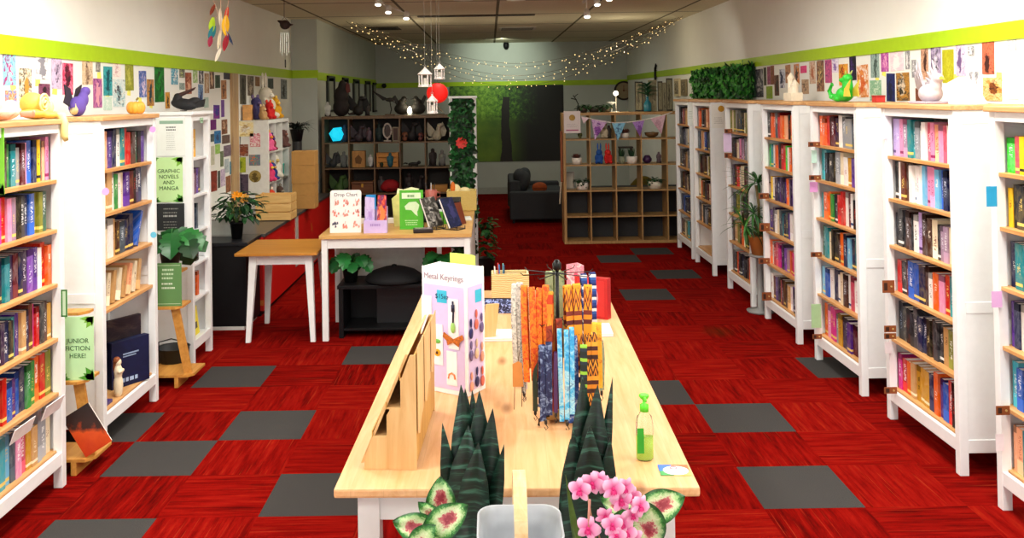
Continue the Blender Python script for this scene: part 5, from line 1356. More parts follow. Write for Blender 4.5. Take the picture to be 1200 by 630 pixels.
r = thing('table_lamp', 'small glowing white globe lamp between the two ravens', 'lamp', (at(480, 130, 1, 12.9).x, 12.9, ZK)); MB().ell((0, 0, .07), .05).build('globe', emit('#fff4dc', 2.2), r, True); MB().lathe([(.04, 0), (.03, .02)], 12).build('base', M_('#e0e0da', .4), r)
r = thing('bone_ornament', 'curved bone-coloured ornament right of the ravens under the small lantern', 'ornament', (at(511, 131, 1, 12.9).x, 12.9, ZK)); MB().tube([(-.10, 0, .02), (-.05, 0, .09), (.03, 0, .10), (.1, 0, .03)], [.012, .02, .02, .006], 8).build('bone', M_('#a8a088', .6), r, True); MB().bbox(-.12, .12, -.03, .03, 0, .012, .003).build('base', M_('#6a5a40', .6), r)
# black framed panels on the stepped wall
for i, (x0, x1) in enumerate(((382, 391), (400, 407), (413, 420), (427, 433), (436, 441))):
    y0, y1, z0, z1 = wrect(x0, 89 + i * 2, x1, 131, XS)
    r = thing('wall_art', '%s of the tall black-framed panels on the left wall above the cube shelf' % ['nearest', 'second', 'third', 'fourth', 'farthest'][i], 'framed panel', (XS, (y0 + y1) / 2, z0), 0, 'tall black-framed panels on the left wall')
    hw, hh = (y1 - y0) / 2, z1 - z0
    MB().box(.002, .03, -hw, -hw + .35 * hw, 0, hh).box(.002, .03, hw - .2 * hw, hw, 0, hh).box(.002, .03, -hw, hw, 0, .03).box(.002, .03, -hw, hw, hh - .03, hh).build('frame', M_('#14130f', .5), r)
    MB().box(.002, .012, -hw * .7, hw * .8, .03, hh - .03).build('panel', M_('#8f958a', .6), r)
# ------------------------------------------------------------ right cube shelf: pots, toys, bunting
def pot_plant(lab, pos, kind, w=.07, pc='#e6e0d4', h=.09):
    r = thing('potted_plant', lab, 'potted plant', pos)
    MB().lathe([(w * .85, 0), (w, h * .5), (w, h), (w * .88, h), (w * .85, h * .8)], 18).build('pot', M_(pc, .5), r, True)
    MB().lathe([(w * .86, h * .82), (0.001, h * .84)], 14, cap=False).build('soil', M_('#2a1c14', .9), r)
    lf = MB(); q = random.Random(int(pos[0] * 1000))
    n = {'succulent': 26, 'spiky': 24, 'trail': 60}[kind]
    for i in range(n):
        an = q.uniform(0, 2 * PI); rr_ = q.random()
        b = (w * .5 * rr_ * math.cos(an), w * .5 * rr_ * math.sin(an), h * .85)
        if kind == 'succulent': lf.leaf(b, (math.cos(an), math.sin(an), q.uniform(.3, 2)), (0, 0, 1), .075, .035, -.5, 4, i % 2)
        elif kind == 'spiky': lf.leaf(b, (math.cos(an) * .4, math.sin(an) * .4, 1), (math.cos(an), math.sin(an), .1), q.uniform(.08, .15), .018, .3, 4, i % 2)
        else: lf.leaf((b[0] * 2.4, b[1] * 2.4, h * q.uniform(.6, 1.4)), (math.cos(an), math.sin(an), q.uniform(-.8, .6)), (0, 0, 1), .06, .035, .5, 4, i % 2)
    m = {'succulent': ['#4a2a24', '#6a3a30'], 'spiky': ['#1c3a24', '#2c5230'], 'trail': ['#1e3c22', '#2f5a30']}[kind]
    lf.build('foliage', [M_(m[0], .5), M_(m[1], .5)], r); return r
pot_plant('reddish succulent in a cream pot in the first cube of second row of divider', inr(0, 1, .0), 'succulent')
pot_plant('spiky plant in a greenish glass at left of the third second-row cube of divider', inr(2, 1, -.08), 'spiky', .045, '#8a9078', .10)
pot_plant('dark succulent in white oblong pot in third second-row cube of the divider', inr(2, 1, .06), 'spiky', .075, '#ecE6da'.lower(), .10)
pot_plant('bushy plant in a white pot in the first third-row cube of the divider', inr(0, 2, .07), 'trail', .085, '#e8e2d8', .10)
pot_plant('trailing plant in a cream bowl in the fourth third-row cube of divider', inr(3, 2, .02), 'trail', .10, '#d8d0bc', .10)
pot_plant('small plant in a low white pot in the third top cube of the divider', inr(2, 0, -.03), 'succulent', .06, '#e4ddd0', .07)
plush('blue bear-like plush in the second cube of the second row of divider', inr(1, 1, -.04), .95, '#1f4f9a', '#2a60b0', -.2, 1)
plush('red bear-like plush hugging the blue one in the divider', inr(1, 1, .075), .95, '#c81f1c', '#d83a2a', .2, 1)
o = plush('cream plush under the bunting in the second top cube of the divider', inr(1, 0, .03), .9, '#b8ac92', '#8a7a60', 0, 0)
fig('dark figurine beside the cream plush in the divider', inr(1, 0, .10), .8, '#2a2620', 'person'); fig('small olive figurine in the first top cube of the divider', inr(0, 0, .05), .6, '#5a5a2a', 'skull')
r = thing('purple_vase', 'round dark purple vase in the fourth second-row cube of the divider', 'vase', inr(3, 1, -.08)); MB().lathe([(.03, 0), (.06, .03), (.065, .06), (.04, .1), (.03, .11), (.024, .11), (.03, .09)], 18).build('body', M_('#3a1f44', .3), r, True); MB().ell((0, -.05, .06), (.02, .015, .02)).build('ornament', M_('#5a3a6a', .3), r, True)
fig('mauve-grey figurine right of the round purple vase', inr(3, 1, .08), .7, '#5a4a50', 'person')
for k, (i, lab) in enumerate(((3, 'brown wooden bowl in the fourth top cube of the divider'), (2, 'small dark brown stool in the third second-row cube, behind the pots'))):
    r = thing('wooden_bowl' if k == 0 else 'mini_stool', lab, 'bowl' if k == 0 else 'stool', inr(i, 0 if k == 0 else 1, .0 if k == 0 else .0, .0 if k == 0 else .10))
    if k == 0: MB().lathe([(.04, 0), (.09, .03), (.10, .07), (.09, .07), (.07, .03), (0.001, .015)], 18, cap=False).build('bowl', wood('#7a5a34', '#5a3e20', 0), r, True); MB().ell((.02, 0, .05), (.05, .05, .03)).build('contents', M_('#9a8a60', .6), r, True)
    else:
        MB().bbox(-.10, .10, -.05, .05, .2, .225, .004).build('seat', M_('#3a2418', .5), r)
        for sx in (-.08, .08): MB().bbox(sx - .012, sx + .012, -.04, .04, 0, .2, .003).build('leg', M_('#3a2418', .5), r)
o = MB().bbox(-.06, .06, 0, .004, 0, .24, .001).build('picture_card', M_('#8a8478', .5)); o.location = inr(0, 2, -.09, .02); tag(o, 'pale card standing at the left of the first third-row cube', 'card'); MB().box(-.045, .045, -.0015, 0, .02, .22).build('print', M_('#b0aa9a', .5), o)
# bunting across the divider
YK = 12.64
r = thing('bunting', 'string of patterned triangular flags hanging across the top of the pale cube divider', 'bunting', (0, YK - .01, 0))
pl = [at(x, y, 1, YK - .01) for x, y in ((681, 136), (692, 139), (705, 142), (720, 144), (738, 143), (752, 141), (765, 138), (780, 134), (788, 131))]
MB().tube([(p.x, 0, p.z) for p in pl], .007, 6).build('cord', M_('#d8d4cc', .7), r, True)
def flag(px, pts, cols, nm):
    P = [at(x, y, 1, YK - .012) for x, y in pts]
    MB().prism([(p.x, p.z) for p in P], 1, -.004, .0).build('flag', art(cols.split(), 520 + px, 3.0), r)
flag(1, [(693, 139), (712, 142), (697, 164)], '#5a2a7a #d8b8e0 #a05ab8', 'violet'); flag(2, [(717, 144), (733, 144), (724, 165)], '#7ab8d8 #8ac8e4 #2a4a7a', 'blue'); flag(3, [(741, 143), (755, 141), (750, 160)], '#4a2a7a #b088d0 #7a4a9a', 'purple'); flag(4, [(762, 139), (780, 134), (775, 157)], '#c8a0b0 #d8b8c4 #b08898', 'dusty pink')
flag(5, [(681, 136), (690, 138.5), (684, 145)], '#e8c8d4 #f0dce0', 'pale pink')
rs, w, h = board('notice', 'white notice with gold emblem and pink line on the left end of cube divider', 'notice', (661, 130, 680, 156), YK - .002, '#dcd2d0')
MB().lathe([(.042, 0), (.042, .003)], 20, M=Matrix.Translation(Vector((0, -.003, h * .7))) @ Matrix.Rotation(PI / 2, 4, 'X')).build('badge', M_('#a8842a', .5, var=.3), rs); lines(rs, w, h * .4, 3, .006, .02, M_('#a8a0a0', .6), seed=31); MB().box(-w * .75, w * .75, -.0042, -.003, h * .1, h * .16).build('line', M_('#b05a80', .6), rs)
# hanging tan strap at the divider's left end
r = thing('wind_ornament', 'orange-brown beaded strap hanging on the left end of the cube divider', 'ornament', (.985, 12.72, 0))
MB().bbox(-.02, .010, -.03, .03, .85, 1.55, .006).build('strap', M_('#8a4a24', .6), r); MB().tube([(-.015, 0, .85), (-.03, 0, .7), (-.04, -.02, .55)], .008, 6).build('cord', M_('#c8b8a0', .6), r)
# on top of the divider
r = thing('clock', 'round dark-rimmed wooden wall clock on the back wall above the divider', 'clock', at(731, 106, 1, 19.2) + Vector((0, .02, 0)))
MB().lathe([(.20, 0), (.20, .03), (.165, .04), (.165, .012)], 36, M=Matrix.Rotation(PI / 2, 4, 'X'), cap=True).build('rim', M_('#2c1e16', .5), r, True); MB().lathe([(.168, 0), (.168, .02)], 36, M=Matrix.Rotation(PI / 2, 4, 'X')).build('face', wood('#8a7a5a', '#a08c66', 0), r); MB().box(-.006, .006, -.028, -.021, 0, .11).box(0, .08, -.026, -.021, -.005, .005).ell((0, -.024, 0), .02).build('hand', M_('#6a3a1a', .5), r)
def ontop(px, y=12.85): return Vector((at(px, 129, 1, y).x, y, ZK))
r = thing('table_lamp', 'glowing little globe lamp on the cube divider in front of the clock', 'lamp', ontop(722, 12.8)); MB().ell((0, 0, .26), .035).build('globe', emit('#fff4dc', 4.0), r, True); MB().tube([(0, 0, 0), (.0, 0, .23)], .006, 6).lathe([(.05, 0), (.04, .012)], 14).build('stand', M_('#8a8478', .4), r)
r = thing('white_dish', 'small white dish on a stem on the cube divider under the globe lamp', 'dish', ontop(717, 12.95)); MB().lathe([(.03, 0), (.008, .01), (.008, .1), (.07, .13), (.075, .14), (.06, .135)], 18).build('dish', M_('#d0d0c8', .4), r, True); MB().ell((0, 0, .135), (.05, .05, .012)).build('contents', M_('#a8a898', .5), r, True)
for px, s, lab in ((683, .8, 'small dark sprawling plant at left on top of the cube divider'), (696, .9, 'dark bushy plant second from left on top of the divider'), (709, .9, 'dark trailing plant in the middle on top of the divider')):
    pot_plant(lab, ontop(px), 'trail', .08 * s, '#3a3026', .07)
r = thing('antler_figure', 'dark twig-like sprout figure left on the cube divider top', 'ornament', ontop(676)); MB().tube([(0, 0, 0), (.02, 0, .12), (-.03, 0, .22), (-.05, 0, .24)], .008, 6).tube([(.0, 0, .18), (-.08, 0, .2)], .008, 6).tube([(-.03, 0, .22), (.02, 0, .26)], .006, 6).build('twig', M_('#1e241a', .7), r); MB().bbox(-.04, .04, -.03, .03, 0, .02, .004).build('base', M_('#3a2e20', .6), r)
r = thing('teal_bottle', 'teal glass bottle with leafy sprigs on the right part of the divider top', 'vase', ontop(759)); MB().lathe([(.05, 0), (.055, .01), (.055, .11), (.02, .16), (.018, .2), (.025, .205), (.012, .2)], 18).build('bottle', M_('#1f6a7a', .25), r, True)
lf = MB()
for i in range(26): an = i * .7; lf.leaf((0, 0, .2 + .006 * i), (math.cos(an), math.sin(an) * .5, .5), (0, 0, 1), .16, .05, .8, 5, i % 2)
lf.build('foliage', [M_('#1c4a2a', .5), M_('#24583a', .5)], r)
for px, c, w, h, lab in ((749, '#141412', .11, .42, 'black-framed picture leaning at left of the group behind the teal bottle'), (755, '#20201c', .05, .40, 'narrow dark frame behind the teal bottle'), (765, '#8a8468', .12, .44, 'pale frame behind the teal bottle'), (774, '#3a3020', .07, .42, 'dark brown frame right of the teal bottle'), (779, '#7a7258', .06, .40, 'thin beige frame right of the dark brown frame'), (785, '#2a2418', .09, .46, 'tall dark frame beside the far bookcase')):
    p = ontop(px, 12.98); r = thing('framed_picture', lab, 'frame', p, 0, 'picture frames leaning on the cube divider')
    MB().bbox(-w / 2, w / 2, 0, .02, 0, h, .004).build('frame', M_(c, .5), r); MB().box(-w / 2 + .012, w / 2 - .012, -.0015, .0, .02, h - .02).build('print', art(['#6a6450', '#8a8468', '#3a3628'], 600 + px, 2), r)
r = thing('gecko_figure', 'curly black metal lizard ornament hooked high on the right wall', 'ornament', at(768, 88, 0, XR - .026)); MB().tube([(0, -.06, .10), (0, -.12, .16), (0, -.05, .19), (0, .02, .12), (0, .0, 0), (0, .03, -.12), (0, -.02, -.18)], [.012, .014, .012, .018, .026, .018, .006], 8).build('body', M_('#16140e', .6), r, True)
for dz in (.05, -.06): MB().tube([(0, -.1, dz + .03), (0, 0, dz), (0, .1, dz + .04)], .009, 6).build('leg', M_('#16140e', .6), r)
# pictures on the far right wall between divider and ivy
for x0, y0_, x1, y1_, c, lab in ((792, 92, 798, 113, '#d8c8a0', 'glowing cream picture on the right wall above the farthest bookcase'), (800, 93, 806, 112, '#8a7a58', 'tan picture on right wall between the cream picture and the ivy')):
    a0, a1, b0, b1 = wrect(x0, y0_, x1, y1_, XR)
    r = thing('framed_picture', lab, 'frame', (XR, (a0 + a1) / 2, b0)); hw = (a1 - a0) / 2
    MB().bbox(-.03, -.003, -hw, hw, 0, b1 - b0, .004).build('frame', M_(c, .5), r); MB().box(-.032, -.03, -hw * .7, hw * .7, .04, b1 - b0 - .04).build('print', art([c, '#5a4a34', '#efe6cc'], 640 + int(x0), 2), r)
# ------------------------------------------------------------ lounge behind
SOFA = M_('#303236', .9, var=.1, scale=60)
r = thing('sofa', 'charcoal sofa seen from its arm, with a tall back cushion, in the dim lounge', 'sofa', (0, 0, 0))
MB().bbox(.30, 1.22, 14.75, 14.97, .06, .50, .03).build('arm', SOFA, r); MB().bbox(.30, 1.22, 16.5, 16.72, .06, .50, .03).build('arm', SOFA, r)
MB().bbox(.32, 1.2, 14.97, 16.5, .08, .30, .02).build('base', SOFA, r); MB().bbox(.30, .48, 14.97, 16.5, .3, .66, .04).build('backrest', SOFA, r)
for k in range(2): MB().bbox(.50, 1.22, 14.98 + .76 * k, 15.73 + .76 * k, .301, .44, .04).build('seat_cushion', SOFA, r)
blob('back_cushion', [((.52, 15.3, .60), (.13, .30, .20), (0, .35, 0)), ((.47, 15.3, .72), (.10, .28, .12), (0, .35, 0))], SOFA, r, .02)
blob('back_cushion', [((.56, 16.1, .60), (.13, .30, .20), (0, .35, 0))], SOFA, r, .02)
for x, y in ((.34, 14.8), (1.14, 14.8), (.34, 16.62), (1.14, 16.62)): MB().bbox(x, x + .04, y, y + .04, 0, .06, .004).build('leg', BLACK, r)
r = thing('cushion', 'small rust-orange cushion on the seat of the charcoal sofa', 'cushion', (.80, 15.16, .441)); blob('cover', [((0, 0, .09), (.13, .07, .09)), ((0, 0, .09), (.11, .08, .07))], M_('#a04a1e', .85, var=.15), r, .012); MB().tube([(-.1, -.07, .09), (0, -.085, .09), (.1, -.07, .09)], .005, 6).build('seam', M_('#7a3412', .8), r)
r = thing('sofa', 'second charcoal sofa standing behind the open cube divider', 'sofa', (0, 0, 0))
MB().bbox(1.30, 2.84, 13.45, 13.65, .08, .70, .04).build('backrest', SOFA, r); MB().bbox(1.30, 2.84, 13.65, 14.35, .08, .32, .03).build('base', SOFA, r)
for k in range(2): MB().bbox(1.32 + .76 * k, 2.06 + .76 * k, 13.66, 14.36, .321, .45, .04).build('seat_cushion', SOFA, r)
for x in (1.34, 2.76):
    for y in (13.5, 14.28): MB().bbox(x, x + .04, y, y + .04, 0, .08, .004).build('leg', BLACK, r)
# yellow cushion on it seen through the divider
r = thing('cushion', 'mustard cushion on the sofa behind the cube divider', 'cushion', (2.3, 13.9, .452)); blob('cover', [((0, 0, .18), (.19, .08, .18)), ((0, 0, .18), (.22, .06, .14))], M_('#6a5a1a', .85), r, .014); MB().tube([(-.2, -.05, .18), (0, -.085, .18), (.2, -.05, .18)], .006, 6).build('seam', M_('#4a3e10', .8), r)
# forest mural
a0, a1, b0, b1 = frect(528, 99, 660, 190, YB)
t = NT('forest_mural'); g = t.coords('Generated'); x = t.xyz(g)
n1 = t.noise(t.map(g, scale=(9, 1, 6)), 3.2, 8, .72, .4); n2 = t.noise(t.map(g, scale=(3, 1, 2.2)), 1.4, 4, .6)
glow = t.ramp(t.math('ABSOLUTE', t.math('SUBTRACT', x[0], .27)), [(.02, (1, 1, 1, 1)), (.42, (0, 0, 0, 1))])
leafm = t.ramp(t.math('ADD', n1, t.math('MULTIPLY', glow, .22)), [(.38, srgb('#0c180a')), (.54, srgb('#264a14')), (.66, srgb('#5a8a20')), (.82, srgb('#8cb83c'))])
field = t.ramp(n2, [(.3, srgb('#48701a')), (.7, srgb('#7a9c2a'))]); dk = t.mix(glow, srgb('#10160c'), field)
top_ = t.ramp(t.math('ADD', x[2], t.math('MULTIPLY', t.math('SUBTRACT', n2, .5), .5)), [(.45, (0, 0, 0, 1)), (.62, (1, 1, 1, 1))])
col = t.mix(top_, dk, leafm)
tr = t.math('LESS_THAN', t.math('ABSOLUTE', t.math('SUBTRACT', x[0], t.math('ADD', .49, t.math('MULTIPLY', t.math('SUBTRACT', n2, .5), .06)))), t.ramp(x[2], [(.0, (.06, .06, .06, 1)), (.12, (.045, .045, .045, 1)), (.8, (.03, .03, .03, 1))]))
col = t.mix(t.math('MULTIPLY', tr, t.math('LESS_THAN', x[2], .85)), col, srgb('#191510'))
right = t.ramp(x[0], [(.55, (0, 0, 0, 1)), (.78, (1, 1, 1, 1))]); col = t.mix(right, col, srgb('#0d1009'))
t.set(col, .6)
o = MB().bbox(a0, a1, YB - .02, YB - .001, b0, b1, .003).build('wall_mural', t.m); tag(o, 'big dark forest photograph mural with a tree trunk and sunlit glade on the back wall', 'mural')
# ------------------------------------------------------------ things under the ceiling
WIRE = M_('#6a6050', .6); BULB = emit('#ffcf80', 3.0)
bulb0 = None
for s in range(5):
    rr = random.Random(40 + s)
    r = thing('fairy_light_string', 'swag of tiny warm fairy lights under the ceiling, %s strand' % ['lowest', 'second lowest', 'middle', 'second highest', 'topmost'][s], 'fairy lights', (0, 13.0 + .16 * s, 0), 0, 'swagged fairy light strings across the ceiling')
    Y = 13.0 + .16 * s
    x0, x1 = at(405 + 6 * s, 0, 1, Y).x, at(800 - 4 * s, 10, 1, Y).x
    sag = .96 - .085 * s + rr.uniform(-.04, .04)
    P = lambda u: Vector((x0 + (x1 - x0) * u, 0, ZC - .015 - sag * (1 - (2 * abs(u - .5)) ** 1.75)))
    MB().tube([P(k / 40) for k in range(41)], .0022, 4).build('wire', WIRE, r)
    for k in range(48):
        u = (k + rr.random()) / 48
        if bulb0 is None:
            bulb0 = MB().ell((0, 0, 0), .0055, u=6, w=5).build('bulb', BULB, r); b = bulb0
        else:
            b = bulb0.copy(); C.objects.link(b); b.parent = r
        p = P(u); b.location = (p.x, rr.uniform(-.05, .05), p.z + rr.uniform(-.05, .02) - .008); b.scale = [rr.uniform(.7, 1.3)] * 3
def hang(r, x, z1): pass
# three white lanterns and a red paper one
WL = M_('#e8e2dc', .5)
for (cx, yt, yb, wpx, lab) in ((498, 76, 102, 17, 'largest white hanging lantern, left of the red paper lantern'), (515, 72, 93, 13, 'white hanging lantern above the red paper lantern'), (506.5, 108, 133, 13, 'white hanging lantern in front of the red paper lantern')):
    Y = 8.6; a0, a1, b0, b1 = frect(cx - wpx / 2, yt, cx + wpx / 2, yb, Y)
    r = thing('hanging_lantern', lab, 'lantern', ((a0 + a1) / 2, Y, b0), 0, 'white lanterns hanging on cords'); w = (a1 - a0) / 2; h = b1 - b0
    MB().lathe([(w * .95, 0), (w * .95, .012), (w * .8, .02), (w * .8, .022)], 6).build('base', WL, r)
    for k in range(6): an = k * PI / 3; MB().tube([(w * .78 * math.cos(an), w * .78 * math.sin(an), .018), (w * .78 * math.cos(an), w * .78 * math.sin(an), h * .58)], .006, 6).build('bar', WL, r)
    MB().lathe([(w * .82, h * .54), (w * 1.05, h * .58), (w * .95, h * .61), (w * .2, h * .84), (w * .12, h * .86), (w * .12, h * .9), (.001, h * .93)], 6).build('roof', WL, r)
    MB().tube([(.012 * math.cos(q * PI / 6), 0, h * .94 + .012 * math.sin(q * PI / 6)) for q in range(13)], .002, 5).build('ring', M_('#8a8a84', .4), r)
    MB().lathe([(w * .3, .018), (w * .3, h * .4), (.001, h * .41)], 10).build('candle', M_('#d8d4c8', .5), r)
    MB().tube([(0, 0, h * .95 + .01), (0, 0, ZC - b0)], .0016, 5).build('cord', M_('#8a887e', .6), r)
a0, a1, b0, b1 = frect(500, 98, 525, 121, 8.95)
r = thing('paper_lantern', 'round red paper lantern hanging above the sales desk', 'lantern', ((a0 + a1) / 2, 8.95, b0)); R_ = (a1 - a0) / 2
pr = []
for k in range(33):
    an = -PI / 2 * .86 + PI * .86 * k / 32; pr.append((R_ * math.cos(an) * (1 + .03 * math.cos(k * PI)), R_ * .93 + R_ * .93 * math.sin(an)))
tm = NT('red_paper'); tm.set(srgb('#e81c14'), .6, Transmission_Weight=.0); tm.b.inputs['Emission Color'].default_value = srgb('#ff1a10'); tm.b.inputs['Emission Strength'].default_value = .35
MB().lathe(pr, 28).build('shade', tm.m, r, True); MB().lathe([(R_ * .26, R_ * 1.82), (R_ * .26, R_ * 1.9)], 16).build('ring', M_('#2a1a18', .5), r); MB().tube([(0, 0, R_ * 1.85), (0, 0, ZC - b0)], .0016, 5).build('cord', M_('#8a887e', .6), r)
# feather mobile
r = thing('feather_mobile', 'hanging mobile of bright coloured feathers near the left wall', 'mobile', (0, 7.2, 0)); Y = 7.2
def mp(x, y): p = at(x, y, 1, Y); return Vector((p.x, 0, p.z))
MB().tube([mp(258, -38), mp(258, -8)], .002, 5).tube([mp(246, -6), mp(258, -10), mp(270, -6)], .005, 6).build('hanger', M_('#c8b890', .6), r)
def feather(x0, y0_, x1, y1_, w, c, nm='feather'):
    a_, b_ = mp(x0, y0_), mp(x1, y1_); d = b_ - a_
    MB().leaf(a_, d, (0, -1, 0), d.length, w, .1, 7, th=.002).build(nm, M_(c, .7), r)
for x0, y0_, x1, y1_, w, c in ((252, 5, 246, 18, .03, '#8a3a24'), (250, 20, 247, 40, .05, '#b4d82a'), (252, 30, 245, 48, .055, '#1a7a8a'), (248, 42, 245, 55, .04, '#a02a4a'), (267, 8, 264, 28, .035, '#c83a24'), (265, 18, 264, 42, .06, '#f0b81a'), (265, 36, 273, 53, .022, '#2a3a5a'), (267, 40, 262, 60, .045, '#9a1a2a'), (258, 10, 259, 34, .03, '#ece4d0'), (259, 34, 255, 58, .028, '#e8dcc0'), (259, 56, 252, 72, .03, '#efe8d4')): feather(x0, y0_, x1, y1_, w, c)
MB().tube([mp(247, -6), mp(252, 5), mp(256, 18), mp(250, 22)], .0025, 5).tube([mp(258, -10), mp(259, 14), mp(258, 40), mp(259, 58)], .003, 5).tube([mp(269, -6), mp(266, 12), mp(263, 30), mp(267, 42)], .0025, 5).build('cord', M_('#d8b8a0', .6), r)
# wind chime
Y = 9.4; r = thing('wind_chime', 'wind chime with dark carved top and silver tubes hanging near the left wall', 'wind chime', (0, Y, 0))
MB().tube([mp(333, -14), mp(333, 20)], .003, 5).tube([mp(333, 20), mp(330, 24)], .002, 5).tube([mp(333, 20), mp(337, 24)], .002, 5).build('cord', M_('#3a2a1e', .6), r)
c0 = mp(334, 29); blob('top', [(tuple(c0), (.055, .05, .05)), (tuple(c0 + Vector((-.04, 0, .03))), (.045, .02, .016), (0, .3, 0)), (tuple(c0 + Vector((.05, 0, .0))), (.04, .015, .012))], M_('#2a1512', .6), r, .008)
for k in range(5): x = 329 + 2.2 * k; MB().tube([mp(x, 38), mp(x + (k - 2) * .3, 62 + (k % 2) * 3)], .0055, 8).build('chime_tube', M_('#c8ccc4', .3, .6), r)
MB().tube([mp(333.5, 37), mp(334.5, 80)], .0016, 5).lathe([(.012, 0), (.012, .005)], 12, M=Matrix.Translation(mp(336, 50))).build('clapper', M_('#3a342c', .5), r); MB().box(-.006, .006, -.003, .003, 0, .08, M=Matrix.Translation(mp(334.5, 79))).build('sail', M_('#2a2420', .5), r)
# track lights, downlights, vent, camera dome
TM = M_('#d8d4cc', .4)
def track(px, lab, heads, Y=10.25):
    r = thing('track_light', lab, 'track light', (0, Y, 0)); P0 = at(px, 4, 1, Y)
    MB().bbox(P0.x - .012, P0.x + .012, -.5, .6, ZC - .03, ZC - .001, .003).build('rail', TM, r)
    for hx, hy, dy in heads:
        p = at(hx, hy, 1, Y + dy); q = Vector((p.x, dy, p.z)); hd = MB()
        axis = Vector((0, -.5, -1)).normalized(); rot = axis.to_track_quat('-Z', 'Y').to_matrix().to_4x4()
        MB().lathe([(.028, .09), (.035, .08), (.04, 0), (.034, 0), (.03, .02)], 14, M=Matrix.Translation(q) @ rot).build('lamp_head', TM, r, True)
        MB().lathe([(.034, .004), (.0, .006)], 14, M=Matrix.Translation(q) @ rot, cap=False).build('bulb', emit('#fff6e0', 6.0), r)
        MB().tube([q + Vector((0, .03, .06)), Vector((P0.x, dy + .02, ZC - .02))], .008, 6).build('bracket', TM, r)
track(445, 'ceiling track with two lit spotlights at the left, above the fairy lights', ((443, 6, 0), (455, 15, .2), (476, 22, .3)))
track(690, 'ceiling track with lit spotlights at the right, above the fairy lights', ((700, 6, 0), (688, 20, .2), (714, 0, -.1)))
for x, lab in ((543, 'round lit ceiling downlight, left of the pair'), (605, 'round lit ceiling downlight, right of the pair')):
    p = at(x, -1, 2, ZC); r = thing('downlight', lab, 'ceiling light', (p.x, p.y, ZC), 0, 'round ceiling downlights')
    MB().lathe([(.11, -.012), (.12, -.001), (.09, -.001), (.09, -.010)], 24).build('ring', M_('#e8e4da', .4), r, True); MB().lathe([(.09, -.006), (.0, -.006)], 24, cap=False).build('lens', emit('#fff8e8', 5.0), r)
p = at(606, 33, 2, ZC); r = thing('air_vent', 'square slatted air vent in the ceiling near the back wall', 'vent', (p.x, p.y, ZC))
MB().box(-.3, .3, -.3, -.26, -.012, -.001).box(-.3, .3, .26, .3, -.012, -.001).box(-.3, -.26, -.26, .26, -.012, -.001).box(.26, .3, -.26, .26, -.012, -.001).build('frame', M_('#d0cabc', .5), r)
for k in range(6): MB().box(-.26, .26, -.22 + .085 * k, -.2 + .085 * k, -.02, -.001).build('slat', M_('#6a6456', .5), r)
for px, py, w, l, lab in ((558, 18, 1.6, .16, 'long dark slot grille across the ceiling'), (450, 33, .5, .6, 'dark square grille in the ceiling at left')):
    p = at(px, py, 2, ZC); r = thing('ceiling_grille', lab, 'vent', (p.x, p.y, ZC)); MB().bbox(-w / 2, w / 2, -l / 2, l / 2, -.012, -.001, .003).build('frame', M_('#4a4234', .6), r); MB().box(-w / 2 + .04, w / 2 - .04, -l / 2 + .03, l / 2 - .03, -.014, -.012).build('mesh', M_('#2c261c', .7), r)
p = at(593, 53, 1, YB - .1); r = thing('security_camera', 'small black camera on the top of the back wall', 'camera', (p.x, YB - .003, p.z)); MB().bbox(-.05, .05, -.03, 0, .03, .09, .006).build('bracket', BLACK, r); MB().ell((0, -.08, 0), (.06, .07, .09)).build('body', BLACK, r, True)
p = at(447, 96, 1, YB - .1); r = thing('security_camera', 'small black camera high in the left back corner', 'camera', (p.x + .05, YB - .0005, p.z - .08)); MB().bbox(-.03, .03, -.03, 0, .0, .05, .006).build('bracket', BLACK, r); MB().ell((0, -.08, 0), (.05, .08, .05)).build('body', BLACK, r, True)
# spider plant hanging between the fifth and fourth right bookcases
r = thing('spider_plant', 'long-leaved green plant on a tall stand between fourth and fifth right bookcases', 'potted plant', (2.50, 8.62, 0))
MB().lathe([(.12, 0), (.13, .02), (.03, .03), (.03, .5), (.10, .52), (.10, .535)], 16).build('stand', M_('#8a8a88', .5), r, True)
MB().lathe([(.07, .536), (.10, .70), (.105, .71), (.09, .71)], 18).build('pot', M_('#a8642a', .6), r, True)
MB().tube([(0, 0, .7), (.0, .0, 1.0), (-.02, 0, 1.18)], .014, 8).tube([(0, 0, .7), (-.06, 0, .9)], .012, 8).tube([(0, 0, .7), (-.10, -.02, .78)], .012, 8).build('stem', M_('#6a5a34', .7), r, True)
lf = MB(); rr = random.Random(77)
for (cx_, cz, n, L) in ((0, 1.2, 46, .34), (-.05, .92, 30, .30), (-.14, .80, 26, .30), (.02, .72, 20, .26)):
    for i in range(n):
        an = rr.uniform(0, 2 * PI); lf.leaf((cx_, 0, cz), (math.cos(an), math.sin(an), rr.uniform(-.3, 1.3)), (0, 0, 1), L * rr.uniform(.6, 1.1), .02, rr.uniform(.6, 1.7), 7, i % 3)
lf.build('foliage', [M_('#2a5a24', .5), M_('#3f7a30', .5), M_('#1c4420', .5)], r)
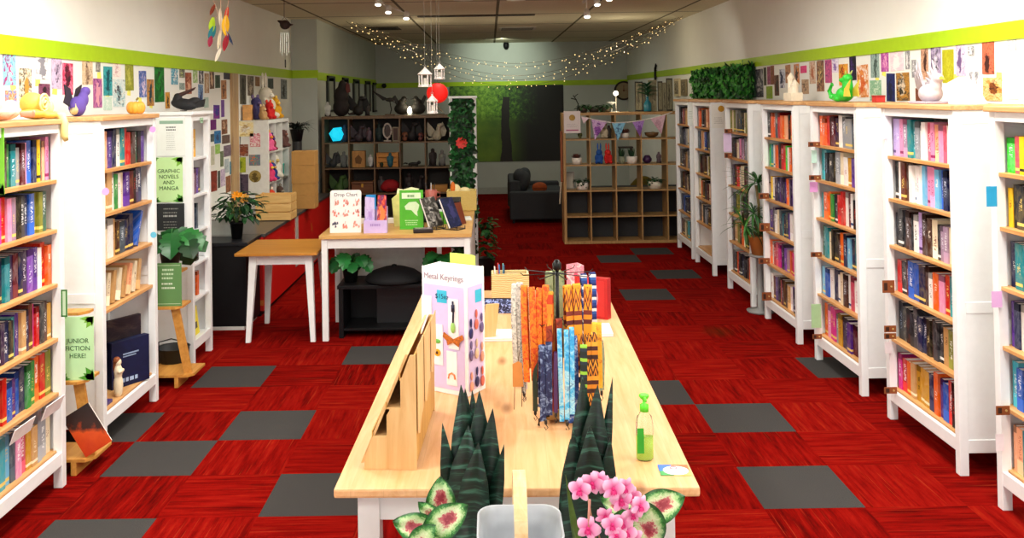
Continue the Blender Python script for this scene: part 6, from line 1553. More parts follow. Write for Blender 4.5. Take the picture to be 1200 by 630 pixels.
# ------------------------------------------------------------ long pine table
TA = .0245
TZ = .75
r = thing('table', 'long pine-topped table with white legs down the middle of the shop', 'table', (.068, 3.09, 0), -TA)
def tl(x, y, z=TZ):          # table-local to world
    c, s = math.cos(-TA), math.sin(-TA)
    return Vector((.068 + c * x - s * y, 3.09 + s * x + c * y, z))
def tp(px, py):              # the point of the table top seen at a pixel
    return at(px, py, 2, TZ)
PINE = wood('#e3b485', '#cf9862', 1, knots=True)
L_ = 3.12
MB().bbox(-.612, .612, 0, L_, TZ - .032, TZ, .008).build('table_top', PINE, r)
MB().bbox(-.47, .47, .06, .08, TZ - .13, TZ - .032, .002).bbox(-.47, .47, L_ - .08, L_ - .06, TZ - .13, TZ - .032, .002).bbox(-.51, -.49, .1, L_ - .1, TZ - .13, TZ - .032, .002).bbox(.49, .51, .1, L_ - .1, TZ - .13, TZ - .032, .002).build('apron', WHITE2, r)
for x in (-.54, .46):
    for y in (.05, 1.50, L_ - .13): MB().bbox(x, x + .075, y, y + .075, 0, TZ - .032, .004).build('leg', WHITE2, r)
MB().bbox(-.40, -.33, .30, .37, 0, TZ - .032, .004).build('leg', WHITE2, r)
MB().bbox(-.30, -.24, .08, .12, TZ - .16, TZ - .13, .003).build('bracket', WHITE2, r)
bpy.context.view_layer.update()
Z1 = TZ + .0012

# plywood stepped display, its back to the left edge
PLYW = wood('#e0ba84', '#cda066', 2, rough=.5)
PLYD = wood('#c89a50', '#b08038', 2, rough=.5)
r = thing('card_display', 'stepped plywood card display, side view, on the left edge of pine table', 'display stand', (-.43, 3.26, Z1), -.045)
prof = [(0, 0), (.155, 0), (.155, .44), (.145, .44), (.145, .42), (.10, .42), (.10, .325), (.08, .325), (.08, .225), (.03, .225), (.03, .115), (-.01, .115), (-.01, .03)]
# side profile seen from the front: steps climb from left to right
prof = [(-.03, 0), (.155, 0), (.155, .40), (.135, .40), (.105, .32), (.10, .32), (.10, .215), (.06, .215), (.06, .205), (.05, .19), (.05, .115), (.0, .115), (-.03, .04)]
for yy in (0, .60):
    MB().prism(prof, 1, yy, yy + .006).build('side_panel', PLYW, r)
MB().box(.148, .154, .006, .60, .02, .40).build('back_panel', PLYD, r)
for i, (x0, x1, z) in enumerate(((-.02, .045, .03), (.0, .055, .115), (.05, .105, .215), (.10, .14, .315))):
    MB().box(x0, x1 + .0, .006, .60, z - .006, z).build('step', PLYW, r)
    MB().box(x0 - .004, x0 + .0, .006, .60, z - .006, z + .02).build('step_lip', PLYD, r)
# slanted outer board along the left, dark slot behind
Ms = Matrix.Rotation(.34, 4, 'Y')
MB().prism([(-.045, .02), (-.035, .02), (.128, .40), (.118, .40)], 1, .01, .60).build('front_board', PLYW, r)
# ragged paper-edge cards on the upper step
for k in range(3):
    y = .02 + .195 * k
    MB().prism([(y, .12 + .05 * k), (y + .06, .10 + .05 * k), (y + .12, .15 + .05 * k), (y + .185, .15 + .05 * k), (y + .185, .42), (y, .42)], 0, .157 + .003 * k, .159 + .003 * k).build('card', PLYW, r)

# keyring display box: lilac three-sided tower with open top
p0, p1, p2 = tp(497, 455), tp(547, 466), tp(567, 452)
cx_, cy_ = (p0.x + p1.x) / 2, (p0.y + p1.y) / 2
ang = -.12
r = thing('keyring_display', 'tall white and lilac keyring display box lettered Metal Keyrings on pine table', 'display box', (-.2165, 4.083, Z1), -.58)
W2, D2, H2 = .119, .145, .55
LIL = M_('#d4c2ec', .45, var=.03); PW = M_('#f4f0f4', .45, var=.02)
MB().bbox(-W2, W2, 0, .004, 0, H2, .001).bbox(-W2, W2, D2 - .004, D2, 0, H2 - .006, .001).bbox(-W2, -W2 + .004, .004, D2 - .004, 0, H2 - .002, .001).bbox(W2 - .004, W2, .004, D2 - .004, 0, H2 - .002, .001).build('box', PW, r)
MB().box(-W2 + .004, W2 - .004, .004, D2 - .004, H2 - .012, H2 - .008).build('lid', M_('#faf6f4', .5), r)
MB().bbox(-W2 * .92, W2 * .92, -.0012, .0, .02, H2 * .86, .0005).build('front_print', LIL, r)
MB().bbox(W2, W2 + .0012, .015, D2 - .015, .02, H2 * .86, .0005).build('side_print', LIL, r)
MB().box(-W2 * .3, W2 * .15, -.0022, -.0012, H2 * .72, H2 * .82).build('price_label', M_('#3ab8d8', .4), r); text('lettering', '$15ea', .030, (-W2 * .07, -.0028, H2 * .77), FRONT, M_('#0e4a6a', .5), r)
text('lettering', 'Metal Keyrings', .036, (0, -.0016, H2 * .925), FRONT, M_('#a08a9a', .5), r)
MB().box(W2 + .0012, W2 + .002, .07, .12, H2 * .72, H2 * .82).build('price_label', M_('#3ab8d8', .4), r)
# bags with keyrings hooked on it
for (x, z0_, z1_) in ((-W2 * .78, .15, .42), (W2 * .45, .20, .42), (-W2 * .28, .12, .30), (W2 * .35, .04, .19)):
    MB().bbox(x - .028, x + .028, -.0042, -.0024, z0_, z1_, .0008).build('sleeve', M_('#f2eef2', .25), r)
kr = MB().tube([(W2 * .45, -.008, .41), (W2 * .47, -.008, .36), (W2 * .45, -.008, .31)], .004, 6); kr.lathe([(.008, 0), (.008, .03)], 8, M=Matrix.Translation(Vector((W2 * .46, -.008, .365)))); kr.build('keyring', M_('#2a2a44', .3, .5), r, True)
MB().ell((W2 * .45, -.009, .295), (.012, .006, .024)).build('bead', M_('#9ac86a', .3), r, True)
bf = MB()
for s in (-1, 1):
    bf.prism([(W2 * .45, .245), (W2 * .45 + s * .05, .27), (W2 * .45 + s * .055, .25), (W2 * .45 + s * .035, .235), (W2 * .45 + s * .03, .215), (W2 * .45, .23)], 1, -.010, -.006)
bf.build('butterfly', M_('#b8641e', .5, var=.4, scale=160), r)
MB().prism([(-W2 * .78, .18), (-W2 * .78 - .018, .205), (-W2 * .78 - .01, .22), (-W2 * .78, .21), (-W2 * .78 + .01, .22), (-W2 * .78 + .018, .205)], 1, -.010, -.005).build('heart', M_('#e0501e', .4), r)
MB().lathe([(.016, 0), (.016, .004)], 12, M=Matrix.Translation(Vector((-W2 * .28, -.0052, .175))) @ Matrix.Rotation(PI / 2, 4, 'X')).build('sunflower', M_('#f0a81a', .4), r); MB().lathe([(.007, 0), (.007, .002)], 12, M=Matrix.Translation(Vector((-W2 * .28, -.0092, .175))) @ Matrix.Rotation(PI / 2, 4, 'X')).build('sunflower_eye', M_('#4a2414', .5), r)
MB().ell((-W2 * .28, -.007, .225), (.018, .004, .01)).build('leaf_charm', M_('#6ab04a', .4), r, True)
MB().tube([(W2 * .35 - .018, -.006, .07), (W2 * .35 - .014, -.006, .088), (W2 * .35, -.006, .095), (W2 * .35 + .014, -.006, .088), (W2 * .35 + .018, -.006, .07)], .004, 6).build('rainbow', M_('#e8864a', .4), r)
rq = random.Random(3)
for k in range(9):
    y, z = .03 + .042 * (k % 3), .05 + .12 * (k // 3) + rq.uniform(-.02, .02)
    MB().ell((W2 + .006, y, z + .045), (.004, .007, .02)).ell((W2 + .006, y, z), (.005, .014, .024)).build('charm', M_(['#e8a08a', '#2a2a60', '#d86a5a', '#6a5a8a', '#e0c0a0'][k % 5], .4), r, True)
MB().prism([(-.07, H2 - .03), (.07, H2 - .03), (.07, H2 + .035), (.05, H2 + .04), (-.07, H2 + .04)], 1, D2 + .004, D2 + .006).build('leaf_card', M_('#b8d85a', .5), r)
# pencils, stand, notebooks further along
o = tp(600, 351)
r = thing('basket', 'pale woven straw basket of pens at the far end of the pine table', 'basket', (o.x - .01, 5.95, Z1), 0)
WK = wicker('#c09850', '#ecd6a0')
for x0, x1, y0_, y1_ in ((-.12, .12, -.07, -.055), (-.12, .12, .055, .07), (-.12, -.105, -.055, .055), (.105, .12, -.055, .055)): MB().bbox(x0, x1, y0_, y1_, .0, .17, .005).build('side', WK, r)
MB().box(-.105, .105, -.055, .055, .002, .012).build('base', WK, r)
for k, (c, nm, dx) in enumerate((('#e8e4e0', 'white', -.085), ('#3a7ab8', 'blue', -.06), ('#d84a4a', 'red', -.07), ('#2a4a6a', 'navy', -.035), ('#7ab8c8', 'pale blue', -.045))):
    q = thing('pen', '%s pen standing in the straw basket on the pine table' % nm, 'pen', (o.x - .01 + dx, 5.92 + .012 * k, Z1 + .0135), 0, 'pens in the straw basket'); MB().tube([(0, 0, 0), (.004 * (k - 2) - .006, .0, .2 + .008 * (k % 3))], .0045, 6).build('barrel', M_(c, .4), q)
o = tp(588, 360)
r = thing('pencil_case', 'dark blue zipped pencil case with a pale pattern, in front of the straw basket', 'pencil case', (o.x, 5.60, Z1), -.1)
t = NT('navy_print'); f = t.noise(t.coords(), 60, 2, .5, 1.0); t.set(t.ramp(f, [(.5, srgb('#10143a')), (.6, srgb('#8a98d0'))]), .7); NVY = t.m
MB().prism([(-.05, 0), (.05, 0), (.045, .05), (.012, .075), (-.012, .075), (-.045, .05)], 0, -.14, .16).build('body', NVY, r); MB().box(-.13, .15, -.006, .006, .075, .079).build('zip', M_('#0c0e20', .5), r)
o = tp(574, 402)
r = thing('wooden_stand', 'slim V-shaped wooden card stand beside the keyring display', 'display stand', (o.x + .0, 4.95, Z1), .25)
MB().prism([(-.035, 0), (.03, 0), (.055, .19), (-.02, .19)], 1, 0, .007).prism([(-.02, 0), (.045, 0), (.06, .18), (.0, .18)], 1, .05, .057).build('panel', PLYW, r); MB().box(-.025, .035, .007, .05, .04, .047).build('shelf', PLYW, r)
def notebook(lab, x, y, c, rz=0.0, w=.21, d=.15):
    r = thing('notebook', lab, 'notebook', (x, y, Z1), rz); MB().bbox(-w / 2, w / 2, 0, d, .012, .015, .001).bbox(-w / 2, w / 2, 0, d, 0, .003, .001).build('cover', art(['#f6dcd8', '#f0c8cc', '#f8ece8'], 700 + int(x * 100), 1.2), r); MB().box(-w / 2 + .003, w / 2 - .003, .003, d - .003, .003, .012).build('page_block', PAPER, r); return r
p = tp(590, 400); notebook('pale pink notebook left of the lanyard spinner on pine table', p.x + .02, 4.92, 'pink', 0, .24, .2)
p = tp(700, 396); notebook('pale pink notebook under the red boxed book, right of lanyard spinner', p.x - .01, 4.98, 'pink', -.03, .2, .24)
p = tp(694, 377)
RED = M_('#b01c20', .35)
r = thing('boxed_book', 'red boxed book with an embossed oval standing on the pine table', 'book', (.585, 5.42, Z1), -.55)
MB().bbox(-.105, .105, -.02, .03, 0, .235, .002).build('cover', RED, r); MB().bbox(-.085, .085, -.0215, -.02, .015, .22, .0005).build('panel', M_('#c0282a', .35), r)
MB().tube([(.045 * math.cos(k * PI / 12), -.0225, .12 + .07 * math.sin(k * PI / 12)) for k in range(25)], .003, 5).build('oval', M_('#d88a90', .4), r)
for zz_, s in ((.19, 1), (.05, -1)): MB().tube([(-.03, -.0225, zz_), (0, -.0225, zz_ + s * .012), (.03, -.0225, zz_)], .0025, 5).build('scroll', M_('#d88a90', .4), r)
o = tp(688, 360); r = thing('gift_bag', 'pink and white card standing behind the red boxed book', 'card', (.50, 5.62, Z1), -.4); MB().prism([(-.05, 0), (.06, 0), (.06, .27), (.02, .285), (-.05, .27)], 1, -.003, .003).build('card', art(['#f4c8d0', '#e87a90', '#f8e8e8'], 720, 2), r); MB().ell((.01, -.004, .21), (.014, .003, .014)).build('motif', M_('#e04a6a', .5), r)
# ------------------------------------------------------------ lanyard spinner
SX, SY = .262, 3.74
r = thing('spinner_rack', 'black wire spinner rack hung with lanyards, in the middle of the pine table', 'display rack', (SX, SY, Z1))
BKW = M_('#121212', .35, .3)
MB().tube([(0, 0, .02), (0, 0, .60)], .008, 10).lathe([(.014, .60), (.018, .605), (.018, .625), (.008, .64)], 12).build('pole', BKW, r, True)
MB().bbox(-.055, .055, -.05, .05, .012, .05, .004).build('base_block', wood('#b08a50', '#98703a', 0), r)
for k in range(4):
    an = PI / 4 + k * PI / 2; c, s = math.cos(an), math.sin(an)
    MB().tube([(0, 0, .02), (.08 * c, .08 * s, .03), (.12 * c, .12 * s, .026), (.125 * c, .125 * s, .005)], .006, 8).build('foot', BKW, r, True)
tiers = ((.585, .14, 8), (.40, .13, 8))
for z, R_, n in tiers:
    for k in range(n):
        an = 2 * PI * k / n + .2; c, s = math.cos(an), math.sin(an)
        MB().tube([(0, 0, z), (R_ * c, R_ * s, z), ((R_ + .012) * c, (R_ + .012) * s, z + .010)], .002, 6).build('hook', BKW, r)
def ribbon_mat(cols, seed, sc=14, style='band'):
    t = NT('lanyard_%d' % seed); o = t.coords(); x = t.xyz(o)
    if style == 'band':
        f = t.noise(t.map(o, scale=(18, 18, 1)), 1.5, 2); s = t.math('FRACT', t.math('ADD', t.math('MULTIPLY', x[2], sc), t.math('MULTIPLY', f, .25)))
    else:
        s = t.noise(o, sc * 3, 3, .6, .8)
    if style == 'zig':
        zz_ = t.math('ABSOLUTE', t.math('SUBTRACT', t.math('FRACT', t.math('MULTIPLY', x[0], 52)), .5))
        s = t.math('FRACT', t.math('ADD', t.math('MULTIPLY', x[2], sc), t.math('MULTIPLY', zz_, t.math('GREATER_THAN', t.math('FRACT', t.math('MULTIPLY', x[2], sc / 2.0)), .5)))); style = 'band'
    n = len(cols); t.set(t.ramp(s, [((.28 + .44 * i / max(1, n - 1)) if style != 'band' else i / n, srgb(c)) for i, c in enumerate(cols)], const=(style == 'band')), .7); return t.m
def lanyard(lab, x, y, ztop, zbot, w, mat_, rz=0, n=2, clip='#3a3a3c', bulge=.012):
    """flat ribbons hanging over a hook: front and back strap joined at the top, metal clip below"""
    q = thing('lanyard', lab, 'lanyard', (SX + x, SY + y, Z1), rz, 'lanyards on the spinner rack')
    for k in range(n):
        off = (k - (n - 1) / 2) * w * 1.04; mb = MB(); N = 10
        path = []
        for i in range(N + 1):
            u = i / N; path.append((-.008 - bulge * math.sin(PI * u) * (1 - u) - .001 * k, ztop + (zbot + .012 * ((k * 7) % 3) - ztop) * u))
        back = [(.008, zz_) for _, zz_ in path]
        outl = [(.0, ztop + .006)] + path + [(path[-1][0] + .0035, path[-1][1])] + [(yy + .0035, zz_) for yy, zz_ in reversed(path[1:])] + [(.0, ztop + .001)]
        tw = random.Random(int(abs(x) * 9000 + abs(y) * 7000 + k * 31 + zbot * 500)); Mk = Matrix.Translation(Vector((off, tw.uniform(-.006, .004), tw.uniform(-.008, .004)))) @ Matrix.Rotation(tw.uniform(-.45, .45), 4, 'Z') @ Matrix.Rotation(tw.uniform(-.02, .02), 4, 'Y')
        mb.prism(outl, 0, - w * .48, w * .48, M=Mk)
        mb.prism([(0, ztop + .006), (.009, ztop), (.011, zbot + .05), (.0085, zbot + .05), (.006, ztop - .002), (0, ztop + .001)], 0, - w * .45, w * .45, M=Mk)
        mb.build('ribbon', mat_, q)
    if clip:
        MB().lathe([(.004, 0), (.006, .004), (.006, .018), (.003, .022)], 8, M=Matrix.Translation(Vector((0, -.009, zbot - .02)))).tube([(.0, -.009, zbot - .02), (.008, -.009, zbot - .032), (.0, -.009, zbot - .042), (-.006, -.009, zbot - .03)], .0018, 5).build('clip', M_(clip, .3, .7), q)
    return q
flame = ribbon_mat(['#e0701a', '#d83a14', '#f08a1e', '#c82a10'], 1, 16, 'n'); kente = ribbon_mat(['#f09a1e', '#f09a1e', '#5a1a1a', '#e88a1a', '#7a2a1e'], 2, 11, 'zig'); script = ribbon_mat(['#e8e4dc', '#c8c4bc', '#5a5854'], 3, 30, 'n'); bluep = ribbon_mat(['#1a3a8a', '#2a5aa8', '#e8ecf0', '#1a2a6a'], 4, 22)
skyb = ribbon_mat(['#1878c8', '#3aa8e0', '#a8dcf0', '#1050a0'], 5, 10, 'n'); navyf = ribbon_mat(['#14163a', '#1c2a5a', '#9ab0d8'], 6, 16, 'n'); dark = ribbon_mat(['#12201a', '#1a2a3a', '#8ac03a', '#162028'], 7, 20); yell = ribbon_mat(['#f0a81a', '#f4c23a', '#c83a1a'], 8, 12, 'n'); olv = ribbon_mat(['#6a7458', '#8a9478', '#4a5440'], 9, 14, 'n'); rust = ribbon_mat(['#8a2a14', '#a83a1a', '#5a1810'], 10, 14, 'n'); lilw = ribbon_mat(['#c8b8d8', '#e8e0ee', '#8a98c8'], 11, 14, 'n'); grn = ribbon_mat(['#8a9a6a', '#a8b488', '#6a7a50'], 12, 14, 'n')
lanyard('grey script-patterned lanyards at the far left of the spinner rack', -.155, -.02, .55, .20, .026, script, -.3, 2)
lanyard('orange and red flame lanyards at upper left of the spinner rack', -.085, -.07, .545, .17, .026, flame, -.1, 4)
lanyard('orange lanyards with dark woven bands at upper right of the spinner rack', .075, -.075, .55, .19, .034, kente, .1, 3)
lanyard('blue checked lanyard at upper right behind the banded orange ones', .128, .03, .575, .25, .026, bluep, .5, 2)
lanyard('bright sky-blue glossy lanyards low at the centre front of the rack', .022, -.115, .39, .035, .019, skyb, 0, 3)
lanyard('navy figured lanyard low, left of the sky-blue lanyards', -.062, -.125, .335, .045, .026, navyf, 0, 2)
lanyard('black lanyard with green circles right of the sky-blue lanyards', .085, -.12, .33, .05, .028, dark, 0, 1)
lanyard('yellow-orange lanyards at the right side of the spinner rack', .148, -.06, .395, .13, .026, yell, .35, 2)
lanyard('muted olive lanyard at the far right of spinner rack', .172, .04, .30, .10, .026, olv, .5, 1)
lanyard('rust red lanyard behind the navy figured lanyard', -.02, -.085, .42, .06, .026, rust, 0, 2)
lanyard('lilac and white lanyard hanging low at far left of the rack', -.135, .03, .30, .11, .022, lilw, -.4, 1)
lanyard('dark plum lanyard between the navy and sky-blue lanyards', -.022, -.118, .30, .07, .016, M_('#4a2a5a', .6), 0, 1)
lanyard('pale green lanyards along the back top of the spinner rack', .0, .11, .575, .22, .03, grn, PI, 3)
lanyard('dark green lanyard at the lower left behind the navy lanyard', -.098, -.06, .26, .06, .02, M_('#2a3a2e', .6), -.2, 1)
lanyard('deep orange lanyards just left of the rack pole', -.03, -.08, .53, .22, .024, ribbon_mat(['#e8801e', '#c83a10', '#f09a2a'], 21, 9, 'zig'), 0, 1)
lanyard('brown and amber patterned lanyards below the banded orange ones', .125, -.085, .36, .06, .026, ribbon_mat(['#3a1a14', '#d8841a', '#4a1e16', '#e8a030'], 22, 15, 'zig'), .2, 2)
lanyard('pale grey and black script lanyard in front of the grey ones', -.14, -.05, .50, .13, .022, ribbon_mat(['#d8d4cc', '#8a8680', '#2a2828'], 23, 40, 'n'), -.3, 1)
lanyard('deep blue star-printed lanyard low behind the sky-blue lanyards', .05, -.09, .36, .02, .024, ribbon_mat(['#1a2a6a', '#2a5ab0', '#e0e8f4'], 24, 18, 'n'), 0, 2)
# tan cards hooked at left of the rack
q = thing('bookmark_tag', 'tan leather bookmark hanging at the left of the spinner rack', 'bookmark', (SX - .165, SY - .06, Z1)); MB().prism([(-.022, .15), (.022, .15), (.022, .24), (.0, .25), (-.022, .24)], 1, -.001, .001).build('tag', M_('#d8904a', .6), q); MB().tube([(0, 0, .245), (.03, .04, .395)], .0015, 5).tube([(-.015, 0, .15), (-.018, 0, .06)], .0015, 5).tube([(.015, 0, .15), (.012, 0, .07)], .0015, 5).build('cord', M_('#6a4a2a', .6), q)
# ------------------------------------------------------------ soap bottle and card
p = tp(757, 541)
r = thing('pump_bottle', 'clear pump bottle with green cap and half-full yellow-green liquid on the table', 'bottle', (p.x, p.y + .02, Z1))
gm = NT('clear_plastic'); gm.set((.95, .98, .95, 1), .05, Transmission_Weight=.95, IOR=1.2, Alpha=1.0)
lq = NT('green_gel'); lq.set(srgb('#c4ea5a'), .1, Transmission_Weight=.35, IOR=1.2)
LM = M_('#5ad02a', .35)
EX = Matrix.Diagonal(Vector((1, .7, 1, 1)))
MB().lathe([(.026, 0), (.031, .006), (.031, .13), (.026, .155), (.012, .172), (.012, .18)], 24, M=EX).build('bottle', gm.m, r, True)
MB().lathe([(.024, .003), (.0285, .008), (.0285, .085)], 24, M=EX).build('liquid', lq.m, r, True)
MB().lathe([(.016, .172), (.016, .196), (.006, .2), (.005, .215)], 18).build('collar', LM, r, True)
MB().lathe([(.006, .212), (.014, .218), (.019, .228), (.017, .232), (.008, .228)], 16).tube([(0, 0, .222), (.0, -.02, .225), (0, -.034, .218)], .005, 8).build('pump', LM, r, True)
MB().bbox(-.030, -.006, -.0245, -.0225, .03, .12, .004).build('label', M_('#2a9a2a', .4), r)
p = tp(790, 551)
r = thing('business_card', 'small card with blue, green and orange corners on the near right corner of the table', 'card', (p.x, p.y, Z1), -.05)
tc = NT('card_print'); g = tc.xyz(tc.coords('Generated'))
u = tc.math('ADD', g[0], tc.math('MULTIPLY', tc.noise(tc.coords('Generated'), 3, 2), .1))
top_c = tc.mix(tc.math('GREATER_THAN', u, .5), srgb('#2a6ac8'), srgb('#e8642a')); bot_c = tc.mix(tc.math('GREATER_THAN', u, .5), srgb('#3a9a4a'), srgb('#f0c060'))
cc = tc.mix(tc.math('GREATER_THAN', g[1], .4), bot_c, top_c)
e_ = tc.math('ADD', tc.math('POWER', tc.math('DIVIDE', tc.math('SUBTRACT', g[0], .55), .42), 2.0), tc.math('POWER', tc.math('DIVIDE', tc.math('SUBTRACT', g[1], .45), .42), 2.0))
tc.set(tc.mix(tc.math('LESS_THAN', e_, 1.0), cc, srgb('#f6f4f2')), .4)
MB().bbox(-.052, .052, -.045, .045, 0, .0012, .0004).build('card', tc.m, r); MB().tube([(.012 * math.cos(k * PI / 8), .016 + .009 * math.sin(k * PI / 8), .0016) for k in range(17)], .0022, 5).build('emblem', M_('#e08a9a', .5), r)
# ------------------------------------------------------------ foreground plants on a low bench in front of the table
BZ = .56
r = thing('plant_bench', 'low white bench in front of the pine table carrying the pots and bucket', 'bench', (.06, 2.62, 0))
MB().bbox(-.5, .6, -.34, .30, BZ - .03, BZ, .004).build('seat', WHITE2, r)
for x in (-.46, .52):
    for y in (-.31, .23): MB().bbox(x, x + .05, y, y + .05, 0, BZ - .03, .003).build('leg', WHITE2, r)
def snake_mat():
    t = NT('snake_leaf'); o = t.coords(); x = t.xyz(o)
    w1 = t.noise(t.map(o, scale=(9, 9, 80)), 1.0, 3, .6, .5)
    t.set(t.ramp(w1, [(.34, srgb('#081712')), (.54, srgb('#0f2c20')), (.70, srgb('#3a6a58'))]), .38); return t.m
SNK = snake_mat()
def tall(t): return (.55 + .45 * math.sin(PI * min(1, t * 1.15 + .05))) * (1 - max(0, (t - .72) / .28) ** 1.6) + .01
def snake(lab, leaves, pot, Y=2.78):
    """leaves: (base px x, tip px x, tip px y, width px, depth offset)"""
    c = at(sum(l[0] for l in leaves) / len(leaves), 600, 1, Y)
    r = thing('snake_plant', lab, 'potted plant', (c.x, Y, BZ + .001))
    MB().lathe([(.05, 0), (.065, .13), (.068, .15), (.058, .15), (.055, .12)], 22).build('pot', M_(pot, .5), r, True); MB().lathe([(.056, .125), (.001, .128)], 18, cap=False).build('soil', M_('#20160e', .9), r)
    for bx, tx, ty, wpx, dy in leaves:
        T_ = at(tx, ty, 1, Y + dy * 1.0); B_ = at(bx, 622, 1, Y + dy * .4)
        b = Vector((B_.x - c.x, dy * .4, .12)); tt = Vector((T_.x - c.x, dy, T_.z - BZ))
        d = tt - b; W = wpx / FPX * Y * 1.3
        MB().leaf(b, d, (0.25 * math.sin(bx), -1, .1), d.length, W, .04, 14, fold=.22, shape=tall, th=.003).build('leaf', SNK, r, True)
    return r
snake('banded dark green snake plant at the left in front of the pine table', ((548, 541, 452, 30, .03), (556, 545, 456, 24, .05), (560, 554, 458, 22, .06), (562, 562, 459, 28, .02), (545, 548, 500, 34, -.02), (565, 577, 480, 26, .0), (535, 519, 497, 17, -.01), (570, 590, 522, 15, -.03), (552, 560, 520, 30, -.05)), '#141a16')
snake('plain dark green snake plant at the right in front of the pine table', ((680, 684, 443, 30, .03), (690, 700, 452, 30, .02), (697, 718, 443, 12, .05), (672, 672, 505, 22, -.02), (700, 716, 514, 20, -.02), (688, 692, 500, 32, -.05), (664, 668, 515, 16, .02)), '#12160f')
# caladiums with pink-hearted leaves
def cal_mat():
    t = NT('caladium_leaf'); a_ = t.n('ShaderNodeUVMap'); x = t.xyz(a_.outputs[0])
    n = t.noise(t.coords(), 90, 3, .7, 1.2); n2 = t.noise(t.coords(), 220, 2)
    e = t.math('ABSOLUTE', t.math('SUBTRACT', x[0], .5)); e = t.math('MULTIPLY', e, 2.0)
    q = t.math('ADD', t.math('MAXIMUM', e, t.math('ABSOLUTE', t.math('MULTIPLY', t.math('SUBTRACT', x[1], .45), 1.9))), t.math('MULTIPLY', t.math('SUBTRACT', n, .5), .7))
    t.set(t.ramp(q, [(.14, srgb('#8a2434')), (.32, srgb('#b4565c')), (.44, srgb('#c8d4a8')), (.66, srgb('#94b878')), (.78, srgb('#2f7a2e')), (.95, srgb('#14481a'))]), .4); return t.m
CAL = cal_mat()
def heart_leaf(name, base, dirv, up, L, W, m, parent, bend=.3):
    """heart-shaped blade with its own UV layer (u across, v along)"""
    d, up = Vector(dirv).normalized(), Vector(up); s = d.cross(up).normalized(); nrm = s.cross(d).normalized()
    n, mcols = 12, 8; vs_, uv, fs = [], [], []
    for i in range(n + 1):
        t = i / n; w = W * .5 * (math.sin(PI * (t * .86 + .14)) ** .75 if t < 1 else 0.02) * (1.15 - .35 * t)
        for j in range(mcols + 1):
            q = j / mcols * 2 - 1
            lobe = -.16 * L * abs(q) ** 1.5 * (1 - t) ** 2.5
            vs_.append(Vector(base) + d * (L * t + lobe) + s * w * q + nrm * (.10 * w * (abs(q)) - bend * L * t * t * .5 + .004 * math.sin(t * 9 + q * 4))); uv.append((j / mcols, t))
    for i in range(n):
        for j in range(mcols): a_ = i * (mcols + 1) + j; fs.append((a_, a_ + 1, a_ + mcols + 2, a_ + mcols + 1))
    me = bpy.data.meshes.new(name); me.from_pydata(vs_, [], fs); me.materials.append(m); ul = me.uv_layers.new(name='UVMap')
    for lp_ in me.loops: ul.data[lp_.index].uv = uv[lp_.vertex_index]
    me.polygons.foreach_set('use_smooth', [True] * len(me.polygons))
    o = bpy.data.objects.new(name, me); C.objects.link(o); o.parent = parent; return o
def cpx(x, y, Y): return at(x, y, 1, Y)
r = thing('caladium', 'caladium with green-edged white and pink leaves, left of the snake plant', 'potted plant', (-.20, 2.56, BZ + .001))
MB().lathe([(.045, 0), (.06, .11), (.064, .12), (.054, .12)], 18).build('pot', M_('#3a2a20', .6), r, True)
def off(r, p): return p - r.location
for (bx, by, tx, ty, W, Y) in ((517, 601, 516, 566, .085, 2.60), (508, 618, 542, 596, .085, 2.50), (505, 622, 466, 612, .08, 2.50), (510, 628, 492, 640, .09, 2.44), (520, 618, 505, 604, .06, 2.56)):
    a_ = off(r, cpx(bx, by + 2, Y)); b_ = off(r, cpx(tx, ty, Y)); d = b_ - a_
    heart_leaf('leaf', a_, d, (0.0, -1, .45), max(.10, d.length * 1.15), W, CAL, r); MB().tube([(0, 0, .10), (a_ + Vector((0, .03, -.05))), a_], .003, 6).build('stem', M_('#8a9a6a', .5), r, True)
r = thing('caladium', 'caladium with dull green, cream and brown-pink leaves, right of the pink orchids', 'potted plant', (.42, 2.56, BZ + .001))
MB().lathe([(.045, 0), (.06, .11), (.064, .12), (.054, .12)], 18).build('pot', M_('#3a2a20', .6), r, True)
for (bx, by, tx, ty, W, Y) in ((757, 600, 797, 583, .09, 2.58), (752, 600, 770, 640, .10, 2.52), (745, 610, 724, 625, .09, 2.55), (742, 600, 716, 588, .07, 2.64)):
    a_ = off(r, cpx(bx, by, Y)); b_ = off(r, cpx(tx, ty, Y)); d = b_ - a_
    heart_leaf('leaf', a_, d, (-.2, -1, .5), max(.10, d.length * 1.15), W, CAL, r); MB().tube([(0, 0, .10), (a_ + Vector((0, .03, -.05))), a_], .003, 6).build('stem', M_('#6a7a4a', .5), r, True)
# orchids
PK = M_('#e889be', .5, var=.1); PKD = M_('#d01f72', .5)
tpk = NT('petal'); gg = tpk.xyz(tpk.n('ShaderNodeUVMap').outputs[0]); tpk.set(tpk.ramp(gg[1], [(.0, srgb('#d83a86')), (.35, srgb('#ec82b8')), (.8, srgb('#f6bcdc'))]), .5); PET = tpk.m
r = thing('orchid', 'artificial pink orchid with two arching flower sprays in front of the pine table', 'potted plant', (.26, 2.50, BZ + .001))
MB().lathe([(.04, 0), (.055, .10), (.058, .11), (.05, .11)], 18).build('pot', M_('#1e1a18', .6), r, True)
FL = [(680, 573, -.5, 15), (694, 565, -.2, 15), (701, 562, .1, 13), (710, 567, .2, 13), (718, 572, .2, 15), (731, 570, .5, 14), (727, 585, .3, 15), (739, 581, .6, 14), (749, 592, .7, 14), (741, 602, .3, 12),
      (690, 618, -.5, 16), (709, 604, .0, 13), (717, 614, .1, 14), (728, 611, .3, 15), (733, 622, .3, 15), (741, 628, .5, 13), (722, 626, 0, 13)]
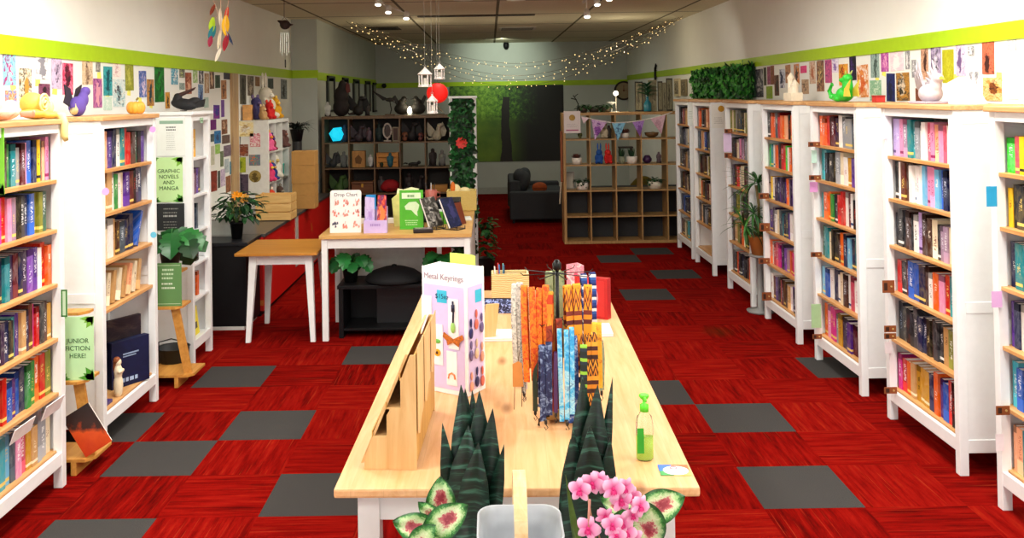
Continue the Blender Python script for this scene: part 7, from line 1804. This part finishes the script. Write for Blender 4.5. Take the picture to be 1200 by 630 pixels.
for i, (x, y, tilt, s) in enumerate(FL):
    Y = 2.40 + .012 * (i % 4); c = off(r, cpx(x, y, Y)); R_ = s / FPX * Y * .95
    nf = MB()
    face = Vector((math.sin(tilt) * .7, -1, .05 - .2 * (i % 2))).normalized()
    sx = face.cross(Vector((0, 0, 1))).normalized(); up_ = sx.cross(face).normalized()
    fo = bpy.data.objects.new('flower', None); ang0 = .3 * (i % 3)
    obs = []
    vs_, uv, fs = [], [], []
    for k in range(5):
        an = PI / 2 + 2 * PI * k / 5 + ang0; d = sx * math.cos(an) + up_ * math.sin(an); e = sx * -math.sin(an) + up_ * math.cos(an)
        Lp, Wp = (R_ * 1.0, R_ * .50) if k in (1, 4) else (R_ * .98, R_ * .32)
        o0 = len(vs_)
        for ii in range(7):
            t_ = ii / 6; w = Wp * (math.sin(PI * (.10 + .84 * t_)) ** .7)
            for j in (-1, 0, 1):
                vs_.append(c + d * Lp * t_ + e * w * j + face * (.12 * R_ * (1 - abs(j)) + R_ * .25 * math.sin(t_ * 2.6) * .6 + .04 * R_ * (k % 2))); uv.append((j * .5 + .5, t_))
        for ii in range(6):
            for j in range(2): a_ = o0 + ii * 3 + j; fs.append((a_, a_ + 1, a_ + 4, a_ + 3))
    me = bpy.data.meshes.new('flower'); me.from_pydata(vs_, [], fs); me.materials.append(PET); ul = me.uv_layers.new(name='UVMap')
    for lp_ in me.loops: ul.data[lp_.index].uv = uv[lp_.vertex_index]
    me.polygons.foreach_set('use_smooth', [True] * len(me.polygons))
    fo = bpy.data.objects.new('flower', me); C.objects.link(fo); fo.parent = r
    ll = MB(); cc_ = c + face * R_ * .18
    ll.ell(cc_, (R_ * .16, R_ * .16, R_ * .16), u=10, w=7)
    for q in (-.5, 0, .5): ll.leaf(cc_, face * .7 - up_ * .8 + sx * q, face, R_ * .5, R_ * .26, .7, 4)
    ll.build('lip', PKD, fo, True)
st = MB()
P1 = [(700, 640), (692, 600), (688, 578), (702, 566), (722, 572), (738, 584), (746, 596)]; P2 = [(706, 640), (700, 622), (706, 608), (722, 614), (738, 626)]
for P in (P1, P2): st.tube([off(r, cpx(x, y, 2.44)) for x, y in P], .0028, 6)
st.tube([(0, 0, .1), off(r, cpx(700, 640, 2.44))], .003, 6); st.tube([(0.01, 0, .1), off(r, cpx(706, 640, 2.44))], .003, 6)
st.build('stem', M_('#9a7a5a', .5), r, True)
for (bx, tx, ty, W, Y) in ((690, 651, 548, .03, 2.46), (684, 661, 606, .026, 2.42), (702, 726, 606, .03, 2.5)):
    a_ = Vector((0, 0, .1)); b_ = off(r, cpx(tx, ty, Y)); d = b_ - a_
    MB().leaf(a_, d, (.5, -1, .2), d.length, W, -.25, 12, fold=.2, shape=lambda t: (.5 + .5 * math.sin(PI * t)) * (1 - t ** 3) + .01, th=.002).build('leaf', M_('#4a6a2a', .4, var=.25, scale=40), r, True)
MB().tube([off(r, cpx(691, 640, 2.42)), off(r, cpx(690, 605, 2.42)), off(r, cpx(691, 585, 2.42))], .0035, 6).build('bud_stem', M_('#c88a7a', .5), r, True)
# white metal bucket with a wooden bail
cb = cpx(609, 600, 2.44)
r = thing('bucket', 'white enamel tub with rounded corners and a pale wooden hoop handle at the bottom edge', 'bucket', (cb.x, 2.44, BZ + .001))
HB = cb.z - .028 - BZ - .001
def rrect(w, d, z, rad, n=6):
    out = []
    for qx, qy, a0_ in ((1, 1, 0), (-1, 1, PI / 2), (-1, -1, PI), (1, -1, 1.5 * PI)):
        for k in range(n + 1):
            an = a0_ + PI / 2 * k / n; out.append(Vector((qx * (w - rad) + rad * math.cos(an), qy * (d - rad) + rad * math.sin(an), z)))
    return out
rings = [rrect(.085, .085, 0, .04), rrect(.105, .105, HB - .045, .045), rrect(.106, .106, HB - .03, .045), rrect(.111, .111, HB - .026, .05), rrect(.113, .113, HB - .004, .05), rrect(.111, .111, HB, .05), rrect(.107, .107, HB - .002, .048), rrect(.105, .105, HB - .026, .046), rrect(.101, .101, HB - .034, .044), rrect(.098, .098, HB - .06, .043), rrect(.081, .081, .004, .038)]
n = len(rings[0]); vs_ = [p for q in rings for p in q]
fs = [(i * n + k, i * n + (k + 1) % n, (i + 1) * n + (k + 1) % n, (i + 1) * n + k) for i in range(len(rings) - 1) for k in range(n)] + [tuple(range(n - 1, -1, -1)), tuple(range((len(rings) - 1) * n, len(rings) * n))]
MB().add(vs_, fs).build('tub', M_('#b4b9c0', .35, .1), r, True)
hh = cpx(607, 556, 2.44).z - BZ
hp = [(0, .121, HB - .07), (0, .122, HB - .0)] + [(0, .122 * math.cos(k * PI / 14), HB + (hh - HB) * math.sin(k * PI / 14)) for k in range(1, 14)] + [(0, -.122, HB - .0), (0, -.121, HB - .07)]
hb = MB(); tk = .003
vs_, fs = [], []
for i, q in enumerate(hp):
    q = Vector(q); t_ = (Vector(hp[min(i + 1, len(hp) - 1)]) - Vector(hp[max(i - 1, 0)])).normalized(); nn = Vector((1, 0, 0)).cross(t_).normalized()
    for dx, dn in ((-.017, -tk), (.017, -tk), (.017, tk), (-.017, tk)): vs_.append(q + Vector((dx, 0, 0)) + nn * dn)
for i in range(len(hp) - 1):
    for k in range(4): fs.append((4 * i + k, 4 * i + (k + 1) % 4, 4 * i + 4 + (k + 1) % 4, 4 * i + 4 + k))
hb.add(vs_, fs).build('handle', wood('#ecd2a4', '#dcb880', 1), r)
# ------------------------------------------------------------ light
def area(name, loc, sx, sy, energy, col=(1, 1, 1), rot=(0, 0, 0), spread=PI):
    l = bpy.data.lights.new(name, 'AREA'); l.shape = 'RECTANGLE'; l.size = sx; l.size_y = sy; l.energy = energy; l.color = col; l.spread = spread
    o = bpy.data.objects.new(name, l); C.objects.link(o); o.location = loc; o.rotation_euler = rot
    return o
def spot(name, loc, target, energy, size, col=(1, .93, .80), blend=.6):
    l = bpy.data.lights.new(name, 'SPOT'); l.energy = energy; l.spot_size = size; l.spot_blend = blend; l.color = col; l.shadow_soft_size = .05
    o = bpy.data.objects.new(name, l); C.objects.link(o); o.location = loc
    o.rotation_euler = (Vector(target) - Vector(loc)).to_track_quat('-Z', 'Y').to_euler()
    return o
def point(name, loc, energy, col=(1, .86, .62), rad=.05):
    l = bpy.data.lights.new(name, 'POINT'); l.energy = energy; l.color = col; l.shadow_soft_size = rad
    o = bpy.data.objects.new(name, l); C.objects.link(o); o.location = loc
    return o
COOL = (1, .985, .93)
for i, (x, y, e) in enumerate([(-1.45, .6, 50), (1.65, .6, 50), (-1.75, 2.8, 60), (1.95, 2.8, 60), (-1.6, 4.8, 68), (1.8, 4.8, 68), (-1.0, 7.2, 26), (1.35, 7.2, 24)]):
    r = thing('ceiling_light', 'rectangular white ceiling light panel, %s on the %s side' % (['nearest', 'second', 'third', 'farthest'][i // 2], ['left', 'right'][i % 2]), 'ceiling light', (x, y, ZC - .05), 0, 'ceiling light panels over the front of the shop')
    MB().bbox(-.32, .32, -.62, .62, 0, .05, .005).build('frame', M_('#e8e8e8', .4), r)
    MB().box(-.29, .29, -.59, .59, -.003, .0).build('diffuser', emit('#fff8ee', 3.0), r)
    area('panel_lamp', (x, y, ZC - .06), .58, 1.18, e, COOL)
area('window_daylight', (0, YF + .12, 1.6), 4.2, 2.1, 80, (.92, .97, 1), (PI / 2, 0, 0))
# the lit ceiling downlights and track spotlights
for px in (543, 605):
    p = at(px, -1, 2, ZC); spot('downlight_lamp', (p.x, p.y, ZC - .03), (p.x, p.y, 0), 42, 2.4, (1, .96, .86), 1)
spot('track_lamp', (-1.18, 10.4, ZC - .24), (-1.2, 12.8, .9), 22, 1.5)
spot('track_lamp', (-1.1, 10.5, ZC - .26), (-2.4, 10.6, .9), 50, 1.3)
spot('track_lamp', (1.1, 10.3, ZC - .24), (1.9, 12.7, .8), 40, 1.5)
spot('track_lamp', (1.2, 10.3, ZC - .24), (2.85, 11.5, 2.0), 22, 1.3)
# back-wall washer over the mural and an added fill light without fixture over the lounge
spot('wall_washer', (.25, 17.6, ZC - .05), (.25, 19.24, 2.65), 85, 1.5, (.90, 1, .82), 1)
area('lounge_fill', (.6, 16.2, ZC - .03), .5, .5, 20, (.96, 1, .86))
for x, z, e in ((-1.2, 2.62, 7), (.35, 2.25, 7), (1.9, 2.62, 7)): point('fairy_glow', (x, 13.3, z), e)
p = at(722, 120, 1, 12.8); point('globe_glow', (p.x, 12.72, p.z), 2.5)
p = at(480, 125, 1, 12.9); point('globe_glow', (p.x, 12.8, p.z + .03), 2)
for i, (x, y, tx, ty, tz, e) in enumerate(((-.4, 9.3, -2.2, 9.9, .5, 110), (-.3, 8.9, -1.0, 8.0, .9, 40))):  # spotlights and fixtures added out of view to brighten counter and desk
    r = thing('downlight', 'added unseen ceiling spotlight brightening the %s' % ('red-fronted counter' if i == 0 else 'sales desk'), 'ceiling light', (x, y, ZC)); MB().lathe([(.07, -.012), (.075, -.001), (.05, -.001), (.05, -.01)], 20).build('ring', M_('#e8e4da', .4), r, True); MB().lathe([(.05, -.006), (.0, -.006)], 20, cap=False).build('lens', emit('#fff8e8', 5.0), r)
    spot('downlight_lamp', (x, y, ZC - .03), (tx, ty, tz), e, 1.3)
